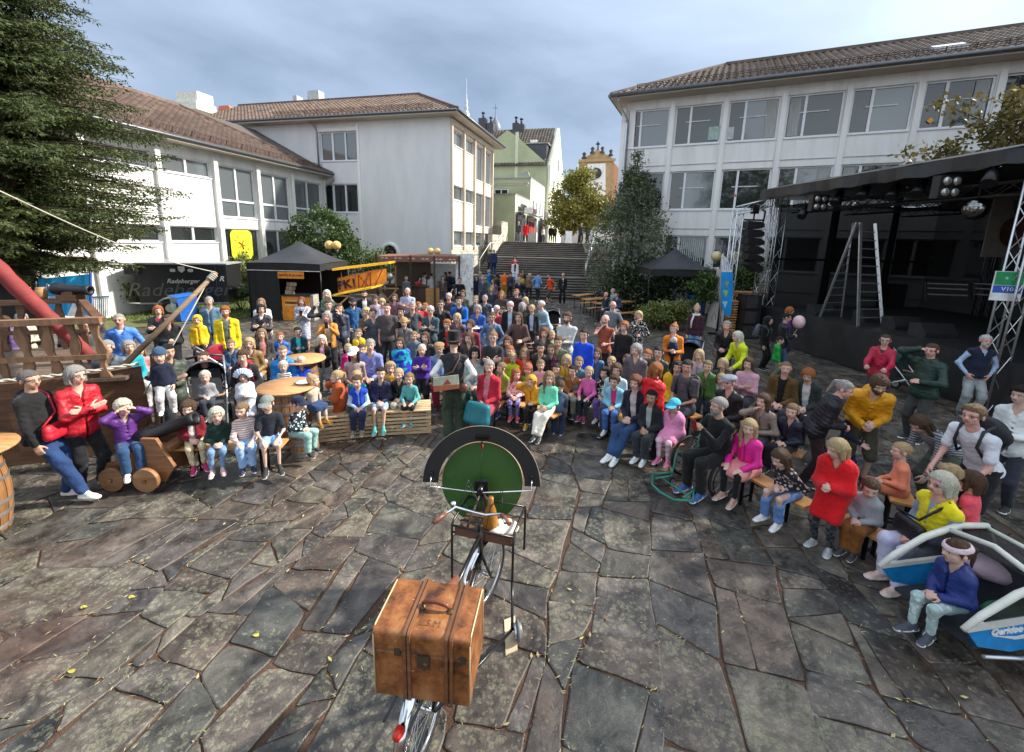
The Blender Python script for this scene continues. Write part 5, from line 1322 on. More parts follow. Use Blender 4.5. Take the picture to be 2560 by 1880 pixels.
 # ================================================================== trees and shrubs
def leafmat(name,a,b_,rough=.55):
 if name in MC:return MC[name]
 m,nt,bs=_nodes(name);L=nt.links;g=nnode(nt,'ShaderNodeNewGeometry');r=nnode(nt,'ShaderNodeValToRGB');e=r.color_ramp.elements
 e[0].color=c4(a);e[1].color=c4(b_);n=nnode(nt,'ShaderNodeTexNoise');n.inputs['Scale'].default_value=.9;L.new(g.outputs['Position'],n.inputs['Vector'])
 ad=nnode(nt,'ShaderNodeMath',operation='MULTIPLY_ADD');ad.inputs[1].default_value=.55;L.new(g.outputs['Random Per Island'],ad.inputs[0]);sb_=nnode(nt,'ShaderNodeMath',operation='SUBTRACT');sb_.inputs[1].default_value=.25;L.new(n.outputs[0],sb_.inputs[0]);L.new(sb_.outputs[0],ad.inputs[2]);L.new(ad.outputs[0],r.inputs[0])
 L.new(r.outputs[0],bs.inputs['Base Color']);bs.inputs['Roughness'].default_value=rough;bs.inputs['Specular IOR Level'].default_value=.4
 tr_=nnode(nt,'ShaderNodeBsdfTranslucent');L.new(r.outputs[0],tr_.inputs[0]);mx_=nnode(nt,'ShaderNodeMixShader');mx_.inputs[0].default_value=.22
 out=nt.nodes['Material Output'];L.new(bs.outputs[0],mx_.inputs[1]);L.new(tr_.outputs[0],mx_.inputs[2]);L.new(mx_.outputs[0],out.inputs[0])
 MC[name]=m;return m
def leaves(par,cen,spread,n,size,m,rs,name='crown',droop=.3,out=None):
 """n leaf quads scattered round clump centres"""
 k=rs.randint(0,len(cen),n);P=cen[k]+rs.normal(0,1,(n,3))*spread[k][:,None]*np.array([1,1,.75])
 d=rs.normal(0,1,(n,3));d[:,2]-=droop;d/=np.linalg.norm(d,axis=1)[:,None]
 a=np.cross(d,rs.normal(0,1,(n,3)));a/=np.linalg.norm(a,axis=1)[:,None];s_=size*rs.uniform(.6,1.4,n)[:,None]
 V=np.stack([P-d*s_*.6,P+a*s_*.36-d*s_*.05,P+d*s_*.6,P-a*s_*.36-d*s_*.05],1).reshape(-1,3)
 inv=np.array(par.matrix_basis.inverted());V=V@inv[:3,:3].T+inv[:3,3]
 return link(name,npmesh(name,V,np.arange(4*n).reshape(-1,4),m,smooth=False),par)
def tree(name,label,base,clumps,n,size,m,bark,seed,trunk_r=.15,nclump=90,hollow=.45,sp=.28):
 rs=np.random.RandomState(seed);t=thing(name,label,'tree',base);C=[];
 for(c,r)in clumps:
  c=np.array(c,float);r=np.array(r,float);k=int(nclump*r.prod()**.5/sum(np.array(q[1]).prod()**.5 for q in clumps))+4
  d=rs.normal(0,1,(k,3));d/=np.linalg.norm(d,axis=1)[:,None];C.append(c+d*r*(hollow+(1-hollow)*rs.rand(k,1)**.5))
 C=np.concatenate(C);spd=sp*rs.uniform(.6,1.4,len(C));leaves(t,C,spd,n,size,m,rs)
 b=MB();base=np.array(base,float);top=np.mean([np.array(c)for c,r in clumps],0)
 b.tube([base,base*.6+top*.4+np.array([.1,.05,0]),top],[trunk_r,trunk_r*.7,trunk_r*.25],8)
 for i in rs.choice(len(C),min(26,len(C)),replace=False):
  q=base+(top-base)*rs.uniform(.3,.9);b.tube([q,(q+C[i])/2+UP*.15,C[i]],[trunk_r*.35,trunk_r*.2,.012],5)
 b.build('trunk',bark,t);return t
BARK=mat('bark',(.07,.05,.035),.9,var=.4,scale=8,bump=.8,bscale=20,stretch=(1,1,.3))
tree('round_bush','dense rounded dark green tree against the school wall behind the stalls',(DY(795,604,24.5)[0],24.5,0),[(DY(800,592,24.5),(1.65,1.4,1.45)),(DY(838,625,24.3),(.9,.9,.9)),(DY(755,625,24.5),(.8,.8,.8))],15000,.12,leafmat('leaf_round',(.022,.05,.014),(.10,.16,.045)),BARK,4,.12,200,.7,.20)
tree('maple_tree','yellow green maple in the shopping street above the stairs',(DY(1448,604,42)[0],42,TZ),[(DY(1440,500,42),(2.3,2.0,2.2)),(DY(1420,545,42),(2.3,1.8,1.5)),(DY(1485,525,42),(1.8,1.6,2.0)),(DY(1450,450,42),(1.2,1.2,1.2))],14000,.20,leafmat('leaf_maple',(.075,.095,.018),(.34,.30,.055)),BARK,5,.16,120,.3,.38)
hx0=DY(1578,604,22.5)
def holly():
 rs=np.random.RandomState(8);t=thing('holly_tree','tall ragged dark holly with glossy pale leaves beside the black tent','tree',(hx0[0],22.5,0));C=[];S_=[]
 for i in range(620):
  z=rs.uniform(.3,6.9)if rs.rand()<.8 else rs.uniform(4.0,7.8);r=np.interp(z,[0,1.2,3.5,4.8,6.2,7.9],[1.6,2.1,2.2,1.4,.7,.12])*(.35+.65*rs.rand()**.5);a=rs.uniform(0,6.283)
  C.append((hx0[0]+r*math.cos(a),22.5+r*math.sin(a),z));S_.append(.12 if z>6 else.2)
 leaves(t,np.array(C),np.array(S_),17000,.10,leafmat('leaf_holly',(.026,.045,.018),(.20,.24,.13),.28),rs,droop=0)
 b=MB();b.tube([(hx0[0],22.5,0),(hx0[0]+.05,22.5,4),(hx0[0],22.5,7.9)],[.12,.07,.01],7)
 for i in range(40):
  c=C[i*15];b.tube([(hx0[0],22.5,max(.2,c[2]-.7)),c],[.03,.006],4)
 b.build('trunk',BARK,t)
holly()
def spruce():
 rs=np.random.RandomState(2);X0=DY(40,604,12.6)[0];Y0=12.6;t=thing('spruce_tree','huge dark spruce with drooping branches filling the left edge','tree',(X0,Y0,0))
 P=[];D=[];bm_=MB();bm_.tube([(X0,Y0,0),(X0,Y0,7),(X0,Y0,15)],[.28,.2,.04],8)
 z=2.3
 while z<15:
  R_=np.interp(z,[2.2,3.0,4.6,6.4,9.0,10.8,15],[2.2,3.0,4.3,3.8,2.75,2.1,.2]);nb=15 if z<11 else 7
  for j in range(nb):
   a=rs.uniform(0,6.283);L=R_*rs.uniform(.68,1.10);d=np.array([math.cos(a),math.sin(a),0]);s_=np.array([-d[1],d[0],0]);z0=z+rs.uniform(-.15,.15)
   ns=max(4,int(L/.085));path=[]
   for k in range(ns+1):
    q=k/ns;path.append(np.array([X0,Y0,z0])+d*L*q+UP*(L*(.10*q-.34*q*q+.20*q**4)))
   bm_.tube([path[0],path[ns//2],path[-1]],[.035,.02,.005],4)
   for k in range(ns//6,ns):
    q=k/ns;tl=.62*(1-q*.7)*rs.uniform(.5,1.15)*min(1,L/2.2)
    for sgn in(-1,1):
     dirn=d*.55+s_*sgn*.8+UP*rs.uniform(-.75,.05);dirn/=np.linalg.norm(dirn);m=max(2,int(tl/.050))
     for i in range(m):
      P.append(path[k]+dirn*tl*(i+rs.rand())/m+UP*(-.25*tl*(i/m)**2));D.append(dirn)
  z+=.24
 P=np.array(P);D=np.array(D);n=len(P);N=rs.normal(0,1,(n,3));A=np.cross(D,N);A/=np.linalg.norm(A,axis=1)[:,None];Fw=D+A*.9*np.sign(rs.rand(n,1)-.5)+rs.normal(0,.3,(n,3));Fw/=np.linalg.norm(Fw,axis=1)[:,None]
 B=np.cross(Fw,rs.normal(0,1,(n,3)));B/=np.linalg.norm(B,axis=1)[:,None];l=rs.uniform(.07,.13,(n,1));w=.026
 V=np.stack([P-B*w,P+B*w,P+Fw*l+B*.003],1).reshape(-1,3)-np.array([X0,Y0,0])
 print('needles',n)
 link('crown',npmesh('crown',V,np.arange(3*n).reshape(-1,3),leafmat('needles',(.020,.036,.011),(.115,.145,.040),.7),smooth=False),t);bm_.build('trunk',BARK,t)
spruce()
def shrub(label,c,r,n,size,m,seed,name='shrub',cat='shrub'):
 rs=np.random.RandomState(seed);t=thing(name,label,cat,(c[0],c[1],0));k=26;d=rs.normal(0,1,(k,3));d/=np.linalg.norm(d,axis=1)[:,None];C=np.array(c)+d*np.array(r)*rs.uniform(.3,1,(k,1));C[:,2]=np.abs(C[:,2])+.08
 leaves(t,C,np.full(k,.16*max(r)),n,size,m,rs,'foliage');b=MB()
 for i in range(8):b.tube([(c[0],c[1],0),C[i]],[.02,.006],4)
 b.build('stem',BARK,t)
LG=leafmat('leaf_shrub',(.03,.065,.015),(.15,.21,.06));LY=leafmat('leaf_low',(.05,.08,.015),(.24,.26,.08));LD=leafmat('leaf_dark',(.012,.028,.010),(.05,.085,.03))
for i,(u,v,y,r,m,lab)in enumerate(((1700,700,21.6,(1.6,.6,1.1),LD,'dark bush under the right black tent'),(1765,735,18.4,(.8,.5,.8),LG,'light leafy bush left of the standing painted board'),(1850,700,20.5,(1.2,.7,1.3),LG,'green bush behind the stacked orange benches'),(1640,790,17.6,(1.0,.5,.35),LY,'low yellow green planting edging the bed near the beer tables'),(1690,785,17.2,(.9,.45,.45),LY,'low leafy clump in the bed beside the blue bin'),(1560,700,21.6,(1.2,.8,1.2),LD,'dark shrub at the foot of the holly'),(1600,740,21.9,(1.6,.8,1.1),LD,'dark hedge behind the beer tables and tent'),(620,690,21.5,(1.1,.8,.9),LY,'pale bush between trailer and black stand'),(300,735,18.0,(.9,.6,1.0),LY,'small pale shrub left of the black trailer'),(905,660,25.3,(2.2,.8,1.0),LG,'green hedge behind the orange biplane'),(960,668,25.6,(1.6,.8,.9),LG,'green hedge left of the brown stall'),(600,735,19.5,(.6,.4,.35),LG,'low weeds beside the black trailer'))):
 p=DY(u,v,y);shrub(lab,(p[0],y,max(.3,p[2])),r,int(1500+1800*max(r)),.10,m,20+i)
def linden():
 rs=np.random.RandomState(31);t=thing('linden_tree','browning linden branches reaching over the stage roof at the right edge','tree',(19.5,13.5,0));b=MB();root_=np.array([19.5,13.5,5.8]);b.tube([(19.5,13.5,0),(19.5,13.5,3),root_],[.22,.18,.12],8);C=[];
 for(u,v,y,k)in((2440,330,13.0,1),(2490,250,13.2,1),(2390,300,13,1),(2330,395,12.8,1),(2520,300,13,1),(2550,350,13,1),(2300,370,12.8,1),(2530,215,13.4,1),(2420,380,13,1),(2470,290,13.1,1),(2505,370,13,1),(2555,270,13.4,1),(2380,270,13.1,1),(2600,300,13.3,1),(2640,240,13.5,1)):
  q=DY(u,v,y);b.tube([root_,(root_+q)/2+np.array([0,0,-.3]),q],[.07,.035,.008],5)
  for i in range(7):C.append(root_+(q-root_)*rs.uniform(.55,1.05)+rs.normal(0,.16,3))
 C=np.array(C);C=C[C[:,2]>5.5];leaves(t,C,np.full(len(C),.17),3600,.13,leafmat('leaf_linden',(.05,.06,.015),(.26,.19,.06)),rs);b.build('trunk',BARK,t)
linden()
# tall lindens round the square beyond the picture: they shade the foreground and mirror in the windows of the right block
LL=leafmat('leaf_linden',(.05,.06,.015),(.26,.19,.06));LB=leafmat('leaf_green',(.03,.06,.015),(.10,.15,.04))
for i,(x,y,h,r,lab)in enumerate(((22.5,4.5,16.5,5.0,'tall linden beyond the right end of the stage'),(25.5,10.5,17.0,4.6,'tall linden behind the stage, out to the right'),(-4,-15,17,5.5,'tall tree behind the photographer'),(20.0,-2.5,15.5,4.5,'linden at the near right side of the square'))):
 tree('linden_tree',lab,(x,y,0),[((x,y,h-r*1.25),(r,r,r*1.15)),((x+1,y-1,h-r*1.9),(r*.9,r*.9,r*.7))],11000,.34,LB,BARK,50+i,.3,220,.3,.75)
 # ================================================================== tents, stalls, stage and the things that stand around
M_ORW=wood('bench_orange',(.55,.27,.09),.45,axis=(1,1,8));M_WOODL=wood('crate_pine',(.52,.36,.20),.7);M_OAK=wood('barrel_oak',(.36,.17,.06),.5,axis=(6,6,1));M_SHIP=wood('ship_wood',(.13,.062,.03),.5,axis=(1,1,6));M_SHIPL=wood('ship_rail',(.21,.115,.06),.6,axis=(5,5,1));M_HOOP=mat('hoop_steel',(.30,.29,.28),.5,.7,bump=.05);M_TOPW=wood('table_top',(.55,.27,.11),.45,axis=(1,8,1))
M_ORANGE=simple('orange_paint',(.78,.26,.015),.5);M_YELP=simple('yellow_paint',(.80,.44,.02),.5)
def popup(label,p0,w,d,ze,zp,rz=0):
 t=thing('popup_tent',label,'tent',(p0[0],p0[1],0),rz);b=MB();T=lambda x,y,z:Vector((p0[0],p0[1],0))+Matrix.Rotation(rz,3,'Z')@Vector((x,y,z))
 n=8;vs=[];fs=[]
 for i in range(n+1):
  for j in range(n+1):
   a,c=i/n*2-1,j/n*2-1;r=max(abs(a),abs(c));h=(zp-ze)*((1-r)**1.35*.9+(1-math.hypot(a,c)/1.42)*.1);vs.append(T((a+1)*w/2,(c+1)*d/2,ze+max(h,0)))
 for i in range(n):
  for j in range(n):k=i*(n+1)+j;fs.append((k,k+n+1,k+n+2,k+1))
 b.add(vs,fs,0,True);b.build('canopy',mat('tent_cloth',(.035,.036,.042),.6,var=.3,scale=1,bump=.3,bscale=3),t)
 b=MB()
 for q0,q1 in(((0,0),(w,0)),((w,0),(w,d)),((w,d),(0,d)),((0,d),(0,0))):
  m=10
  for k in range(m):
   a,c=k/m,(k+1)/m;s0,s1=.02*math.sin(a*25),.02*math.sin(c*25);A=T(q0[0]+(q1[0]-q0[0])*a,q0[1]+(q1[1]-q0[1])*a,ze);B_=T(q0[0]+(q1[0]-q0[0])*c,q0[1]+(q1[1]-q0[1])*c,ze);b.add([A,B_,B_-Vector((0,0,.27+s1)),A-Vector((0,0,.27+s0))],[(0,1,2,3)])
 b.build('valance',M_BLK,t)
 for q in((0,0),(w,0),(w,d),(0,d)):b=MB();b.cyl(T(*q,0),T(*q,ze),.025,n=6);b.build('leg',M_BLKM,t)
 return t,T
t,T=popup('black pop-up tent with black side walls over the orange counter',(-10.75,17.4),2.95,2.9,2.32,3.2)
b=MB()
for k in range(9):b.add([T(.02+.03*(k%2),2.9*k/9,0),T(.02+.03*((k+1)%2),2.9*(k+1)/9,0),T(.02,2.9*(k+1)/9,2.3),T(.02,2.9*k/9,2.3)],[(0,1,2,3)])
for k in range(6):b.add([T(1.25*k/6,.02+.05*(k%2),0),T(1.25*(k+1)/6,.02+.05*((k+1)%2),0),T(1.25*(k+1)/6,.02,2.3),T(1.25*k/6,.02,2.3)],[(0,1,2,3)])
b.add([T(0,2.88,0),T(2.95,2.88,0),T(2.95,2.88,2.3),T(0,2.88,2.3)],[(0,1,2,3)]);b.build('side_wall',M_BLK,t)
b=MB();b.bar(T(0,-.01,2.03),T(2.95,-.01,2.03),.025);b.build('white_trim',M_WHITE,t)
ct=thing('sales_counter','orange sales counter with lettering in the black tent','counter',T(1.85,.3,0));b=MB();b.obox(T(1.3,0,0),(1.12,0,0),(0,.6,0),(0,0,1.0));b.build('front',M_ORANGE,ct);b=MB();b.obox(T(1.26,-.05,1.0),(1.2,0,0),(0,.7,0),(0,0,.05));b.build('counter_top',M_BLKP,ct)
b=MB();b.obox(T(2.43,.05,0),(.14,0,0),(0,.5,0),(0,0,1.05));b.build('side_panel',simple('panel_beige',(.35,.32,.28),.6),ct)
b=MB();b.obox(T(1.42,-.01,.80),(.9,0,0),(0,.01,0),(0,0,.025));b.obox(T(1.42,-.01,.62),(.9,0,0),(0,.01,0),(0,0,.04));b.build('stripe',simple('cream_stripe',(.75,.6,.35),.5),ct)
lettering('HORMINE LINE',.125,T(1.87,-.012,.73),(1,0,0),(0,0,1),simple('brown_letter',(.10,.03,.01),.5),ct,bold=.004)
sg=thing('stall_sign','orange sign hanging under the roof of the black tent','sign',T(1.8,.05,2.0));b=MB();b.obox(T(1.22,.0,1.72),(1.05,0,0),(0,.03,0),(0,0,.27));b.build('board',M_ORANGE,sg);lettering('quarks & co.com',.14,T(1.74,-.004,1.86),(1,0,0),(0,0,1),MC['brown_letter'],sg,bold=.003)
b=MB()
for k in range(9):b.box(T(1.35+(k%3)*.13+(k//3)*.05,.35,1.12+(k//3)*.17),(.11,.1,.15),.2)
tag(b.build('snack_display',mat('display_card',(.4,.3,.2),.7,rnd=.4)),'leaning display of packets on the orange counter','display')
t,T=popup('black pop-up tent without walls in front of the right school block',(5.85,18.6),2.85,2.3,2.38,3.3)
# trailer
tl0=np.array([-15.35,17.5]);tdir=nrm([3.0,.75]);tn=np.array([-tdir[1],tdir[0]]);Tt=lambda x,y,z:np.array([*(tl0+tdir*x+tn*y),z]);dx3=np.array([*tdir,0]);dn3=np.array([*tn,0])
tr_=thing('box_trailer','black beer trailer with grey script lettering on its side','trailer',Tt(1.5,.8,0));b=MB();b.obox(Tt(0,0,.52),dx3*3.25,dn3*1.7,UP*1.62);b.build('body',simple('trailer_black',(.015,.015,.016),.3),tr_);b=MB();b.obox(Tt(-.05,-.03,2.14),dx3*3.35,dn3*1.76,UP*.06);b.obox(Tt(0,-.04,.5),dx3*3.25,dn3*.03,UP*.06);b.build('roof',simple('trailer_roof',(.30,.31,.32),.4),tr_)
b=MB();b.obox(Tt(-.3,-.2,1.75),dx3*.4,dn3*1.6,UP*.38);b.build('flap',MC['trailer_black'],tr_)
def wheel(par,c,ax,r,w,mrim=None,spokes=0,name='wheel',hub=.05,mt=None):
 """tyre with rim and, if asked, wire spokes"""
 c=Vector([float(q)for q in c]);a=Vector([float(q)for q in ax]).normalized();u=a.orthogonal().normalized()if abs(a.z)>.5 else a.cross(Vector((0,0,1))).normalized();v=a.cross(u);n=32;b=MB()
 b.tube([c+(u*math.cos(k*math.tau/n)+v*math.sin(k*math.tau/n))*(r-w/2)for k in range(n)],w/2,8,closed=True);o=b.build(name,mt or M_RUB,par)
 if spokes:
  b=MB();b.tube([c+(u*math.cos(k*math.tau/n)+v*math.sin(k*math.tau/n))*(r-w*1.05)for k in range(n)],w*.28,6,closed=True);b.build('rim',mrim or M_CHROME,o)
  b=MB();b.cyl(c-a*hub,c+a*hub,.018,n=8)
  for k in range(spokes):q=(k+.5)*math.tau/spokes;e_=c+(u*math.cos(q)+v*math.sin(q))*(r-w);b.cyl(c+a*hub*(1 if k%2 else-1)*.8,e_,.0022,n=3,caps=False)
  b.build('spokes',M_CHROME,o)
 else:b=MB();b.lathe([(0,.03),(r*.25,.04),(r*.5,.02),(r-w*.9,.03),(r-w*.9,-.03)],c,20,axis=a);b.build('rim',mrim or M_ALU,o)
 return o
wc=Tt(1.05,-.02,.33);wheel(tr_,wc,-dn3,.33,.16);b=MB();b.tube([wc+dx3*.45*math.cos(a)+UP*.42*math.sin(a)-dn3*.02 for a in np.linspace(0,math.pi,9)],.05,6);b.build('mudguard',MC['trailer_roof'],tr_)
lettering('Radeberger',.80,Tt(1.45,-.006,1.08),dx3,UP,simple('script_grey',(.10,.10,.10),.4),tr_,shear=.35);lettering('Radeberger',.25,Tt(1.62,-.012,1.45),dx3,UP,simple('script_pale',(.50,.49,.45),.4),tr_,shear=.35,bold=.004)
b=MB();c0=Tt(1.62,-.012,1.95)
b.prism([c0-dx3*.12+UP*.12,c0-dx3*.12-UP*.05,c0-UP*.15,c0+dx3*.12-UP*.05,c0+dx3*.12+UP*.12],-dn3*.004)
for s_ in(-1,1):b.prism(rrect(c0+dx3*s_*.32-UP*.05,dx3,UP,.2,.13,.05),-dn3*.004)
b.build('emblem',MC['script_pale'],tr_);lettering('Pils',.12,Tt(2.55,-.01,1.55),dx3,UP,M_WHITE,tr_,shear=.3,bold=.004)
b=MB();b.obox(Tt(2.85,-.005,.6),dx3*.004,-dn3*.004,UP*1.5);b.build('door_seam',MC['trailer_roof'],tr_)
lettering('R',.3,Tt(3.05,-.01,1.55),dx3,UP,M_WHITE,tr_,shear=.3,bold=.004)
b=MB();b.bar(Tt(-1.3,.6,.5),Tt(0,.3,.5),.06);b.bar(Tt(-1.3,.6,.5),Tt(0,1.2,.5),.06);b.build('drawbar',M_ALU,tr_)
def bin_(label,x,y,rz,c=(.02,.13,.50)):
 t=thing('wheelie_bin',label,'bin',(x,y,0),rz);b=MB();b.prism([(-.24,-.27,.05),(.24,-.27,.05),(.24,.27,.05),(-.24,.27,.05)],(0,0,.01));b.add([(-.24,-.27,.05),(.24,-.27,.05),(.24,.27,.05),(-.24,.27,.05),(-.29,-.36,.98),(.29,-.36,.98),(.29,.34,.98),(-.29,.34,.98)],[(0,1,5,4),(1,2,6,5),(2,3,7,6),(3,0,4,7),(3,2,1,0)]);m=simple('bin_blue',c,.4);b.build('body',m,t,False);b=MB();b.prism([(-.32,-.40,.98),(.32,-.40,.98),(.32,.36,1.04),(-.32,.36,1.04)],(0,0,.05));b.build('lid',simple('bin_lid',tuple(q*1.3 for q in c),.35),t,False)
 for s_ in(-1,1):b=MB();b.cyl((s_*.26,.3,.1),(s_*.31,.3,.1),.1,n=14);b.build('wheel',M_RUB,t,False)
 return t
p=G(452,806);t=bin_('blue wheelie bin with picture sticker in front of the black trailer',p[0],p[1]+.3,-.5);b=MB();b.obox((-.2,-.345,.3),(.4,0,0),(0,-.004,0),(0,-.03,.45));b.build('sticker',mat('sticker_sky',(.35,.55,.75),.5,var=.5,scale=3),t,False)
p=G(1745,800);bin_('blue wheelie bin among the bushes beside the standing white board',p[0],p[1]+.4,.1)
def lamp(label,x,y,z,sp,r=.21,m=(.80,.50,.16)):
 t=thing('street_lamp',label,'street lamp',(x,y,0));b=MB();b.cyl((x,y,0),(x,y,z-.35),.05,.04,8);b.bar((x-sp,y,z-.38),(x+sp,y,z-.38),.05);b.build('pole',simple('lamp_pole',(.05,.06,.05),.5),t)
 for s_ in(-1,1):b=MB();b.ball((x+s_*sp,y,z),r,18);b.build('globe',glassy('globe_%d'%int(m[2]*100),m,.12),t);b=MB();b.cyl((x+s_*sp,y,z-.38),(x+s_*sp,y,z-r*.9),.06,.09,8);b.build('collar',MC['lamp_pole'],t)
q=DY(832,613,20.5);lamp('amber double globe lamp by the black stand and round tree',q[0],20.5,q[2],.17);q=DY(1085,628,24.8);lamp('small golden double globe lamp behind the brown stall',q[0],24.8,q[2],.2,.19,(.60,.50,.16));q=DY(1815,641,17.2);lamp('widely spaced pale gold globe lamp behind the beach flag',q[0],17.2,q[2],.38,.20,(.55,.46,.22))
# biplane
bp_=thing('toy_biplane','orange wooden biplane lettered PK1 standing on trestles','biplane',(-7.4,19.3,0));f0,f1=DY(845,712,19.2),DY(966,692,19.9)
ax=(f1-f0);b=MB();
for i,(q,hw,h0,h1)in enumerate(((0,.22,-.32,.28),(.45,.3,-.38,.33),(.8,.3,-.36,.40),(1.0,.2,-.2,.36))):
 c=f0+ax*q;s_=nrm([-ax[1],ax[0],0])*hw;b.v+=[tuple(c-s_+UP*h0),tuple(c+s_+UP*h0),tuple(c+s_+UP*h1),tuple(c-s_+UP*h1)]
for i in range(3):
 for k in range(4):b.f.append([i*4+k,i*4+(k+1)%4,i*4+4+(k+1)%4,i*4+4+k]);b.m.append(0);b.sm.append(False)
b.f+=[[3,2,1,0],[12,13,14,15]];b.m+=[0,0];b.sm+=[False]*2;b.build('fuselage',M_ORANGE,bp_)
exy=nrm([ax[0],ax[1],0]);side=np.array([exy[1],-exy[0],0])
lettering('PK1',.50,f0+ax*.19+side*.315+UP*-.02,ax,UP,M_BLKP,bp_,bold=.02)
u0,u1=DY(830,677,18.5),DY(972,660,19.6);b=MB();b.prism([u0,u0+UP*.1,u1+UP*.1,u1],np.array([.1,.75,.02]));b.build('upper_wing',M_YELP,bp_)
l0,l1=DY(833,740,17.9),DY(928,722,18.5);b=MB();b.prism([l0,l0+UP*.07,l1+UP*.07,l1],np.array([.25,.9,.06]));b.build('lower_wing',M_YELP,bp_)
for a in(.12,.38,.62,.9):
 b=MB();pt=u0+(u1-u0)*a+np.array([0,.2,0]);pb_=l0+(l1-l0)*min(1,a*1.2)+np.array([.05,.3,.06]);b.bar(pt,pb_,.03);b.build('strut',simple('strut_brown',(.08,.02,.01),.5),bp_)
b=MB();xx=lambda q,z:f0+ax*q+side*.31+UP*z
b.bar(xx(.42,.3),xx(.42,-.4),.03);b.bar(xx(.66,.34),xx(.66,-.4),.03);b.bar(xx(.42,.3),xx(.66,-.4),.025);b.bar(xx(.66,.34),xx(.42,-.4),.025);b.build('brace',MC['strut_brown'],bp_)
b=MB();n0=f1+exy*.12;b.ball(n0,.2,10);b.build('engine',M_HOOP,bp_);b=MB();pc=n0+exy*.28;b.prism([pc+UP*.5+side*.05,pc+UP*.5+side*.15,pc-UP*.5+side*-.05,pc-UP*.5-side*.2],exy*.04);b.build('propeller',wood('prop_wood',(.5,.25,.1)),bp_)
for q in(.0,.95):
 b=MB();c=l0*(1-q)+f1*q;g0=np.array([c[0],c[1]+.4,0]);tz=(1.1 if q else.95);b.bar(g0+[-.5,0,0],g0+[.5,0,tz],.06);b.bar(g0+[.5,.1,0],g0+[-.5,.1,tz],.06);b.bar(g0+[-.55,0,tz],g0+[.55,0,tz],.06);b.build('trestle',M_WOODL,bp_)
 # brown covered stall
st=thing('market_stall','brown canopied stall with scalloped valance at the foot of the grey wall','market stall',(-4.8,22.6,0));b=MB();xa,xb,ya,yb=-6.9,-2.75,21.8,24.0;M_BRO=mat('stall_brown',(.22,.10,.06),.7)
b.add([(xa,ya,2.52),(xb,ya,2.62),(xb,yb,2.66),(xa,yb,2.58)],[(0,1,2,3)]);b.build('canopy',M_BRO,st);b=MB()
N_=22
for k in range(N_):
 x,w=xa+(xb-xa)*k/N_,(xb-xa)/N_;z=2.52+.1*k/N_;b.prism([(x,ya-.01,z),(x+w,ya-.01,z),(x+w,ya-.01,z-.24),(x+w*.75,ya-.01,z-.29),(x+w*.25,ya-.01,z-.29),(x,ya-.01,z-.24)],(0,-.01,0))
b.build('valance',M_BRO,st);b=MB()
for k in range(6):
 x=xa+.4+k*.68
 for s_ in(-1,1):b.prism([(x,ya-.03,2.44),(x+s_*.12,ya-.03,2.49),(x+s_*.2,ya-.03,2.43),(x+s_*.1,ya-.03,2.41)],(0,-.004,0))
b.build('ornament',simple('ornament_pink',(.70,.45,.38),.6),st)
for x,y in((xa,ya),(xb,ya),(-5.2,ya),(-4.0,ya),(xa,yb),(xb,yb)):b=MB();b.bar((x,y,0),(x,y,2.6),.09);b.build('post',wood('post_dark',(.05,.03,.02)),st)
b=MB();b.obox((-6.6,22.2,0),(2.1,0,0),(0,.6,0),(0,0,1.0));b.obox((-6.7,22.1,1.0),(2.3,0,0),(0,.8,0),(0,0,.06));b.build('counter',wood('counter_dark',(.06,.035,.02)),st);b=MB();b.obox((-4.5,22.0,0),(.7,0,0),(0,.5,0),(0,0,.95));b.build('cabinet',M_ORW,st);b=MB();b.obox((-6.6,23.9,0),(2.0,0,0),(0,.06,0),(0,0,2.5));b.build('back_wall',wood('stall_back',(.13,.10,.07)),st)
def board(name,label,pts,thick,m,marks=0,cat='painted board',mk=(.25,.1,.08)):
 t=thing(name,label,cat,(pts[0][0],pts[0][1],0));b=MB();b.prism(pts,thick);b.build('panel',m,t);rng=random.Random(len(label));P=[np.array(p,float)for p in pts];tk=-np.array(thick,float);tk=tk/np.linalg.norm(tk)*.006
 for k in range(marks):
  u_,v_=rng.uniform(.1,.8),rng.uniform(.08,.85);c=P[0]*(1-u_)*(1-v_)+P[1]*u_*(1-v_)+P[2]*u_*v_+P[3]*(1-u_)*v_;ex_=nrm(P[1]-P[0]);ey_=nrm(P[3]-P[0]);r=rng.uniform(.05,.13);a0=rng.uniform(0,6);b=MB();b.tube([c+tk+ex_*r*math.cos(a0+a)+ey_*r*1.6*math.sin(a0+a)for a in np.linspace(0,rng.uniform(2,5),9)],.007,4);b.build('drawn_line',simple('mark_%d'%int(mk[0]*99),mk,.7),t)
 return t
board('painted_board','tall white board with faint red drawings leaning beside the stall',[(-3.0,22.3,0),(-2.1,22.4,0),(-2.1,22.5,2.75),(-3.0,22.4,2.7)],(0,.05,0),M_WHITE,14)
board('painted_board','long white painted cloth hung low behind the brown stall',[(-5.6,24.2,.9),(-3.1,24.2,.9),(-3.1,24.2,2.1),(-5.6,24.2,2.1)],(0,.05,0),M_WHITE,16,mk=(.4,.4,.42))
q=[G(1766,815),G(1806,826)];y0=q[0][1];t_=DY(1778,671,y0)[2]
board('painted_board','tall pinkish white board with black line figures behind the beach flag',[q[0],q[1],(q[1][0]+.1,q[1][1],t_),(q[0][0]+.2,q[0][1],t_)],(0,.06,0),mat('board_pinkish',(.62,.54,.50),.7,var=.15),22,mk=(.06,.05,.05))
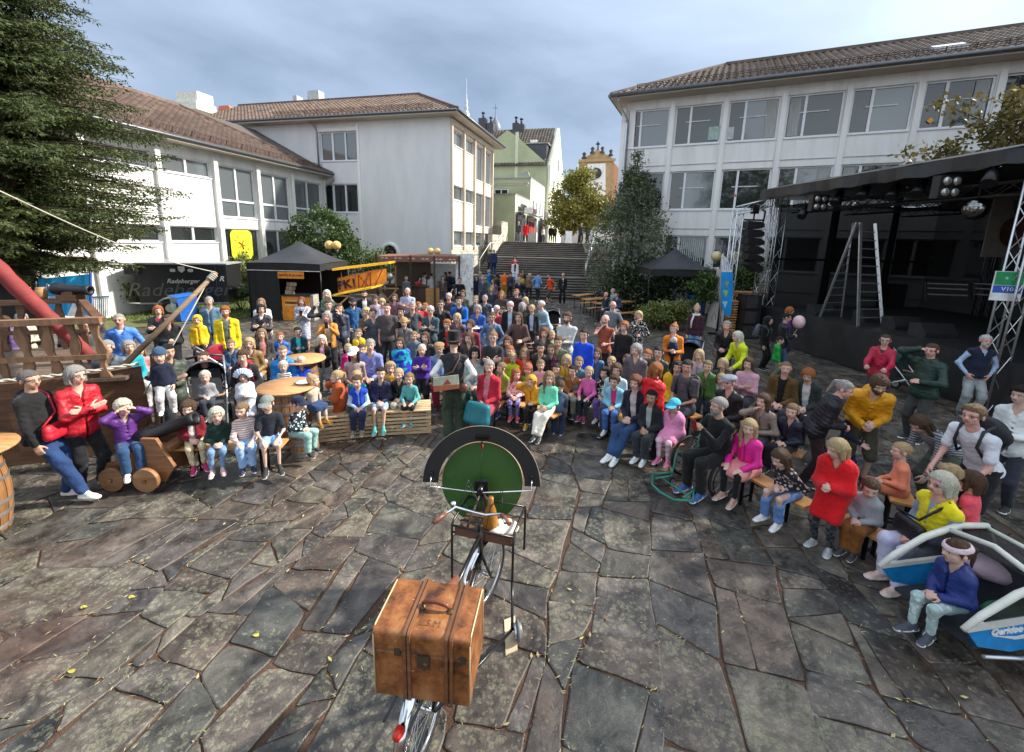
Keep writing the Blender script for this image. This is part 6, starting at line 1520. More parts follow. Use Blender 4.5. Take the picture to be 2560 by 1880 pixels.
# beach flag
fl=thing('beach_flag','tall blue and white feather flag on a metal foot beside the board','flag',G(1795,842));yf=G(1795,842)[1];F_=lambda u,v:DY(u,v,yf-.15);rows_=[(636,1805,1808),(650,1803,1820),(680,1803,1832),(720,1803,1833),(760,1803,1830),(785,1812,1827),(792,1818,1824)]
b=MB()
for i in range(6):
 v0,a0_,c0_=rows_[i];v1,a1_,c1_=rows_[i+1];b.prism([F_(a0_,v0),F_(c0_,v0),F_(c1_,v1),F_(a1_,v1)],(0,.008,0),1 if i<2 else 0)
b.build('flag',[mat('flag_blue',(.01,.30,.72),.5,var=.3,scale=2),M_WHITE],fl)
for k in range(4):b=MB();b.bar(F_(1809+k*5,646+k*4)-[0,.012,0],F_(1811+k*5,676)-[0,.012,0],.03,.004);b.build('stripe',simple('stripe_lilac',(.25,.25,.5),.5),fl)
for(u,v,c)in((1815,712,(.25,.35,.2)),(1813,735,(.35,.55,.1)),(1811,762,(.4,.7,.85))):b=MB();b.prism([F_(u-6,v-9)-[0,.012,0],F_(u+8,v-9)-[0,.012,0],F_(u+1,v+9)-[0,.012,0]],(0,-.003,0));b.build('crest',simple('crest_%d'%v,c,.5),fl)
b=MB();b.tube([G(1795,842)+UP*0,F_(1801,780),F_(1801,690),F_(1804,645),F_(1808,634)],.02,6);b.bar(G(1780,843)+UP*.03,G(1812,843)+UP*.03,.05);b.build('pole',M_ALU,fl)
# town banner on the left
yb_=12.2;F_=lambda u,v:DY(u,v,yb_);bn=thing('blue_banner','sky blue banner with white skyline outline under the spruce','banner',F_(160,780));n=14;b=MB()
for i in range(n):
 a,c=i/n,(i+1)/n;w0,w1=.05*math.sin(i*1.3),.05*math.sin((i+1)*1.3);b.add([F_(96+129*a,697-12*a)+[0,w0,0],F_(96+129*c,697-12*c)+[0,w1,0],F_(100+128*c,790)+[0,w1*1.5,0],F_(100+128*a,790)+[0,w0*1.5,0]],[(0,1,2,3)],0,True)
b.build('cloth',mat('banner_blue',(.01,.33,.72),.5,var=.2,scale=1,col2=(.02,.48,.80)),bn);b=MB();L_=[(99,702),(101,730),(124,730),(125,705),(130,712),(132,722),(143,722),(146,730),(156,728),(158,712),(162,712),(164,716),(170,716),(172,727)]
b.tube([F_(*p)-np.array([0,.09,0])for p in L_],.018,4);b.build('skyline',M_WHITE,bn);lettering('werbe paderborn',.24,F_(143,743)-np.array([0,.09,0]),(1,0,0),(0,0,1),M_WHITE,bn)
b=MB();b.prism([F_(176,790),F_(192,752),F_(208,790)],(0,-.1,0));b.build('white_peak',M_WHITE,bn);b=MB();b.bar(F_(226,682),F_(229,800),.05);b.build('pole',simple('pole_blue',(.05,.1,.4),.5),bn)
b=MB();b.prism([F_(-60,705),F_(96,695),F_(100,850),F_(-60,850)],(0,.1,0));tag(b.build('black_backdrop',M_BLK),'black cloth backdrop beside the blue banner behind the ship','backdrop')
b=MB();
fe=thing('grey_barrier','small light grey slatted barrier beside the blue banner','barrier',F_(250,790))
for k in range(9):b=MB();b.bar(DY(230+k*5,744,13),DY(230+k*5,790,13),.025);b.build('slat',M_WHITE,fe)
b=MB();b.bar(DY(226,743,13),DY(275,741,13),.05);b.build('rail',M_WHITE,fe)
# ---------------------------------------------------------------- stage
sA=G(1977,869);sB=G(2391,1006);sD=nrm(sB-sA);sN=np.array([-sD[1],sD[0],0]);sN=sN if sN[0]>0 else-sN;O=sA-sD*2.0;LS=11.5;DS=7.0;SZ=1.2
SP=lambda a,d,z:O+sD*a+sN*d+UP*z
stg=thing('stage','large black covered open-air stage with skirted front on the right','stage',SP(LS/2,0,0));b=MB();b.obox(SP(0,0,SZ-.1),sD*LS,sN*DS,UP*.1);b.build('deck',mat('stage_floor',(.028,.028,.028),.45,var=.3,scale=2),stg)
b=MB();n=60
for i in range(n):
 a,c=LS*i/n,LS*(i+1)/n;f_=lambda q:.04*math.sin(q*2.1)+.03*math.sin(q*5.3+1);b.add([SP(a,-.02,SZ-.02),SP(c,-.02,SZ-.02),SP(c,-.07+f_(c),.02),SP(a,-.07+f_(a),.02)],[(0,1,2,3)],0,True)
b.add([SP(0,0,SZ-.02),SP(0,DS,SZ-.02),SP(0,DS,0),SP(0,0,0)],[(0,1,2,3)]);b.build('skirt',mat('skirt_black',(.018,.018,.018),.5,var=.4,scale=2,bump=.5,bscale=3),stg)
def gauze(name,col,a):
 if name in MC:return MC[name]
 m,nt,bs=_nodes(name);bs.inputs['Base Color'].default_value=c4(col);bs.inputs['Roughness'].default_value=.8;tr_=nnode(nt,'ShaderNodeBsdfTransparent');mx_=nnode(nt,'ShaderNodeMixShader');mx_.inputs[0].default_value=a;nt.links.new(tr_.outputs[0],mx_.inputs[1]);nt.links.new(bs.outputs[0],mx_.inputs[2]);nt.links.new(mx_.outputs[0],nt.nodes['Material Output'].inputs[0]);MC[name]=m;return m
M_GAU=gauze('stage_gauze',(.006,.006,.006),.94)
RZ=5.2;b=MB();b.add([SP(0,.3,SZ),SP(0,DS,SZ),SP(0,DS,RZ-.2),SP(0,.3,RZ-.2)],[(0,1,2,3)]);b.build('side_gauze',M_GAU,stg);b=MB();b.add([SP(0,DS,SZ),SP(LS,DS,SZ),SP(LS,DS,RZ),SP(0,DS,RZ)],[(0,1,2,3)]);b.build('back_gauze',gauze('stage_back',(.008,.008,.008),.97),stg)
b=MB();b.add([SP(LS,.3,SZ),SP(LS,DS,SZ),SP(LS,DS,RZ-.2),SP(LS,.3,RZ-.2)],[(0,1,2,3)]);b.build('side_cloth',M_BLK,stg)
b=MB();n=46
for i in range(n):
 a,c=-.25+(LS+.5)*i/n,-.25+(LS+.5)*(i+1)/n;f_=lambda q:.035*math.sin(q*3.1)+.02*math.sin(q*9)
 for(d0,z0,d1,z1)in((-.30,RZ-.02,-.32,RZ+.30),(-.32,RZ+.30,.6,RZ+.52),(.6,RZ+.52,DS+.3,RZ+.1)):b.add([SP(a,d0+f_(a),z0+(f_(a*2)if z0<RZ else 0)),SP(c,d0+f_(c),z0+(f_(c*2)if z0<RZ else 0)),SP(c,d1,z1),SP(a,d1,z1)],[(0,1,2,3)],0,True)
b.add([SP(-.25,-.3,RZ),SP(LS+.25,-.3,RZ),SP(LS+.25,DS+.3,RZ),SP(-.25,DS+.3,RZ)],[(0,1,2,3)]);b.build('canopy',mat('canopy_black',(.028,.029,.032),.38,var=.3,scale=1.5,bump=.7,bscale=3),stg)
def truss(par,p0,p1,w=.29,r=.024,m=None,name='truss',step=.42,up=None):
 p0,p1=np.array(p0,float),np.array(p1,float);d=nrm(p1-p0);L=np.linalg.norm(p1-p0);u=up if up is not None else(np.array([0,0,1.])if abs(d[2])<.8 else sD);a=nrm(np.cross(d,u));c=nrm(np.cross(a,d));m=m or M_ALU;cr=[a*w/2+c*w/2,-a*w/2+c*w/2,-a*w/2-c*w/2,a*w/2-c*w/2];b=MB()
 for q in cr:b.cyl(p0+q,p1+q,r,n=6)
 n=max(2,int(L/step))
 for i in range(n):
  for k in range(4):s0,s1=(k,(k+1)%4)if i%2 else((k+1)%4,k);b.cyl(p0+d*L*i/n+cr[s0],p0+d*L*(i+1)/n+cr[s1],r*.5,n=4,caps=False)
 return b.build(name,m,par)
truss(stg,SP(.05,-.05,SZ),SP(.05,-.05,RZ));truss(stg,SP(.05,.35,SZ),SP(.05,.35,RZ),r=.018);rb_=DY(2512,885,0+SP(0,0,0)[1])if False else None
aR=float((HIT(2500,900,O,sD)-O)@sD);truss(stg,SP(aR,-.1,0.0),SP(aR,-.1,RZ));MT=simple('truss_dark',(.10,.10,.105),.35,.8)
for a,c in((.4,1.0),(.4,3.2),(.4,5.6)):truss(stg,SP(0,c,RZ-.35),SP(LS,c,RZ-.35),m=MT)
for a in(2.5,5.0,7.5,10):truss(stg,SP(a,.2,RZ-.3),SP(a,DS,RZ-.3),m=MT)
for a in(2.6,5.2):truss(stg,SP(a,DS-.6,SZ),SP(a,DS-.6,RZ-.3),m=MT)
b=MB();b.bar(SP(.3,2.4,SZ),SP(.3,2.4,RZ),.28,.1);b.bar(SP(.3,4.9,SZ),SP(.3,4.9,RZ),.2,.1);b.bar(SP(.3,.4,3.0),SP(.3,6.8,3.0),.08);b.build('black_post',M_BLKM,stg)
tw=G(1808,836);tg=thing('truss_tower','silver truss tower with arm carrying the hanging loudspeakers left of the stage','truss tower',tw);tz=4.75;truss(tg,tw,tw+UP*tz,r=.027,w=.26);truss(tg,tw+UP*tz,SP(.05,-.1,RZ-.15),r=.027,w=.28);b=MB();b.bar(tw+[-.6,0,.04],tw+[.6,0,.04],.07);b.bar(tw+[0,-.6,.04],tw+[0,.6,.04],.07);b.build('foot',M_BLKM,tg)
# line array
ya_=float(SP(.2,0,0)[1])+.1;arr=thing('loudspeaker_array','black line array of curved loudspeaker boxes hanging from the truss arm','loudspeaker',DY(1885,600,ya_));
for k in range(6):
 v=563+k*20.5;c=DY(1882,v,ya_);tilt=rad(2+k*(3 if k<5 else 6));Mx=Matrix.Rotation(tilt,3,'Y');b=MB();w,h,dd=.62,.27,.5
 P=[Vector(q)for q in((-w/2,-dd/2,-h*.48),(w*.25,-dd/2,-h*.48),(w/2,-dd/2,-h*.22),(w/2,-dd/2,h*.22),(w*.25,-dd/2,h*.48),(-w/2,-dd/2,h*.48))];b.prism([Vector(c)+Mx@q for q in P],Mx@Vector((0,dd,0)));b.build('cabinet',M_BLKP,arr)
b=MB();c=DY(1884,550,ya_);b.bar(c+[-.35,0,0],c+[.35,0,0],.06);b.bar(c,c+UP*.75,.04);b.box(c+UP*.35,(.22,.2,.25));b.tube([c+[.1,0,.5],c+[.4,0,.3],c+[.35,0,-.2]],.03,5);b.build('hoist',M_BLKM,arr)
sbw=G(1872,848);t=thing('subwoofer_stack','stack of black bass loudspeakers left of the stage','loudspeaker',sbw)
for k in range(3):b=MB();b.box(sbw+[0,.3,.28+k*.56],(.62,.6,.54));o=b.build('cabinet',M_BLKP,t);b=MB();b.box(sbw+[-.06,-.005,.28+k*.56],(.42,.012,.44));b.build('grille',mat('grille',(.03,.03,.03),.6),o)
t=thing('stacked_benches','orange folded beer benches stacked behind the bass loudspeakers','stacked benches',(sbw[0]-.7,sbw[1]+1.0,0))
for k in range(3):b=MB();b.obox((sbw[0]-.35,sbw[1]+.9,1.50+k*.07),(1.6,.0,.0),(0,.4,0),(0,0,.05));b.build('bench',M_ORW,t)
for x_ in(-.35,1.1):b=MB();b.obox((sbw[0]+x_,sbw[1]+.9,0),(.08,0,0),(0,.4,0),(0,0,1.5));b.build('rack',M_BLKM,t)
for k in range(13):b=MB();b.obox((sbw[0]-.68,sbw[1]+.35,.15+k*.10),(.3,0,.0),(0,.35,0),(0,0,.045));b.build('bench_end',M_ORW,t)
# ladder
ld=thing('step_ladder','tall double aluminium ladder standing open on the stage','ladder',G(2130,800,SZ));tp=DY(2152,556,G(2145,815,SZ)[1]+.5);lw_=lambda a,c,q:a*(1-q)+c*q
ft_=[G(2050,792,SZ),G(2103,792,SZ),G(2145,815,SZ),G(2206,815,SZ)];tps=[tp-[.12,0,0],tp+[.0,.3,0],tp,tp+[.42,0,-.02]]
for a,c,ta,tb_ in((ft_[0],ft_[1],tps[0],tps[1]),(ft_[2],ft_[3],tps[2],tps[3])):
 for q0,q1 in((a,ta),(c,tb_)):b=MB();b.bar(q0,q1,.045,.075);b.build('stile',M_ALU,ld)
 for k in range(1,12):q=k/12;b=MB();b.bar(lw_(a,ta,q),lw_(c,tb_,q),.03,.03);b.build('rung',M_ALU,ld)
for(u,v,w,lab)in((2272,826,.8,'black wedge monitor speaker nearest the middle of the stage edge'),(2352,846,.85,'black wedge monitor speaker at the right front stage edge'),(2062,790,.65,'small black wedge monitor speaker behind the ladder feet'),(2180,806,.5,'black wedge monitor between the ladder legs')):
 p=G(u,v,SZ);b=MB();b.prism([p+[-w/2,0,0],p+[-w/2,.5,0],p+[-w/2,.5,.33],p+[-w/2,.18,.36],p+[-w/2,0,.12]],(w,0,0));tag(b.build('stage_monitor',mat('monitor_black',(.022,.022,.023),.6)),lab,'monitor speaker')
for(u,v,y,lab)in((2052,507,14.2,'four-lamp blinder hanging under the left part of the stage roof'),(2378,467,10.2,'four-lamp blinder hanging under the middle of the stage roof')):
 c=DY(u,v,y);t=thing('blinder_lamp',lab,'stage lamp',c);b=MB();b.box(c+[0,.12,0],(.5,.2,.5));b.build('housing',M_BLKP,t)
 for i in(-1,1):
  for j in(-1,1):b=MB();b.ball(c+[i*.11,0,j*.12],.095,12,sc=(1,.5,1));b.build('lamp',mat('lamp_glass',(.42,.41,.38),.15,.6,bump=0),t)
c=DY(2440,522,9.9);t=thing('mirror_ball','mirror ball hanging under the stage roof','mirror ball',c);b=MB();b.ball(c,.24,16);m_=b.build('ball',mat('mirror_grey',(.22,.22,.21),.15,1.0,var=.7,scale=30,bump=0),t);b=MB();b.bar(c,c+UP*.6,.02);b.build('cord',M_BLKP,t)
for(u,v,y,lab)in((2010,530,15,'tilted black spotlight under the left end of the stage roof'),(2095,495,14,'black spotlight beside the left blinder'),(2160,480,13,'black spotlight above the ladder top'),(2235,480,12.3,'black spotlight right of the ladder'),(2300,470,11.5,'black spotlight left of the right blinder'),(2480,440,9.6,'black spotlight near the right end of the stage roof')):
 c=DY(u,v,y);t=thing('spotlight',lab,'spotlight',c);b=MB();d=nrm([-.5,-.3,-.7]);b.cyl(c-d*.22,c+d*.22,.10,.14,10);b.build('can',M_BLKP,t);b=MB();b.bar(c,c+UP*.35,.03);b.build('clamp',M_BLKM,t)
c=DY(2525,565,11.5);t=thing('medal_poster','faded poster of a ribboned medal hanging at the back of the stage','poster',c);b=MB();b.box(c,(1.15,.02,1.6));b.build('sheet',mat('poster_grey',(.16,.14,.12),.8,var=.2),t);b=MB();b.lathe([(0,0),(.36,0),(.38,.02),(.38,.0)],c+[.1,-.03,-.15],24,axis=(0,-1,0));b.build('medal',simple('medal_red',(.10,.035,.025),.7),t);b=MB();b.prism([c+[-.1,-.02,.65],c+[.35,-.02,.65],c+[.2,-.02,.2],c+[.05,-.02,.2]],(0,-.01,0));b.build('ribbon',simple('ribbon_dark',(.04,.03,.025),.7),t)
for k,(u0,u1)in enumerate(((2315,2420),(2428,2500))):
 t=thing('stage_railing',['left','right'][k]+' grey guard rail section at the back of the stage','railing',DY(u0,745,12.5));b=MB()
 for v in(708,720,735):b.bar(DY(u0,v,12.5),DY(u1,v+4,12.0),.035)
 for u in(u0,u1):b.bar(DY(u,706,12.4),DY(u,752,12.4),.04)
 b.build('rails',MT,t)
t=thing('flight_case','black flight case rack on the stage right of the ladder','flight case',G(2222,760,SZ));c=G(2222,765,SZ);b=MB();b.box(c+UP*.45,(.6,.6,.9));b.build('case',M_BLKP,t);b=MB();b.bar(c+[-.31,-.31,0],c+[-.31,-.31,.9],.03);b.bar(c+[.31,-.31,0],c+[.31,-.31,.9],.03);b.build('edge',MT,t)
c=SP(aR,-.3,2.75);sgn=thing('notice_board','green, blue and white notice fixed to the right stage truss','notice',c);dxs=nrm([.93,-.36,0]);nns=np.array([dxs[1],-dxs[0],0]);b=MB();b.obox(c-dxs*.22-UP*.3,dxs*.48,nns*.01,UP*.6);b.build('sheet',M_WHITE,sgn)
for z,h,m,tx in((.02,.27,simple('notice_green',(.01,.30,.10),.5),'EXIT'),(-.14,.15,simple('notice_blue',(.02,.10,.45),.5),'INFO')):b=MB();b.obox(c-dxs*.2+UP*z+nns*.011,dxs*.44,nns*.004,UP*h);b.build('field',m,sgn);lettering({'EXIT':'+  i','INFO':'V10'}[tx],.12,c+dxs*.02+UP*(z+h/2)+nns*.018,dxs,UP,M_WHITE,sgn)
# ================================================================== the wooden ship, barrels, crates and benches
def _c(x,z,h):return 3.4-(h-0)*0
hA=np.array([-9.2,5.15,0]);hB=np.array([-5.72,6.22,0]);hd=nrm(hB-hA);hn=np.array([-hd[1],hd[0],0]);HL_=np.linalg.norm(hB-hA);DZ=1.27
ship=thing('wooden_ship','wooden play ship with wavy balusters, rope along its side and a red furled sail','ship',hB);SH=lambda a,d,z:hA+hd*a+hn*d+UP*z
n=22
def hull_row(z0,z1,o0,o1):
 b=MB()
 for i in range(n):
  a,c=HL_*i/n,HL_*(i+1)/n;bow=lambda q:max(0,(q-HL_*.62)/(HL_*.38))**2*.35;sag=lambda q:.10*((q/HL_)**2)
  P=[SH(a,-o0+bow(a),z0),SH(c,-o0+bow(c),z0),SH(c,-o1+bow(c),z1+sag(c)),SH(a,-o1+bow(a),z1+sag(a))];b.add(P+[p+hn*.05 for p in P],[(0,1,2,3),(3,2,6,7),(1,0,4,5)])
 return b
for k in range(6):hull_row(k*.21+.005,k*.21+.20,.0+k*.02,.02+k*.02).build('hull_plank',M_SHIP,ship)
b=MB();b.prism([SH(HL_,.35,0),SH(HL_+.06,.30,0),SH(HL_+.24,.32,DZ+.26),SH(HL_+.08,.35,DZ+.24)],hn*.1);b.build('stem_post',M_SHIP,ship)
b=MB();b.prism([SH(HL_-.05,.33,0),SH(HL_-1.6,2.15,0),SH(HL_-1.6,2.15,DZ-.02),SH(HL_-.05,.33,DZ-.02)],-hn*.05);b.build('bow_wall',M_SHIP,ship)
b=MB();L_=[SH(a,-.17+max(0,(a-HL_*.62)/(HL_*.38))**2*.35,DZ+.04+.10*(a/HL_)**2)for a in np.linspace(0,HL_,50)]
for s_ in(0,math.pi):b.tube([p+hn*.018*math.cos(i*1.9+s_)+UP*.018*math.sin(i*1.9+s_)for i,p in enumerate(L_)],.016,5)
b.build('rope',mat('rope',(.50,.46,.38),.9,var=.2,bump=.3),ship)
for k in range(12):b=MB();b.obox(SH(0,-.02+k*.19,DZ-.06),hd*(HL_-.1-max(0,k-1)*.15),hn*.18,UP*.05);b.build('deck_board',wood('deck_wood',(.17,.12,.085),.55,axis=(6,6,6)),ship)
def railing(d,a0,a1,m,n_,zt,lean=.0,seed=0):
 rng=random.Random(seed);L0,L1=SH(a0,d,zt),SH(a1,d,zt+.04);b=MB();b.bar(L0,L1,.13,.085);b.build('top_rail',m,ship);b=MB();b.bar(SH(a0,d,DZ+.32),SH(a1,d,DZ+.32),.05,.07);b.build('lower_rail',m,ship)
 for k in range(n_):
  a=a0+.08+(a1-a0-.16)*k/(n_-1);b=MB();P=[];Q_=[];H_=zt-DZ
  for j in range(9):
   q=j/8;w=.048+.018*math.sin(q*12.5+k);x=a+.02*math.sin(q*9+k*2)+lean*(q-.5);P.append(SH(x-w,d,DZ+H_*q));Q_.append(SH(x+w,d,DZ+H_*q))
  b.prism(P+Q_[::-1],hn*.045);b.build('baluster',m,ship)
railing(.0,.9,HL_-.28,M_SHIPL,9,2.10,-.05,1);railing(2.1,.2,HL_-1.6,M_SHIP,7,2.12,0,2)
b=MB();b.bar(SH(HL_-.3,.0,2.13),SH(HL_-1.6,2.1,2.16),.11,.07);b.build('cross_rail',M_SHIP,ship)
b=MB();P_=[DY(-70,610,6.4),DY(60,735,6.55),DY(150,820,6.7),DY(205,870,6.8),DY(262,925,6.9)];rr_=[.12,.11,.10,.09,.06];b.tube([P_[0]*(1-t)+P_[-1]*t if False else np.array([np.interp(t*4,range(5),[p[i]for p in P_])for i in range(3)])for t in np.linspace(0,1,24)],[np.interp(t*4,range(5),rr_)*(1+.07*math.sin(t*60))for t in np.linspace(0,1,24)],10);b.build('furled_sail',mat('sail_red',(.21,.028,.026),.8,var=.3,scale=4,bump=.5,bscale=6),ship)
spar=thing('bowsprit','wooden spar rising from the bow of the play ship with roped tip','spar',hB+UP*1.3);s0,s1=DY(312,912,6.35),DY(541,681,7.3);b=MB();b.cyl(s0,s1,.045,.035,8);b.build('pole',wood('spar_wood',(.22,.15,.09),.6),spar);b=MB();d=nrm(s1-s0)
for k in range(4):b.tube([s1-d*(.05+k*.03)+rotv(d,q)@nrm(np.cross(d,UP))*.048 for q in np.linspace(0,6.28,10)],.014,5)
b.build('lashing',MC['rope'],spar);b=MB();r0=DY(0,478,4.6);b.tube([r0*(1-t)+s1*t-UP*.12*math.sin(t*3.14)for t in np.linspace(-.15,1,12)],.008,5);b.build('stay_rope',MC['rope'],spar);b=MB();b.tube([s1-d*.2,DY(440,850,6.9),DY(360,985,6.4)],.010,4);b.build('stay_rope',MC['rope'],spar)
def cannon(label,c,d,L,r):
 t=thing('toy_cannon',label,'cannon',c);c=np.array(c,float);d=nrm(d);b=MB();b.lathe([(0,-.02),(r*.5,-.02),(r*1.25,.02),(r*1.25,L*.25),(r*1.05,L*.27),(r*.85,L*.9),(r*1.1,L*.93),(r*1.1,L),(r*.6,L),(r*.55,L*.8)],c-d*L/2,16,axis=d);b.build('barrel',mat('cannon_iron',(.02,.02,.022),.45,.3),t);return t
t=cannon('black toy cannon on the far rail of the ship',SH(HL_-1.72,2.1,2.36),(1,.08,-.03),.62,.085);b=MB();b.box(SH(HL_-1.75,2.1,2.22),(.35,.2,.10));b.box(SH(HL_-1.75,2.1,2.29),(.2,.14,.08));b.build('carriage',M_SHIP,t)
for i,(u,v)in enumerate(((70,735),(106,738))):
 c=HIT(u,750,SH(0,2.12,0),hd);c[2]=2.28;b=MB();b.lathe([(.0,-.12),(.05,-.12),(.085,-.02),(.08,.06),(.06,.10),(.065,.12),(0,.12)],c,12);tag(b.build('wooden_mug',mat('mug_wood',(.42,.22,.09),.5)),['left','right'][i]+' wooden mug standing on the far rail of the ship','mug')
 # gun carriage in front of the hull
gc=G(375,1225);GX=lambda x,y,z:gc+np.array([x,y,z]);t=thing('gun_carriage','low brown plank gun carriage with disc wheels in front of the hull','gun carriage',gc)
W_C=wood('carriage_wood',(.19,.085,.035),.5)
for y in(.08,.50):
 b=MB();b.prism([GX(-.72,y,.08),GX(.16,y,.08),GX(.30,y,.30),GX(.10,y,.70),GX(-.10,y,.70),GX(-.16,y,.52),GX(-.45,y,.50),GX(-.5,y,.34),GX(-.72,y,.32)],(0,.05,0));b.build('cheek',W_C,t)
b=MB();b.obox(GX(-.4,.13,.15),(.55,0,0),(0,.37,0),(0,0,.3));b.obox(GX(.08,.13,.5),(.16,0,.0),(0,.37,0),(0,0,.06));b.build('bed',W_C,t)
for x in(-.45,.0):b=MB();b.cyl(GX(x,.0,.165),GX(x,-.06,.165),.165,n=20);b.build('wheel',wood('wheel_wood',(.24,.12,.05),.5),t);b=MB();b.cyl(GX(x,-.06,.165),GX(x,-.09,.165),.025,n=6);b.build('hub',W_C,t)
cannon('black toy cannon barrel lying on the plank gun carriage',GX(.10,.30,.76),(.75,.1,.28),.8,.09)
def barrel(label,x,y,H,r,top=None,lid=None):
 t=thing('barrel',label,'barrel',(x,y,0));ns=18
 for k in range(ns):
  b=MB();a0,a1=(k+.04)/ns*math.tau,(k+.96)/ns*math.tau;vs=[]
  for j in range(7):
   q=j/6;rr=r*(.82+.18*math.sin(q*math.pi));vs+=[(x+rr*math.cos(a0),y+rr*math.sin(a0),H*q),(x+rr*1.004*math.cos((a0+a1)/2),y+rr*1.004*math.sin((a0+a1)/2),H*q),(x+rr*math.cos(a1),y+rr*math.sin(a1),H*q)]
  b.add(vs,[(3*j+i,3*j+i+1,3*j+4+i,3*j+3+i)for j in range(6)for i in(0,1)]);b.build('stave',M_OAK_R,t)
 for q in(.06,.22,.36,.64,.78,.94):rr=r*(.82+.18*math.sin(q*math.pi))+.004;b=MB();b.lathe([(rr,-.022),(rr+.003,0),(rr,.022)],(x,y,H*q),28);b.build('hoop',M_HOOP,t)
 b=MB();b.lathe([(0,H*.97),(r*.8,H*.97),(r*.8,H*.9)],(x,y,0),24);b.build('head',M_OAK_R,t)
 if lid:b=MB();b.lathe([(0,H),(lid,H),(lid+.01,H+.015),(lid,H+.035),(0,H+.035)],(x,y,0),36);b.build('table_top',M_TOPW,t)
 return t
M_OAK_R=mat('stave_oak',(.30,.145,.055),.45,var=.3,scale=3,bump=.25,bscale=12,stretch=(5,5,.8),rnd=.18)
g_=G(-85,1345);barrel('large oak barrel table cut by the left edge of the picture',g_[0],g_[1]+.1,.98,.33,lid=.46)
g_=G(706,1128);barrel('oak barrel under the round table top behind the boy in the grey cap',g_[0],g_[1]+.3,.98,.33,lid=.44);T2=(g_[0],g_[1]+.3)
q=G(757,897,1.0);barrel('round barrel table among the seated families in the middle',q[0],q[1],.98,.28,lid=.42)
g_=G(756,1150);barrel('small low keg the boy in the red and navy cap sits on',g_[0],g_[1]+.12,.42,.20)
pl_=thing('plate','white plate on the barrel table behind the boys','plate',(T2[0]+.2,T2[1]+.1,1.02));b=MB();b.lathe([(0,.004),(.08,.004),(.13,.018),(.135,.022),(.08,.0),(0,0)],(T2[0]+.22,T2[1]+.12,1.018),24);b.build('dish',M_WHITE,pl_)
# crate benches
def crate(label,p,d,L,D_,H_,nrow):
 d=nrm(d);nn=np.array([-d[1],d[0],0]);nn=nn if nn[1]>0 else-nn;p=np.array([p[0],p[1],0.0]);t=thing('crate_bench',label,'bench',p)
 for k in range(nrow):b=MB();b.obox(p+UP*(.02+k*(H_-.05)/nrow),d*L,nn*.02,UP*((H_-.05)/nrow*.60));b.build('slat',M_WOODL,t)
 for k in range(int(D_/.09)):b=MB();b.obox(p+nn*(k*.09+.002)+UP*(H_-.025),d*L,nn*.072,UP*.022);b.build('slat',M_WOODL,t)
 b=MB()
 for x in(.0,L/2-.04,L-.08):b.obox(p+d*x+nn*.022,d*.08,nn*.06,UP*(H_-.03));b.obox(p+d*x+nn*(D_-.08),d*.08,nn*.06,UP*(H_-.03))
 o=b.build('batten',M_WOODL,t);o['kind']='stuff'
c0,c1,c2x=G(800,1108),G(945,1092),G(1078,1084);crate('left slatted pine crate bench under the striped leggings girl',c0,c1-c0,np.linalg.norm(c1-c0)-.02,.55,.45,6);crate('right slatted pine crate bench beside the performer',c1,c2x-c1,np.linalg.norm(c2x-c1),.55,.45,6)
def bench(label,a,c,z=.47,cat='bench',w=.26,m=None,legs=True,grp=None):
 a=np.array([a[0],a[1],0.]);c=np.array([c[0],c[1],0.]);d=nrm(c-a);nn=np.array([-d[1],d[0],0]);L=np.linalg.norm(c-a);t=thing('beer_bench'if z<.6 else 'beer_table',label,cat,a,group=grp);b=MB();b.obox(a-nn*w/2+UP*(z-.03),d*L,nn*w,UP*.03);b.build('top',m or M_ORW,t)
 for x in(.25,L-.3):b=MB();b.bar(a+d*x-nn*(w/2-.03),a+d*x-nn*(w/2-.03)+UP*(z-.03),.03);b.bar(a+d*x+nn*(w/2-.03),a+d*x+nn*(w/2-.03)+UP*(z-.03),.03);b.bar(a+d*x-nn*(w/2-.03)+UP*.1,a+d*x+nn*(w/2-.03)+UP*.1,.02);b.build('leg_frame',M_BLKM,t)
def gb(u,v,h=.9):return G(u,v,.47)
for i,(u0,v0,u1,v1)in enumerate(((1437,738,1480,734),(1460,748,1530,742),(1490,758,1580,752))):bench(['farthest','middle','nearest'][i]+' beer table by the foot of the holly',G(u0,v0,.76),G(u1,v1,.76),z=.76,cat='table',w=.5)
for i,(u0,v0,u1,v1)in enumerate(((1455,757,1500,753),(1470,770,1540,765),(1540,783,1600,778))):bench(['farthest','middle','nearest'][i]+' beer bench beside the beer tables at the holly',G(u0,v0,.47),G(u1,v1,.47))
t=thing('white_table','small white table among the standing crowd in the middle','table',G(1245,775,1.0));q=G(1245,776,1.0);b=MB();b.box(q,(1.2,.7,.03));b.build('top',M_WHITE,t);b=MB();b.bar(q,q*[1,1,0],.05);b.build('leg',M_BLKM,t)
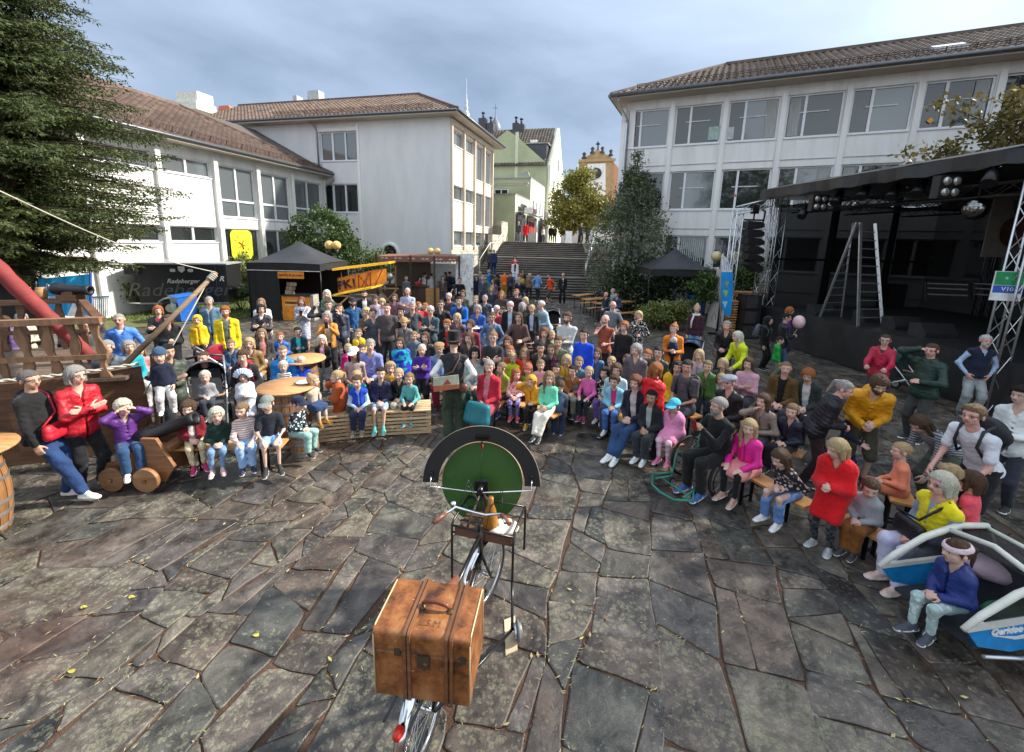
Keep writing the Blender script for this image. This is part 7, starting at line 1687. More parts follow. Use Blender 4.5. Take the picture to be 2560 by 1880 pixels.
# ================================================================== the trunk bicycle with its green disc
rw0=G(1066,1890);rw0[2]=0;fw0=np.array([-.20,3.50,0]);rw0=np.array([-.52,2.30,0]);bd=nrm(fw0-rw0);bs=np.array([bd[1],-bd[0],0]);WB=np.linalg.norm(fw0-rw0);BK=lambda a,s_,z:rw0+bd*a+bs*s_+UP*z
bike=thing('bicycle','old bicycle with front rack carrying the green disc, seen from behind','bicycle',rw0)
def bt(name,pts,r,m,n=7,**k):b=MB();b.tube(pts,r,n);return b.build(name,m,bike)
RWR=.35
wheel(bike,BK(0,0,RWR),bs,RWR,.045,spokes=28);fd=nrm(bd+bs*.25);fsd=np.array([fd[1],-fd[0],0]);wheel(bike,fw0+UP*RWR,fsd,RWR,.045,spokes=28)
for c,s_,d,a0,a1 in((BK(0,0,RWR),bs,bd,20,200),(fw0+UP*RWR,fsd,fd,10,190)):
 b=MB();vs=[];fs=[]
 for i in range(19):
  q=rad(a0+(a1-a0)*i/18);e_=d*math.cos(q)+UP*math.sin(q)
  for j in range(5):w=(j-2)/2;vs.append(c+e_*(RWR+.022-.012*w*w)+s_*w*.032)
 for i in range(18):
  for j in range(4):fs.append((i*5+j,i*5+j+1,i*5+j+6,i*5+j+5))
 b.add(vs,fs,0,True);b.build('mudguard',M_CHROME,bike)
q=BK(-.30,0,.58);b=MB();b.lathe([(0,.03),(.022,.03),(.03,.0),(.03,-.03)],q-bd*.03,12,axis=-bd);b.build('rear_light',simple('lamp_red',(.6,.02,.01),.2),bike)
FR=simple('frame_black',(.012,.012,.012),.3);bb=BK(.46,0,.30);st_=BK(.33,0,.80);hh_=BK(WB-.18,0,.86);hl=BK(WB-.13,0,.66)
for p,r in(([bb,st_],.018),([st_,hh_],.018),([bb,hl],.02),([hh_+UP*.06,hl],.022),([BK(0,.06,RWR),bb+bs*.03],.011),([BK(0,-.06,RWR),bb-bs*.03],.011),([BK(0,.06,RWR),st_],.010),([BK(0,-.06,RWR),st_],.010),([hl,fw0+UP*RWR+fsd*.06],.014),([hl,fw0+UP*RWR-fsd*.06],.014),([hh_,hh_+UP*.18],.014)):bt('frame_tube',p,r,FR)
b=MB();sp=BK(.36,0,.88);b.tube([sp-bd*.14,sp-bd*.02,sp+bd*.10,sp+bd*.20],[.05,.075,.045,.02],10,flat=1.0);b.build('saddle',mat('saddle_leather',(.20,.075,.045),.4,bump=.3),bike)
hb_=hh_+UP*.20;b=MB();b.tube([hb_+bs*.26+bd*-.10+UP*.06,hb_+bs*.20+bd*.03+UP*.05,hb_+bs*.05+bd*.04,hb_-bs*.05+bd*.04,hb_-bs*.22+bd*.0+UP*.05,hb_-bs*.30-bd*.16+UP*.03],.012,8);b.build('handlebar',M_CHROME,bike)
for a,c in((hb_+bs*.20+bd*-.0+UP*.055,hb_+bs*.30-bd*.10+UP*.06),(hb_-bs*.27-bd*.10+UP*.04,hb_-bs*.33-bd*.22+UP*.02)):b=MB();b.cyl(a,c,.020,n=8);b.build('grip',MC['saddle_leather'],bike)
b=MB();b.ball(hb_-bs*.25+bd*.03+UP*.06,.03,10,sc=(1,1,.7));b.build('bell',M_CHROME,bike)
for k in range(4):b=MB();s_=(-1)**k;b.tube([hb_+bs*s_*.2+UP*.05,hb_+bs*s_*.16+bd*.16+UP*(.14+.03*k),hb_+bd*.15+bs*s_*.05,hl+bd*.02],.004,4);b.build('cable',M_BLKP,bike)
for s_ in(-1,1):b=MB();c=bb+bs*s_*.09;b.bar(c,c+(bd*.6*s_-UP*.7*s_)*.17,.015,.02);e_=c+(bd*.6*s_-UP*.7*s_)*.17;b.obox(e_-bd*.04,bd*.09,bs*s_*.09,UP*.02);b.build('pedal',FR,bike)
b=MB();b.lathe([(.0,.02),(.085,.02),(.085,.03),(0,.03)],bb+bs*.03,20,axis=bs);b.build('chain_guard',FR,bike)
# tall black carrier frame round the front wheel with a leather-edged tray
cf=thing('carrier_frame','black tubular carrier frame with small stabiliser wheel at the front of the bicycle','carrier',fw0);y0_,y1_=WB-.10,WB+.32;CZ=.86;sw_=.29
def ct_(name,pts,r,m):b=MB();b.tube(pts,r,7);return b.build(name,m,cf)
for s_ in(-1,1):ct_('side_tube',[BK(y0_,s_*sw_,.30),BK(y0_,s_*sw_,CZ),BK(y0_+.05,s_*sw_,CZ+.03),BK(y1_,s_*sw_,CZ+.03),BK(y1_+.03,s_*sw_,CZ+.0),BK(y1_+.03,s_*sw_,.4)],.012,FR)
for a,z in((y0_,CZ),(y0_+.03,CZ-.09),(y1_,CZ+.03),(y1_,CZ-.09),((y0_+y1_)/2,CZ-.09)):ct_('cross_tube',[BK(a,-sw_,z),BK(a,sw_,z)],.010,FR)
b=MB();b.obox(BK(y0_+.02,-sw_+.02,CZ-.11),bs*(2*sw_-.04),bd*.015,UP*.09);b.build('leather_panel',mat('panel_leather',(.16,.07,.05),.5,bump=.3),cf)
b=MB();b.obox(BK(y0_+.04,-sw_+.02,CZ-.10),bs*(2*sw_-.04),bd*(y1_-y0_-.05),UP*.012);b.build('tray',wood('tray_wood',(.10,.06,.04)),cf)
gst=G(1288,1598);st0=BK(y0_,sw_,.42);stb=np.array([gst[0],gst[1],.09]);ct_('stabiliser_leg',[st0,stb+[-.03,0,.1],stb+[-.03,0,0]],.013,FR);ct_('stabiliser_arm',[BK(.15,0,.13),stb+[-.02,0,.02]],.014,FR)
wheel(cf,stb+[.02,0,0],(1,.15,0),.085,.028,name='small_wheel',mt=simple('grey_rubber',(.14,.15,.15),.6))
b=MB();b.obox(stb+[-.08,-.16,-.088],(.10,.05,0),(-.02,.34,.0),(0,0,.012));tag(b.build('wooden_wedge',wood('wedge_pine',(.55,.42,.28),.7)),'flat pine board under the small stabiliser wheel','board')
rg_=thing('cloth_rag','white rag lying in the front carrier tray','rag',BK(y0_+.2,.14,CZ));b=MB();b.ball(BK(y0_+.20,.16,CZ-.06),.13,12,sc=(1,.9,.35));b.ball(BK(y0_+.12,.12,CZ-.05),.08,12,sc=(1.2,.8,.3));b.build('cloth',mat('rag_white',(.62,.58,.50),.9,bump=1.0,bscale=12),rg_)
# disc and arc on their stand
dc_=DY(1206,1204,3.93);dth=thing('prize_wheel','round green disc with wooden rim pegs, back turned to us, under a black half ring','prize wheel',dc_);ndir=nrm([-.03,-1,.16]);ux=nrm(np.cross(UP,-ndir));uy=np.cross(-ndir,ux)*1.0;uy=uy if uy[2]>0 else-uy
R1_=.405;b=MB();b.lathe([(0,.012),(R1_,.012),(R1_,-.012),(0,-.012)],dc_,56,axis=ndir,smooth=False);b.build('disc',mat('disc_green',(.034,.105,.018),.35,var=.15,scale=2,bump=.05),dth);b=MB();b.lathe([(R1_+.001,.014),(R1_+.006,.008),(R1_+.006,-.014),(R1_+.001,-.016)],dc_,56,axis=ndir);b.build('rim',simple('rim_wood',(.34,.24,.12),.6),dth)
for k in range(16):a=k/16*math.tau;e_=ux*math.cos(a)+uy*math.sin(a);b=MB();b.cyl(dc_+e_*(R1_-.01)-ndir*.012,dc_+e_*(R1_-.01)-ndir*.05,.006,n=5);b.build('peg',MC['rim_wood'],dth)
ac=dc_+ndir*.12+uy*.0+ux*.0;Ro,Ri=.575,.425;b=MB();P=[ac+(ux*math.cos(a)+uy*math.sin(a))*Ro-UP*.0 for a in np.linspace(0,math.pi,33)];Q_=[ac+(ux*math.cos(a)+uy*math.sin(a))*Ri for a in np.linspace(math.pi,0,33)];P=[p+uy*.02 for p in P];Q_=[p+uy*.02 for p in Q_]
vs=P+Q_[::-1];nn=33;fr_=vs+[v-ndir*.012 for v in vs];fs=[]
for i in range(nn-1):fs+=[(i,i+1,nn+i+1,nn+i),(2*nn+i,3*nn+i,3*nn+i+1,2*nn+i+1),(i,2*nn+i,2*nn+i+1,i+1),(nn+i,nn+i+1,3*nn+i+1,3*nn+i)]
fs+=[(0,nn,3*nn,2*nn),(nn-1,3*nn-1,4*nn-1,2*nn-1)];b.add(fr_,fs);b.build('half_ring',simple('ring_black',(.010,.010,.011),.45),dth)
b=MB();b.tube([p-ndir*.006+uy*.0 for p in P],.004,5);b.build('ring_edge',simple('edge_wood',(.35,.28,.2),.6),dth)
b=MB();w_=.49;b.tube([ac-ux*w_+uy*.09+ndir*.03,ac-ux*w_+uy*.0+ndir*.05,ac+ndir*.10-uy*.02,ac+ux*w_+uy*.0+ndir*.05,ac+ux*w_+uy*.09+ndir*.03],.007,6);b.build('carrying_rod',M_CHROME,dth)
for s_ in(-1,1):b=MB();b.box(ac+ux*s_*w_+uy*.10+ndir*.015,(.03,.03,.06));b.build('clamp',M_BLKP,dth)
b=MB();b.box(ac+uy*.49+ndir*.02,(.13,.03,.035));b.tube([ac+uy*.48+ndir*.02,ac+uy*.42+ndir*.05,ac+uy*.38+ndir*.02],.008,5);b.build('pointer_mount',M_BLKM,dth);b=MB();b.tube([ac+uy*.43+ndir*.03,ac+uy*.38+ndir*.03],.012,6);b.build('red_tie',simple('tie_red',(.5,.03,.03),.6),dth);b=MB();b.tube([ac+uy*.42+ndir*.02,ac+uy*.05+ndir*.10],.003,4);b.build('string',M_BLKP,dth)
b=MB();b.cyl(dc_+ndir*.02,dc_+ndir*.26,.028,n=12);b.box(dc_+ndir*.10-UP*.02,(.13,.05,.16));b.build('axle_block',FR,dth)
for s_,a in((-1,.0),(1,.0),(-.4,.22),(.4,.22)):b=MB();b.tube([dc_+ndir*.08-UP*.05,BK(y0_+.08+a,s_*.18,CZ-.08)],.012,6);b.build('stand_leg',simple('leg_brown',(.07,.05,.04),.5),dth)
vn=thing('amber_bottle','amber varnished wooden body standing in the carrier under the disc','bottle',BK(y0_+.15,.03,CZ));b=MB();b.lathe([(0,0),(.065,0),(.075,.08),(.05,.2),(.028,.26),(.025,.33),(0,.33)],BK(y0_+.15,.03,CZ-.08),16);b.build('body',mat('amber',(.30,.13,.02),.25),vn)
# the leather trunk
SZt=1.14;tw_,td_,th_=.60,.37,.47;pa=G(932,1572,SZt);pb_=G(1175,1604,SZt);tx=nrm(pb_-pa);tw_=float(np.linalg.norm(pb_-pa));ty=np.array([-tx[1],tx[0],0]);pc_=G(996,1440,SZt);td_=float((pc_-pa)@ty);print('trunk',tw_,td_)
tk_=thing('leather_trunk','worn brown leather trunk with wooden ribs and handle on the rear rack','trunk',pa-UP*th_);TK=lambda x,y,z:pa-UP*th_+tx*x+ty*y+UP*z
def leather():
 m,nt,bs_=_nodes('trunk_leather');L=nt.links;t=nnode(nt,'ShaderNodeTexCoord');n1=nnode(nt,'ShaderNodeTexNoise');n1.inputs['Scale'].default_value=5;n1.inputs['Detail'].default_value=9;n1.inputs['Roughness'].default_value=.7;L.new(t.outputs['Object'],n1.inputs['Vector']);r=nnode(nt,'ShaderNodeValToRGB');e=r.color_ramp.elements;e[0].position=.36;e[0].color=(.05,.016,.006,1);e[1].position=.70;e[1].color=(.42,.21,.085,1);x=e.new(.52);x.color=(.26,.090,.022,1)
 L.new(n1.outputs[0],r.inputs[0]);v=nnode(nt,'ShaderNodeTexNoise');v.inputs['Scale'].default_value=60;v.inputs['Detail'].default_value=3;mp_=nnode(nt,'ShaderNodeMapping');mp_.inputs['Scale'].default_value=(.3,1.5,1);L.new(t.outputs['Object'],mp_.inputs[0]);L.new(mp_.outputs[0],v.inputs[0]);rr_=nnode(nt,'ShaderNodeMapRange');rr_.inputs[1].default_value=.70;rr_.inputs[2].default_value=.76;L.new(v.outputs[0],rr_.inputs[0]);mx_=nnode(nt,'ShaderNodeMix',data_type='RGBA');L.new(rr_.outputs[0],mx_.inputs[0]);L.new(r.outputs[0],mx_.inputs[6]);mx_.inputs[7].default_value=(.55,.36,.17,1);L.new(mx_.outputs[2],bs_.inputs['Base Color']);bs_.inputs['Roughness'].default_value=.38
 bp=nnode(nt,'ShaderNodeBump');bp.inputs['Strength'].default_value=.35;bp.inputs['Distance'].default_value=.01;L.new(n1.outputs[0],bp.inputs['Height']);L.new(bp.outputs[0],bs_.inputs['Normal']);return m
M_LEA=leather()
def rbox(b,x0,x1,y0,y1,z0,z1,r=.03,n=4,mi=0):
 prof=[];
 for cy,cz,a0 in((y1-r,z1-r,0),(y0+r,z1-r,90),(y0+r*.4,z0+r*.4,180),(y1-r*.4,z0+r*.4,270)):
  q=r if a0<180 else r*.4
  for k in range(n+1):a=rad(a0+90*k/n);prof.append((cy+q*math.cos(a),cz+q*math.sin(a)))
 m=len(prof);vs=[TK(x0,y,z)for y,z in prof]+[TK(x1,y,z)for y,z in prof];b.add(vs,[(i,(i+1)%m,m+(i+1)%m,m+i)for i in range(m)],mi,True);b.add(vs,[tuple(range(m))[::-1],tuple(range(m,2*m))],mi)
b=MB();rbox(b,0,tw_,0,td_,0,th_*.70,.02);b.build('case',M_LEA,tk_);b=MB();rbox(b,-.003,tw_+.003,-.004,td_+.004,th_*.705,th_,.035);b.build('lid',M_LEA,tk_)
for x in(.42*tw_-.06,.42*tw_-.035,tw_*.80-.03,tw_*.80):b=MB();rbox(b,x,x+.018,-.016,td_+.016,.0,th_+.012,.035);b.build('rib',wood('rib_wood',(.20,.085,.035),.4),tk_)
for x in(.0,tw_):b=MB();E_=[TK(x,.0,.0),TK(x,-.002,th_-.035),TK(x,.035,th_+.002),TK(x,td_-.035,th_+.002),TK(x,td_,th_-.035),TK(x,td_,0)];b.tube(E_,.005,5);b.build('piping',simple('piping_pale',(.58,.45,.26),.6),tk_)
b=MB();h0=TK(tw_*.40,td_*.48,th_);h1=TK(tw_*.72,td_*.44,th_);b.tube([h0+(h1-h0)*q+UP*(.012+.042*math.sin(q*math.pi)**.5)for q in np.linspace(0.02,.98,11)],[.010,.012,.014,.016,.016,.016,.016,.016,.014,.012,.010],8);b.build('handle',mat('handle_leather',(.16,.045,.02),.35,bump=.2),tk_)
for h in(h0,h1):b=MB();b.lathe([(0,.012),(.02,.010),(.026,0)],h,12);b.build('handle_ring',simple('brass_dark',(.12,.07,.03),.4,.6),tk_)
b=MB();b.obox(TK(tw_*.46,-.010,th_*.52),tx*.075,ty*.01,UP*.085);b.build('lock',mat('lock_metal',(.10,.085,.06),.45,.7),tk_);b=MB();b.lathe([(0,.006),(.014,.004),(.016,0)],TK(tw_*.46+.05,-.011,th_*.58),10,axis=-ty);b.build('keyhole',MC['brass_dark'],tk_)
for x in(.13,tw_*.9):b=MB();b.obox(TK(x,-.009,th_*.66),tx*.035,ty*.01,UP*.05);b.build('latch',MC['lock_metal'],tk_)
lettering('L.S.M',.062,TK(tw_*.55,td_*.20,th_+.003),tx,ty,simple('faded_letter',(.17,.07,.025),.6),tk_,depth=.0006)
b=MB();b.obox(TK(.05,.02,-.02),tx*(tw_-.12),ty*(td_-.05),UP*.018);b.build('rack_board',simple('rack_black',(.02,.02,.02),.5),tk_)
for s_ in(-1,1):bt('rack_stay',[BK(0,s_*.05,RWR),BK(-.10,s_*.10,.66)],.007,M_CHROME)
bt('rack_tube',[BK(-.35,.08,.665),BK(.25,.08,.665)],.008,FR);bt('rack_tube',[BK(-.35,-.08,.665),BK(.25,-.08,.665)],.008,FR)
# ================================================================== child trailer, wheelchair, strollers
tp_=np.array([3.80,2.90,0]);ta=nrm([1.0,.16,0]);tb_=np.array([-ta[1],ta[0],0]);CT=lambda x,y,z:np.array([tp_[0],tp_[1],0])+ta*x+tb_*y+UP*z
tr2=thing('child_trailer','blue and white two-seat child bicycle trailer with the girl at its front','child trailer',tp_);MBL=simple('trailer_blue',(.01,.26,.62),.4);MCR=mat('trailer_cream',(.62,.62,.55),.6,var=.1)
for y in(0,.68):
 b=MB();P=[CT(-.18,y,.50),CT(.0,y,.30),CT(.35,y,.20),CT(.85,y,.22),CT(1.05,y,.34),CT(1.05,y,.52),CT(.5,y,.50),CT(.1,y,.48)];b.prism(P,tb_*.02);b.build('side_panel',MBL,tr2)
 b=MB();b.tube([CT(-.2,y,.49),CT(-.05,y,.60),CT(.25,y,.76),CT(.62,y,.85),CT(.95,y,.82),CT(1.1,y,.6)],[.022,.028,.03,.03,.028,.022],8);b.build('frame_hoop',MCR,tr2)
 b=MB();b.bar(CT(-.18,y-.004,.50),CT(1.05,y-.004,.52),.035,.04);b.build('sill',MCR,tr2)
 b=MB();b.prism([CT(.0,y,.53),CT(.28,y,.74),CT(.62,y,.82),CT(.95,y,.79),CT(1.05,y,.55)],tb_*.006);b.build('window',gauze('trailer_window',(.02,.02,.02),.55),tr2)
b=MB();b.prism([CT(.10,-.006,.40),CT(.35,-.006,.33),CT(.55,-.006,.33),CT(1.0,-.006,.44),CT(1.0,-.006,.47),CT(.55,-.006,.38),CT(.35,-.006,.36)],-tb_*.004);b.build('stripe',M_WHITE,tr2)
lettering('Qeridoo',.090,CT(.24,-.008,.43),ta,UP,M_WHITE,tr2,bold=.003)
b=MB();b.obox(CT(.0,.03,.24),ta*1.0,tb_*.62,UP*.03);b.obox(CT(.62,.03,.27),ta*.06,tb_*.62,UP*.5);b.build('seat',simple('seat_dark',(.03,.032,.04),.8),tr2);b=MB();b.tube([CT(.5,0,.82),CT(.5,.34,.90),CT(.5,.68,.82)],.025,7);b.tube([CT(.95,0,.80),CT(.95,.68,.80)],.022,7);b.build('crossbar',MCR,tr2)
b=MB();b.prism([CT(.45,.68,.80),CT(.45,0.04,.82),CT(1.0,0.04,.78),CT(1.0,.68,.78)],UP*.01);b.build('roof_mesh',MC['trailer_window'],tr2)
wheel(tr2,CT(.78,-.09,.25),tb_,.25,.05,spokes=20);wheel(tr2,CT(.78,.79,.25),tb_,.25,.05,spokes=20);wheel(tr2,CT(-.02,.34,.10),tb_,.10,.04);b=MB();b.tube([CT(.05,-.02,.22),CT(.4,-.04,.17),CT(.8,-.05,.2)],.016,6);b.build('chassis_tube',M_ALU,tr2)
b=MB();b.ball(CT(.75,.40,.62),.20,12,sc=(1.6,1,.6));tag(b.build('pink_blanket',mat('blanket_pink',(.45,.33,.38),.9,bump=.8,bscale=8)),'dusty pink blanket bundled in the back of the child trailer','blanket');b=MB();b.ball(CT(.5,.15,.42),.13,12,sc=(1.7,.8,.5));tag(b.build('green_cloth',mat('cloth_green',(.03,.17,.07),.9,bump=.8,bscale=8)),'green cloth lying behind the trailer window','cloth')
# wheelchair
wp=G(1700,1240);wf=nrm([-.92,-.45,0]);wsd=np.array([wf[1],-wf[0],0]);WC=lambda f,s_,z:np.array([wp[0]+.32,wp[1]+.22,0])+wf*f+wsd*s_+UP*z
wch=thing('wheelchair','black wheelchair with teal foot frame at the edge of the front row','wheelchair',WC(0,0,0));MTE=simple('teal_paint',(.02,.22,.15),.4)
for s_ in(-1,1):
 wheel(wch,WC(-.12,s_*.33,.32),wsd,.32,.04,mrim=M_CHROME,spokes=22);b=MB();b.tube([WC(-.12,s_*.37,.32)+(wf*math.cos(a)+UP*math.sin(a))*.27 for a in np.linspace(0,6.2,24)],.009,5,closed=True);b.build('hand_rim',M_BLKM,wch)
 b=MB();b.tube([WC(-.25,s_*.24,.85),WC(-.22,s_*.24,.46),WC(.20,s_*.24,.46),WC(.30,s_*.20,.15),WC(.55,s_*.26,.13)],.014,6);b.build('frame_tube',MTE,wch);wheel(wch,WC(.28,s_*.2,.06),wsd,.06,.03)
b=MB();b.tube([WC(.50,-.36,.14),WC(.66,-.2,.10),WC(.70,0,.10),WC(.66,.2,.10),WC(.50,.36,.14)],.016,7);b.tube([WC(.50,-.36,.14),WC(.3,-.2,.2)],.012,6);b.tube([WC(.50,.36,.14),WC(.3,.2,.2)],.012,6);b.tube([WC(.45,-.22,.13),WC(.45,.22,.13)],.012,6);b.build('foot_frame',MTE,wch)
b=MB();b.obox(WC(-.22,-.22,.44),wf*.42,wsd*.44,UP*.04);b.obox(WC(-.26,-.22,.46),wf*.03,wsd*.44,UP*.38);b.build('seat',M_BLK,wch)
def stroller(label,p,ang,c,hood=None,sc=1.0,handle=True):
 t=thing('stroller',label,'stroller',(p[0],p[1],0),ang,sc=sc);m=cloth(c)
 for x,y,r in((-.26,-.35,.13),(.26,-.35,.13),(-.2,.35,.09),(.2,.35,.09)):
  b=MB();b.tube([(x,y+r*.8*math.cos(a),r+r*.8*math.sin(a))for a in np.linspace(0,6.283,13)[:-1]],r*.2,6,closed=True);b.build('wheel',M_RUB,t,False);b=MB();b.cyl((x-.01,y,r),(x+.01,y,r),r*.6,n=12);b.build('rim',M_ALU,t,False)
 for s_ in(-1,1):b=MB();b.tube([(s_*.2,.35,.1),(s_*.24,.0,.5),(s_*.25,-.35,.85),(s_*.25,-.55,1.02)],.016,6);b.tube([(s_*.26,-.35,.13),(s_*.24,.1,.42)],.016,6);b.build('frame_tube',M_ALU,t,False)
 b=MB();b.tube([(-.25,-.55,1.02),(0,-.60,1.05),(.25,-.55,1.02)],.02,6);b.build('handle',M_BLKP,t,False)
 b=MB();b.box((0,.10,.45),(.38,.42,.10));b.box((0,-.17,.66),(.38,.10,.50),Matrix.Rotation(rad(20),3,'X'));b.box((0,.36,.33),(.34,.08,.26),Matrix.Rotation(rad(-20),3,'X'));b.build('seat',m,t,False)
 vs=[];fs=[]
 for i in range(9):
  for j in range(6):a=math.pi*i/8;e=rad(100-j*20);rr=.30;vs.append((.25*math.cos(a),-.12-rr*math.cos(e)*1.0*math.sin(a)**.3*1.1,.72+rr*math.sin(e)*(.25+.75*math.sin(a))+.05))
 for i in range(8):
  for j in range(5):k=i*6+j;fs.append((k,k+1,k+7,k+6))
 b=MB();b.add(vs,fs,0,True);b.build('hood',cloth(hood or c),t,False);b=MB();b.tube([(.24,.0,.62),(.2,.28,.62),(0,.34,.62),(-.2,.28,.62),(-.24,.0,.62)],.018,6);b.build('bumper_bar',simple('tan_leather',(.30,.17,.10),.5),t,False)
p=G(545,1075);stroller('grey and black stroller with tan bar holding the fair toddler on the left',(-5.3,7.12),rad(-145),'2a2c32',None,1.15);p=G(555,985);stroller('dark stroller with red lining behind the toddler stroller',(p[0],p[1]+.3),rad(-50),'1a1a1c','a01830');p=G(1310,905);stroller('brown stroller held by the long-haired woman in the middle',(p[0],p[1]),rad(190),'4a3028','3a2a26');p=G(2270,985);stroller('pram with dark green hood behind the man in the yellow jacket',(p[0]-.1,p[1]),rad(200),'182a2a','06463c');p=DY(1182,650,27.6);stroller('teal pram parked at the left foot of the stairs',(p[0],27.3),rad(60),'204a48','9ab0b0',1.0);p=G(1385,860);stroller('black buggy behind the woman in the bright blue sweater',(p[0],p[1]+.6),rad(180),'101012');p=G(1715,960);stroller('black buggy with round hood among the second row on the right',(p[0],p[1]),rad(150),'17181c')
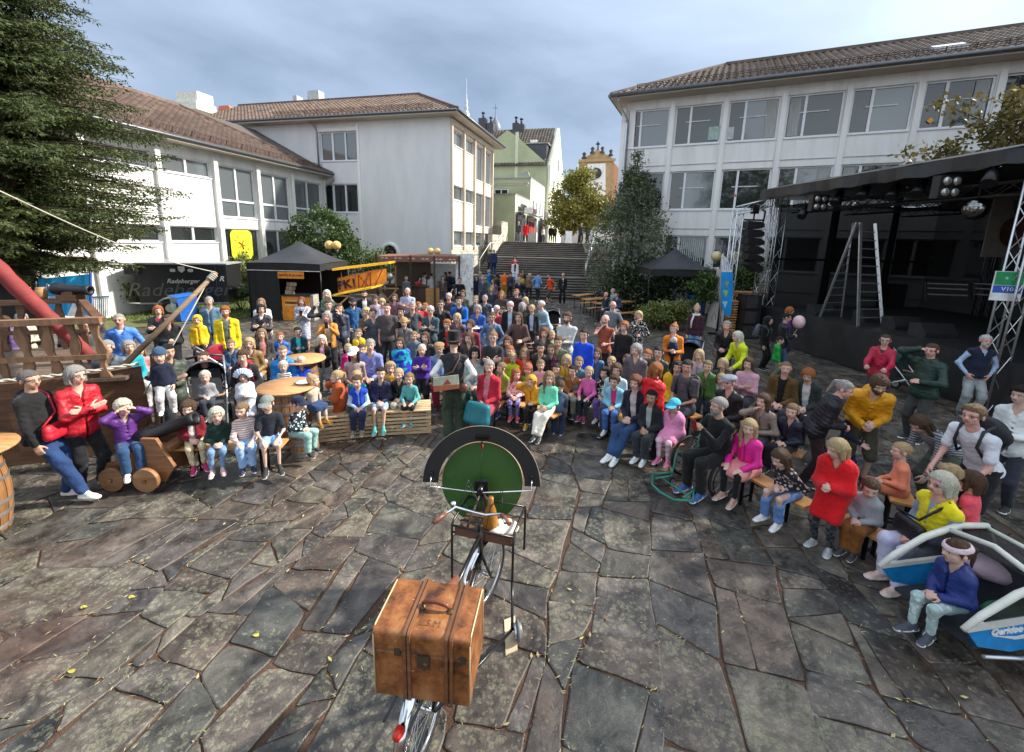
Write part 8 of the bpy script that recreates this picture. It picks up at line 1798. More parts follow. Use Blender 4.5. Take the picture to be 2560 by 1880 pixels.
# ================================================================== the people, read off the photograph: zone x y (top of the head), stature, pose, facing, skin, hair, top, bottom, shoes, extras | what tells them apart
ZN=dict(A=(0,720,2.503),B=(560,680,3.754),C=(1000,700,3.934),D=(1440,720,2.848),E=(1900,760,2.848),F=(820,580,5.114),G=(1160,560,5.357),T=(2100,1240,3.591))
FOC=(-.5,4.6)
ROWS='''
A 180 520 1.74 le 5 m short:dg hoodie:141416 pants:1e3a66:denim:284a78 e8e8e8 f gl hy=-12 w1.12 fat.35 L=-.26,.22,-.01 |woman with cropped hair in a black hoodie, one hand on the left barrel table
A 470 492 1.70 cr -22 l bob:gr jacket:b00a20 pants:101014 9a9ca0 f gl hy=10 w1.1 fat.2 |grey-haired woman with folded arms in a red anorak beside the ship
A 765 702 1.26 sy -40 l curly:wb rain:5a2a78 pants:28486e:denim:38587e e8e8e8 f seat=.52 |blonde girl in purple jacket shading her eyes on the gun carriage
A 1172 712 1.18 si -50 l curly:br open:6c0c1c leg:c8b48c:dots:e8e0d0 b02060 f in=e4e0dc hy=-15 |curly-haired girl in a dark red cardigan and patterned leggings
A 1350 752 1.10 si -62 l bob:wb long:0e3028 leg:7090b4 d8b0b0 f |blonde girl in a dark green top and light jeans on the left bench
A 1508 724 1.14 sk -58 l short:db long:e0d8d0:stripe:b08888 pants:8fb0d8 202840 hy=-25 |boy in a pink and cream striped sweater on the left bench
B 395 1172 1.30 sk -58 l short:br tee:1e222c bshort:90b4dc 202020 hat=cap:7e8480 hy=-20 in=1e222c |boy in a grey cap and dark printed shirt before the round barrel table
A 992 392 .98 st -50 l short:br hoodie:141c32 pants:c8c8c8 e8e8e8 hat=beanie:34506e z0=.76 d=6.05 |toddler in a blue beanie held up beside the bow of the ship
A 1046 356 1.70 ca -40 m short:bk jacket:3c4438 pants:202226 202020 |dark-haired adult in an olive jacket holding the beanie toddler
A 1270 455 .95 si -62 l short:wb long:909096 pants:303440 303030 seat=.66 d=6.75 |fair toddler sitting in the grey stroller with the tan bar
A 660 330 1.70 st -60 l short:gr jacket:5a6470 pants:202430 303030 |grey-haired adult half hidden by the right ship balusters
B 60 640 1.30 si -60 l short:db jacket:305070 pants:202430 303030 |child left of the blonde woman in the tan coat
B 1080 300 1.72 st -72 l short:br jacket:40485a pants:202430 303030 |man right behind the woman photographing with her phone
B 1290 680 1.24 st -75 l short:br long:b04848 pants:303440 303030 |small child in dull red behind the lilac shirt man
B 1395 345 1.70 st -80 l short:dk jacket:38404c pants:202430 303030 |man's dark head between curly blonde woman and broad man
B 1560 850 1.18 st -82 l mess:bl long:d0a040 pants:303440 303030 |fair child in yellow behind the beige trousers boy
B 1600 205 1.68 st -80 l long:br jacket:704858 pants:303440 303030 f |brown-haired woman in plum left of the tall bald man
B 1660 330 1.70 st -80 l mess:dk jacket:303438 pants:303440 303030 |dark-haired person behind the straw hat child
B 1780 560 1.30 st -86 l short:db hoodie:607080 pants:303440 303030 |child in slate blue between straw hat and purple shirt
C 560 330 1.60 st -90 l long:bl jacket:584048 pants:303440 303030 f |blonde girl behind the top hat
C 620 100 1.72 st -90 l bob:br jacket:50584c pants:303440 303030 f |brown bobbed woman in the last row above the blue jacket
C 690 395 1.66 st -92 l curly:br long:803040 pants:303440 303030 f |curly brown-haired woman in wine red behind the long-haired girl
C 835 150 1.70 st -92 l short:gr jacket:384858 pants:303440 303030 |grey-haired man in the last row left of the white table
C 900 60 1.62 st -92 l long:db jacket:283040 pants:303440 303030 f |woman in dark blue in the gap before the stairs
C 1060 560 1.45 st -95 l long:br long:586080 pants:303440 303030 f |girl in grey-blue behind the pink hoodie woman
C 1420 470 1.62 st -100 l bob:au jacket:303030 pants:303440 303030 f |auburn bobbed woman in black beside the baby
C 1560 560 1.50 st -105 l short:br jacket:586848 pants:303440 303030 |youth in sage green in front of the grey sweater man
C 1640 740 1.24 st -105 l bob:bl rain:e0b020 pants:303440 303030 f |fair child in a yellow raincoat right of the flowered jacket
C 1760 760 1.26 st -110 l short:db long:4880a0 pants:303440 303030 |boy in steel blue below the cobalt sweater
C 1080 650 1.30 st -95 l short:rd tee:c06040 pants:303440 303030 |ginger child in orange-brown behind the neon yellow child
D 150 430 1.30 st -112 l long:br jacket:386090 pants:303440 303030 f |girl in denim blue left of the fair boy with glasses
D 430 400 1.62 st -115 l bob:gr jacket:585058 pants:303440 303030 f |grey-haired woman in mauve behind the second row boys
D 590 420 1.50 st -118 l short:bk jacket:304038 pants:303440 303030 |dark-haired youth before the woman with the baby carrier
D 880 440 1.40 st -122 l long:bl jacket:b8a8c0 pants:303440 303030 f |fair girl in pale lilac behind the polo shirt man
D 940 520 1.30 st -125 l short:db rain:406828 pants:303440 303030 |boy in a moss green jacket beside the polo shirt man
F 1470 560 1.60 st -80 l bob:br jacket:504040 pants:303440 303030 f |brown-haired woman in front of the white painted board
F 1800 470 1.66 st -90 l short:dk jacket:40302c pants:303440 303030 |person in brown at the foot of the rubble wall
F 2010 560 1.58 st -60 l short:br hoodie:508048 pants:303440 303030 |person in green left of the bright blue jacket at the stairs
F 2110 600 1.60 st -110 l long:br jacket:705068 pants:303440 303030 f |woman in mauve before the stair foot
F 1000 560 1.64 st -60 l short:br long:606870 pants:303440 303030 |person in grey under the brown stall canopy
G 250 700 1.62 st -80 l short:gr jacket:485060 pants:303440 303030 |grey-haired person at the left foot of the stairs
G 620 640 1.66 st 120 l short:dk jacket:303848 pants:303440 303030 |person in slate with back turned between orange and white
G 880 660 1.60 st 90 l bob:bl jacket:806048 pants:303440 303030 f |blonde person in tan looking up the stairs
A 1266 400 1.76 si -70 r buzz:br tee:141416 pants:202226 202020 seat=.40 |balding man in a black T-shirt sitting behind the stroller
A 1520 520 1.06 ho -60 l bob:br dress:dfe4f0 leg:e0e0e8 e8e8e8 f hat=bonnet:c4d6f2 |small child in a white dress and pale blue frilled bonnet
A 1230 180 1.22 st -60 l short:br rain:f2c20e pants:202020 202020 hat=hood z0=.34 d=9.7 |child in a yellow hooded raincoat held up behind the stroller
A 1405 116 1.83 st -65 l mess:rd open:e8cc1c pants:34465a 303030 be in=68746c |red-bearded man in an open bright yellow rain jacket
A 1305 56 1.80 st -60 l short:gr jacket:587a92:denim:6888a0 pants:202430 303030 |man in a faded denim jacket by the blue bin
A 985 112 1.68 cr -55 l bob:rd jacket:191a1e pants:202020 202020 f in=b0142a |red-haired woman with a red scarf and black coat behind the spar
A 1046 170 1.60 ho -55 l long:br coat:14161b pants:202020 202020 f |girl in a black buttoned coat behind the wooden spar
A 738 164 1.80 po -60 r buzz:gr jacket:4a82dc pants:202226 202020 gl in=e0e0e0 |smiling man in a light blue and black ski jacket behind the ship
A 800 332 1.66 si -30 l bob:gr long:1890c8:stripe:1ca080 pants:d0d0d0 303030 f seat=.60 |grey-haired woman in a blue striped shirt at the bow of the ship
A 868 356 1.32 si -40 l long:db long:c09090 pants:303040 303030 f |girl's face just right of the grey-haired woman at the ship's bow
A 530 180 1.70 ho -60 l long:rd jacket:14141c pants:202a40 202020 f |woman in black seen between the ship's balusters
A 600 198 1.70 st -55 l long:wb long:c8c0b4 pants:404a60 202020 f |blonde woman in cream seen between the right balusters of the ship
A 430 190 1.66 pi -50 m short:dk shirt:2a2a30 pants:202226 202020 |person raising a blue phone behind the middle balusters
A 20 178 1.60 st -40 l bob:br jacket:5a4474 pants:202226 202020 f |person in a muted purple jacket at the left edge behind the ship
A 130 160 1.60 ho -40 l curly:gr long:b8b0a0 pants:403028 202020 f |grey curly-haired person in beige behind the leftmost balusters
B 170 740 1.68 si -62 l mess:br open:222026 pants:202226 202020 f in=d02040 |woman with untidy dark hair and a red rucksack strap on the left
B 150 836 1.08 si -62 l long:br long:e0d8c8 leg:c8b8a8 303030 f |little long-haired girl in cream on the lap of the untidy-haired woman
B 230 622 1.70 si -60 l bob:bl jacket:86683e pants:a4bcd4:denim:b4cce4 303030 f |blonde woman in a tan coat and pale jeans seated by the barrel
B 350 535 1.68 si -60 l long:db open:3a3a38 pants:303038 303030 f in=d88c84 |brown-haired woman in a grey cardigan over a coral top
B 520 568 1.28 si -65 l short:rd rain:1e60c4 pants:303440 303030 |boy in a blue jacket eating at the far barrel table
B 690 520 1.30 ho -68 l short:bk open:104450 pants:202830 303030 in=40c8d0 |dark-haired boy in a teal jacket with lime hood lining
B 345 306 1.70 cr -62 l bob:dk jacket:1c1e2c pants:202226 202020 f in=e0d8d0 |dark bobbed woman in a navy coat with white ribbon
B 345 250 1.72 st -60 l long:db tee:e8e4e0 pants:202226 202020 f |long-haired woman in a white T-shirt behind the navy coat
B 725 236 1.68 ph -75 l long:au dress:9a9cac:flower:dcdce8 leg:c09a80 303030 f |auburn-haired woman in a floral dress looking down at her phone
B 960 136 1.20 si -72 l long:wb jacket:5a7462 leg:60708a e8e0d8 f seat=1.42 d=10.9 |blonde girl in a green jacket riding on a man's shoulders
B 978 266 1.82 su -72 l short:br jacket:2a2c32 pants:404448 202020 |dark-haired man carrying the blonde girl on his shoulders
B 962 376 1.66 pi -75 r long:gr open:c4863a pants:15151a 202020 f in=b4ac9c |woman in a mustard cardigan photographing with her phone
B 1205 242 1.78 po -50 l short:br vest:1c5284 pants:202836 202020 be hat=cap:20242a in=38465a |bearded man in a dark cap and blue softshell
B 1315 176 1.78 st -72 l short:dk open:17171c pants:202226 202020 be in=dcdcd8 |dark-haired bearded man in an open black jacket near the biplane
B 1330 336 1.68 ca -95 l curly:bl jacket:5a4434 pants:34302e 303030 f in=e0b820 |curly blonde woman in a brown jacket carrying the yellow toddler
B 1255 486 .92 st -80 l short:db rain:e8c61c pants:303440 303030 z0=.52 d=9.2 |toddler in a yellow jacket carried by the curly blonde woman
B 1525 296 1.84 st -82 r buzz:br tee:4c4646 pants:202022 303030 w1.15 fat.2 |broad man with shaved head in a tight grey-brown T-shirt
B 1482 252 1.66 ho -78 l curly:bl open:dcdce4 pants:303440 303030 f in=b8a8c8 |curly fair-haired woman in a white cardigan behind the broad man
B 1422 225 1.64 st -78 l curly:br long:c8a8b8 pants:303440 303030 f |brown curly-haired woman in pale pink near the bar stools
B 1720 148 1.85 cr -85 r bald:gr tee:a6aeca pants:606a78 303030 w1.08 |tall bald man with folded arms in a pale lilac T-shirt
B 1768 282 1.80 po -82 r short:gr shirt:444c54:denim:545c64 pants:202430 202020 w1.1 fat.3 |grey-haired man in a dark denim shirt, hands in his pockets
B 1826 282 1.62 st -30 l short:rd tee:c02028 pants:202430 202020 |auburn-haired youth turned right in a red top
B 1882 292 1.50 st -120 l short:rd hoodie:cc1c28 pants:202430 202020 |boy in a red hoodie beside the auburn-haired youth
B 1938 320 1.75 cr -88 l short:wh shirt:3c545c:denim:506a70 pants:202430 202020 gl |white-haired man with glasses and folded arms in a teal denim jacket
B 1690 436 1.46 st -85 l short:br jacket:7a7876 pants:606468 303030 hat=sunhat:b4905c in=5a2430 |child in a brown straw hat and grey jacket with red straps
B 1650 620 1.36 st -78 l long:br tunic:2434b4:camo:18a4bc leg:3060a0 303030 f |girl in a poncho of blue, turquoise and red patches
B 1856 680 1.36 cr -88 l buzz:wb long:462890 pants:1c1c28 303030 |very fair-haired boy with folded arms in a purple football shirt
B 1886 566 1.42 st -88 l long:br jacket:1c1c28 pants:202226 303030 f |long-haired girl in a dark jacket behind the purple shirt boy
B 915 596 1.30 ho -78 l bob:wb open:141418 pants:8c9298 303030 f in=e4a4b8 |fair girl in a pink top under a black cardigan
B 1212 712 1.66 si -78 t long:bk tank:b09a98 pants:88283c 303030 f hat=cap:e4e8e8 |long dark-haired woman in a white cap and sleeveless top
B 1165 676 1.14 st -70 l pony:bl jacket:dc1c84 pants:303440 e8e8e8 f |small fair child in a hot pink jacket
B 1370 634 1.80 si -82 l short:gr shirt:848ccc pants:303848 303030 |grey-haired man in a lilac-blue shirt sitting behind the girls
B 545 696 1.70 si -68 l pony:db rain:0c80cc pants:303848 303030 f |woman in a bright azure jacket with the striped toddler on her lap
B 552 838 .90 si -68 l short:wb long:18181c:stripe:e8e8e8 pants:303848 303030 seat=.66 |toddler in a black and white striped top on the azure woman's lap
B 725 796 1.12 si -60 l short:wb rain:1444c4 pants:202430 303030 seat=.50 |very blond boy in a royal blue jacket behind the barrel table
B 840 966 1.00 ss -30 l bun:bl long:c8b8a6 skirt:203c64::ffffff:c8b8a6 d8902c f seat=.62 hy=40 |little girl in beige with a denim skirt by the barrel, back half turned
B 1050 926 1.16 ch -160 l pony:bl tunic:a44a1c leg:e0d8c8:stripe:302e2c b8a898 f |girl in a rust jacket and striped leggings standing by the crate bench
B 1242 930 1.20 si -80 l short:bl long:1ca0a8 pants:404448 882030 |blond child hidden behind the boy in the blue body warmer
B 1245 976 1.20 si -76 l short:br vest:1440bc pants:202a48 807870 in=a8c4dc |brown-haired boy in a royal blue body warmer and pale blue sleeves
B 1468 896 1.36 si -80 l pony:dk jacket:12163c bshort:88aacc 60b8b0 f |dark-haired girl in a navy jacket and light denim shorts
B 1636 911 1.22 si -85 l short:bl jacket:101210 pants:a09880 404c50 |blond boy in a black jacket and beige trousers on the crate bench
B 1735 952 1.10 sk -88 l short:db long:58a4a4:dots:80b8b8 short:202024 206c7c |boy in a pale teal sweatshirt with dangling teal shoes
B 700 1175 1.12 si -10 l short:br long:101a2c:flower:bcd0d0 pants:90b4ae 202020 hat=cap:141e3c seat=.42 |boy in a navy and red cap sitting on the small keg
C 528 560 1.80 hi 97 l short:br vest:26282e wide:303e2c 60202a hat=topper:151516 in=e8e6e2 w1.1 fat.3 wsole0 |performer seen from behind in a black top hat, waistcoat and baggy green trousers
C 385 618 1.72 si -80 m short:gr shirt:7a98c4 pants:8c1c38 303030 be hat=flat:9c7a54 |man in a tan flat cap and pale blue shirt just left of the performer
C 580 166 1.86 ho -90 l short:bk open:0c68cc pants:8c8670 303030 in=2c2e36 |tall dark-haired man in an open bright blue jacket holding food
C 400 200 1.78 po -88 l short:br jacket:15161a pants:202226 303030 sun |man in sunglasses and a black zip jacket
C 480 130 1.78 st -88 r short:wh jacket:2c303a pants:202226 303030 in=604038 |white-haired man in a dark jacket behind the man in sunglasses
C 765 246 1.70 ho -92 r bob:gr rain:1e4ea4 pants:28406a 303030 f |grey-haired woman in a navy blue fleece holding a plate
C 905 322 1.70 po -92 l short:br jacket:5c7696:denim:6c86a6 pants:303848 303030 f gl |short-haired woman with glasses in a denim jacket
C 675 521 1.52 st -92 l long:br jacket:2e2622 pants:303034 303030 f |long brown-haired girl in a dark green-brown cardigan right of the top hat
C 915 511 1.68 cr -92 l bun:db long:2a2e30 pants:303034 303030 f gl |woman with glasses and a messy bun, arms folded in dark grey
C 735 668 1.68 si -92 l bob:bk jacket:a8bab8 pants:1c5048 303030 f |woman with a straight black fringe in a pale grey jacket
C 878 796 1.70 si -110 r short:gr open:b42236 skirt:9c3048::ffffff:a83c50 802030 f fat.3 w1.1 in=dc7c8c hy=20 |grey-haired woman in a crimson cardigan over pink with a teal bag
C 1085 212 1.78 st -95 r short:wh open:14151c pants:202430 303030 be bc=wh in=b0bed4 |white-bearded man in a dark suit jacket
C 1167 320 1.74 ro -95 l longf:br hoodie:a47c78:half:5c4440 skirt:4c3a38::ffffff:b0a49c 303030 f |woman with long brown hair in a dusty pink hoodie reaching to a stroller
C 1297 246 1.66 st -98 l short:bl open:1e2026 pants:202430 303030 f in=b8bad8 |short-haired blonde woman in a black jacket over lilac
C 1385 206 1.78 ho -160 r short:wh long:a8c8dc pants:303440 303030 gl lean=22 |stooping white-haired man in pale blue with a red rucksack
C 1645 322 1.86 ca -105 l mess:br long:b8bcba pants:6888aa:denim:789aba 303030 be |tall dark-haired man in a light grey sweater holding a baby
C 1500 378 .84 st -80 l buzz:bl long:78826c:camo:c8d820 pants:303440 303030 z0=.72 d=9.0 |baby in green and yellow on the arm of the grey sweater man
C 1812 486 1.70 st -108 l bun:dk long:0a46d4 pants:202430 303030 f |dark-haired woman in a cobalt blue sweater with a shoulder bag
C 1000 108 1.70 st -92 l long:rd long:4a3a36 pants:303034 303030 f |long auburn-haired woman in brown in the back row
C 1145 90 1.80 st -95 l short:rd long:3a2028 pants:303034 303030 |ginger man in a maroon sweater in the back row
C 1232 170 1.66 st -100 l bob:bl jacket:3a3430 pants:303034 303030 f |blonde bobbed woman behind the dark rucksack
C 1205 222 1.70 st 60 l bob:gr jacket:3c3c38 pants:303034 303030 f |grey-haired person with back turned and a dark rucksack
C 740 166 1.66 st -92 l bun:db jacket:3a3c42 pants:303034 303030 f |woman with tied hair in grey behind the blue fleece
C 950 252 1.62 ho -95 r short:wh tee:d43c44 pants:303a60 303030 f gl |white-haired woman in a red T-shirt beside the white table
C 1010 268 1.60 st -95 l short:br tee:a03038 pants:303a60 303030 |brown-haired person in dull red next to the white-haired woman
C 460 392 1.50 st -90 l mess:rd open:141418 pants:202226 303030 in=c41c20 |auburn-haired boy in a black jacket over red left of the top hat
C 1112 722 1.18 st -95 l short:bl hoodie:d4e41c pants:303440 303030 |fair child in neon yellow in the middle of the children
C 1225 676 1.28 st -98 l long:db rain:e83418 pants:303440 303030 f |girl in a vivid orange-red raincoat
C 995 816 1.24 si -130 l short:db shirt:8a9c38 short:404838 28307a hy=-10 |brown-haired boy in an olive green shirt looking left
C 1145 876 1.16 si -98 r long:rd long:ecd4d0:flower:cc4058 leg:6866aa:dots:dcd4ec d85870 f hy=25 |ginger girl in a pink heart-patterned top and lilac leggings
C 1290 946 1.12 sd -98 l short:br rain:dc9410 leg:141416 c0941c hat=hood |child in a mustard hooded coat with yellow boots, hand on its head
C 1255 822 1.18 st -98 l long:db long:8ca050 pants:303440 303030 f hat=band:e04850 |girl with a coral headband behind the mustard coat
C 1470 906 1.36 sl -118 l longf:db long:74dcb4 pants:dcd4c4 202224 f hy=30 |long-haired girl in a mint green top and cream trousers
C 1350 726 1.16 st -100 l pony:bl tee:f0909c pants:303440 303030 f |small girl in pink with a ponytail in the children's group
C 1385 788 1.16 si -98 l pony:db tee:eca8b0 pants:303440 303030 f seat=.50 |light brown-haired girl in a pale pink shirt behind the mint top
C 1385 616 1.66 si -100 m bun:bk jacket:101014 pants:202226 303030 f seat=.55 |dark-haired woman in black crouching by the brown stroller
C 1490 636 1.34 st -105 l pony:db jacket:4a1c40:flower:c05888 pants:303440 303030 f gl |girl with glasses in a purple flowered jacket
C 1540 826 1.20 si -98 l short:dk tee:50565e pants:303440 303030 |dark-haired boy in slate grey behind the climbing boy
C 1580 985 1.02 re 75 l short:br hoodie:3a4a64 pants:202c50 1c60b0 lean=28 |small boy in navy climbing onto the bench, seen from behind
C 1700 842 1.22 si -110 l short:bk jacket:8c5a2e pants:808070 303030 |black-haired boy in a brown jacket looking right
C 1860 856 1.22 sk -120 l pony:bl long:dc68ac leg:202a34 881c50 f hy=15 |fair-haired girl in a pink sweatshirt, hands on her knees
D 205 566 1.26 si -118 l long:dk long:161618:flower:d8d0c8 pants:684c94 d0c8d0 f |dark-haired girl in a black flowered top and violet trousers
D 275 624 1.26 si -118 l mess:br open:80bcd4 pants:4068a4:denim:5078b4 d8d8d8 in=d43074 |brown-haired child in a pale blue jacket over pink
D 290 541 1.62 si -118 l bob:br shirt:b4c8d4 pants:303848 303030 f |brown bobbed woman in a pale shirt behind the pale blue jacket
D 425 626 1.68 sl -138 l curly:au open:12162c pants:28466e:denim:38567e ececec f in=c4b4b4 hy=10 |auburn-haired woman in a navy cardigan, jeans and white trainers, legs crossed
D 540 731 1.38 si -132 t short:bk open:1a1e22 pants:2e3238 e0e0e0 in=a0a6a6 |black-haired boy in a dark bomber jacket with grey hood
D 700 795 1.20 si -135 l pony:br coat:e08cb4 leg:e0b8c8 e47c9c f hat=cap:48b8dc |girl in a turquoise cap and pink raincoat
D 580 534 1.60 st 30 l bob:rd rain:d81420 pants:202430 303030 f |red-haired girl in a scarlet jacket with her back half turned
D 510 441 1.78 si -120 l short:rd hoodie:2a302c pants:202430 303030 be |red-bearded man in a dark green hoodie
D 490 556 1.14 si -120 l bob:bl long:c8b8a8 pants:202430 303030 f |small blonde child in front of the red-bearded man
D 795 517 1.86 si -150 m short:dk tee:46464c:camo:545058 pants:303440 303030 w1.12 hy=30 |dark-haired man in a grey polo shirt with rucksack straps
D 725 521 1.68 si -120 l long:dk coat:e4b410 pants:202430 303030 f |dark-haired woman in a golden yellow coat behind the polo shirt man
D 700 256 1.68 ho -115 l bun:rd open:dc7a16 pants:18181c 303030 f in=20242e |red-haired woman in an orange shirt with a navy baby carrier
D 365 476 1.34 si -115 l short:br jacket:12162c pants:202430 303030 |brown-haired boy in a navy jacket in the second row
D 255 492 1.30 si -112 l short:bl long:909498 pants:202430 303030 gl |fair boy with glasses in the second row
D 210 192 1.78 ch -112 r bald:dg tank:9c5238 pants:202226 303030 blong w1.05 |man with a very long dark beard in a rust sleeveless shirt
D 345 241 1.70 st -112 l curly:rd long:17171a pants:202226 303030 f |curly red-haired woman in a black top
D 265 96 1.80 po -110 r bald:gr tee:727a82 pants:303440 303030 gl |bald man with glasses in a grey T-shirt
D 450 166 1.68 ch -100 l bob:bl shirt:0e0e10:flower:d8d8d8 pants:c4d4e0:denim:d4e4f0 303030 f |blonde woman in a black floral blouse and pale jeans
D 865 119 1.76 st -118 l bun:bl long:40202c pants:6890ba:denim:78a0ca 303030 f |tall blonde woman in a burgundy jumper and white scarf
D 1078 236 1.74 ho -125 r short:gr jacket:15161a pants:202226 303030 lean=20 |grey-haired man in black looking down beside the neon jacket
D 1150 311 1.66 re -160 l bob:wb rain:d4e41c pants:303440 303030 f lean=26 |blonde woman in a neon yellow-green jacket bending forward
D 1232 500 1.68 sc -135 l bob:br long:d4a4b4 pants:303440 303030 f |brown-haired woman with folded arms in a pink sweater
D 1050 504 1.46 si -125 l bob:bl jacket:3e4230 pants:303440 303030 f |blonde girl in an olive jacket in the second row right
D 1040 612 1.14 si -130 l short:bl jacket:b0bac4 pants:303440 303030 |fair child in pale grey left of the flat cap man
D 1093 622 1.74 si -150 r short:gr jacket:15171a pants:202226 303030 gl hat=flat:8e949c |man with glasses in a light grey flat cap and black jacket
D 1335 756 1.46 se -140 l long:br jacket:807468:dots:8a8078 pants:303440 303030 f |long-haired girl in a beige-brown jacket resting her chin on her hand
D 1018 782 1.76 sp 198 m short:gr long:0c0c0e pants:101012:stripe:181818 4060a0 be bc=gr seat=.50 hp=-2 w1.15 fat.4 |grey-bearded man in black sitting in the wheelchair and filming
D 1240 941 1.42 sk -150 l longf:bl jacket:e01c90 skirt:e49494::ffffff:121214 c49c8c f hy=25 |long-haired blonde girl in a magenta jacket and pink skirt
D 1440 1162 1.32 si -160 l longf:br long:1a1a20:flower:b4a4a4 pants:6084ba:denim:7094ca e0e0e0 f lean=34 hp=-25 |long-haired girl in a dark flowered top bending forward
D 1545 830 1.32 si -150 l short:db rain:1490dc:half:0e1426 pants:101420 303030 |boy in a sky blue and navy jacket
D 1500 529 1.78 si -130 r buzz:db open:5c4420 pants:303440 303030 in=141416 |balding man in a brown jacket over black in the right second row
D 1380 206 1.52 st -60 l short:dk hoodie:0c0c0e pants:101012 303030 hat=hood |youth in a black hood with a grey rucksack beside the stage
D 1530 136 1.68 st -20 l long:rd long:6c2094 pants:202430 303030 f |red-haired woman in a purple top at the left stage corner
D 1508 182 1.72 ho -20 m short:bk jacket:14161c pants:405070 303030 |dark-haired person in black holding a balloon and bottle by the stage
D 1460 346 1.14 st -30 l short:dk rain:149c38 pants:707858 303030 |small boy in a bright green jacket beside the stage
E 345 470 1.72 si -140 l curly:rd open:2c3230 pants:202226 303030 f in=d4d0cc hp=-20 lean=14 |ginger-haired person in a dark jacket over a spotted white shirt
E 640 561 1.68 ho -40 r pony:gr puffer:10121c pants:2a1418 303030 f lean=20 hp=-22 w1.1 fat.2 |grey-haired woman in a black quilted jacket bending over a child
E 870 531 1.86 ho -120 l curly:br rain:dc9c0e short:48483a 604838 be lean=30 hp=-30 |man in a golden yellow rain jacket and shorts bending down
E 690 716 1.20 ro -60 l mess:bl long:161e3c pants:264a76 202020 |fair toddler in a navy sweater held by the quilted jacket woman
E 900 221 1.70 re -140 l pony:br rain:b4143a pants:303440 303030 f gl in=4a3630 |woman with glasses in a crimson jacket pushing the dark green pram
E 1230 286 1.82 hd -160 r short:br puffer:16342a pants:3a3c3a 303030 gl fat.3 w1.1 |man in a dark green quilted waistcoat scratching his ear
E 1620 224 1.76 po -112 r short:wh vest:1a2238 pants:9ca2a2:denim:acb2b2 303840 be bc=wh in=a8bedc w1.12 fat.2 |white-haired man in a navy body warmer and pale jeans before the stage
E 1110 812 1.66 be 190 l long:br long:a0a6aa:stripe:484e58 pants:50564a 303030 f lean=56 hp=-40 |woman in a grey striped top bending deeply forward
E 1530 722 1.84 re 192 r side:db tee:dce0e8 short:18181a 806858 gl lean=34 |man in a white T-shirt and dark shorts with a black rucksack
E 1872 592 1.72 ho 200 l mess:dk jacket:dadedc pants:303440 303030 f |person in a white jacket cut by the right edge
E 540 970 1.36 ho -150 l bob:bl coat:d00c16 leg:1c1c20:plaid:48484c b0b4b8 f hy=-25 hp=-15 |fair girl in a long scarlet coat and checked leggings
E 1008 990 1.20 si 150 l short:bl long:f0906c pants:b87050 303030 |boy in peach-coloured clothes seen from behind on the bench
E 800 1264 1.12 si -155 l short:br hoodie:9ca0a6 pants:7c4a1a 3a3c40 seat=.34 hp=-18 hy=30 |small boy in a light grey hoodie and brown trousers
E 1300 1206 1.68 si 186 r bob:wb vest:e4d41c pants:ccccE4 e4c4b4 f gl in=8c9cb2 seat=.40 fat.3 w1.1 |white-blonde woman in a yellow quilted waistcoat and white trousers
E 1512 1192 1.16 st 120 l bob:br tee:f45868 short:c8ccd4 303030 f |brown-haired girl in a coral shirt behind the yellow waistcoat
E 1350 1152 1.18 st 150 l mess:bl long:e0a090 pants:303440 303030 |fair child hidden behind the yellow waistcoat woman
T 1060 402 1.14 si 184 l pony:br rain:182e74 leg:a8c0ba:flower:d0d8dc 484c58 f hat=band:dcc4cc seat=.40 |girl in a blue jacket and pale headband in the child trailer
F 1170 570 1.62 be -60 l bob:dk tee:e43e5c pants:38485e 303030 f lean=34 |person in coral bending at the brown stall
F 1240 524 1.66 st 20 l short:dk hoodie:e0e0e0 pants:d0d0d0 303030 |person in white with back turned at the brown stall
F 1320 533 1.66 st 100 l short:bk jacket:a4aeac pants:c0c0c0 303030 f |person in a pale grey jacket in the stall queue
F 1340 645 1.12 st -90 l short:br jacket:1c2440 pants:283048 c02030 hat=helmet:9a9ea4 |child in a grey bicycle helmet near the stall
F 1408 632 1.16 ho -90 l short:dk jacket:15151a pants:202024 303030 |child in black beside the helmeted child
F 1500 512 1.64 st -120 l long:bk jacket:202024 pants:202430 303030 f |dark-haired person in black at the left of the back row
F 1552 506 1.70 st 150 l short:dk jacket:1a2038 pants:303440 303030 |person in navy with a rucksack in the far group
F 1612 482 1.72 st -60 l bald:br jacket:1c2844 pants:202430 303030 |bald man in navy in the far group by the wall
F 1700 492 1.66 ho -100 l long:br long:c83038 pants:202430 303030 f |long-haired woman in red before the rubble wall
F 1755 522 1.64 ho -150 l short:dk jacket:c4141e pants:909498 303030 f |dark-haired person in a bright red jacket in the far group
F 1680 584 1.74 ro -90 l short:br tee:141216 pants:202430 303030 |man in black with a red lanyard leaning over at the back
F 1850 512 1.62 ho -60 l mess:dk jacket:383840 pants:404448 303030 |person in dark grey beside the far red jacket
F 1898 556 1.66 wa -95 l long:dk tunic:161a30 leg:e0e0e0 e8e8e8 f sun |woman in sunglasses, dark tunic and white leggings
F 1944 506 1.70 st -100 r short:gr shirt:6078a4 pants:505c70 303030 |grey-haired man in a blue shirt in the far group
F 2052 482 1.74 st 160 l short:gr rain:1c7cc8 pants:485468 303030 |person in a bright blue jacket with a rucksack at the stair foot
F 2160 532 1.66 st 170 l bob:dk jacket:18161a pants:18181c 303030 f |person in black standing before the stairs
G 545 620 1.74 st 100 l short:br tee:f87410 short:c8a83c 303030 |man in an orange T-shirt and yellow shorts, back turned
G 687 500 1.70 st -90 l short:wh open:e8e8ec pants:c8d4e4 303030 f in=14161a z0=.57 d=27.8 |white-haired person in a white jacket standing on the lower steps
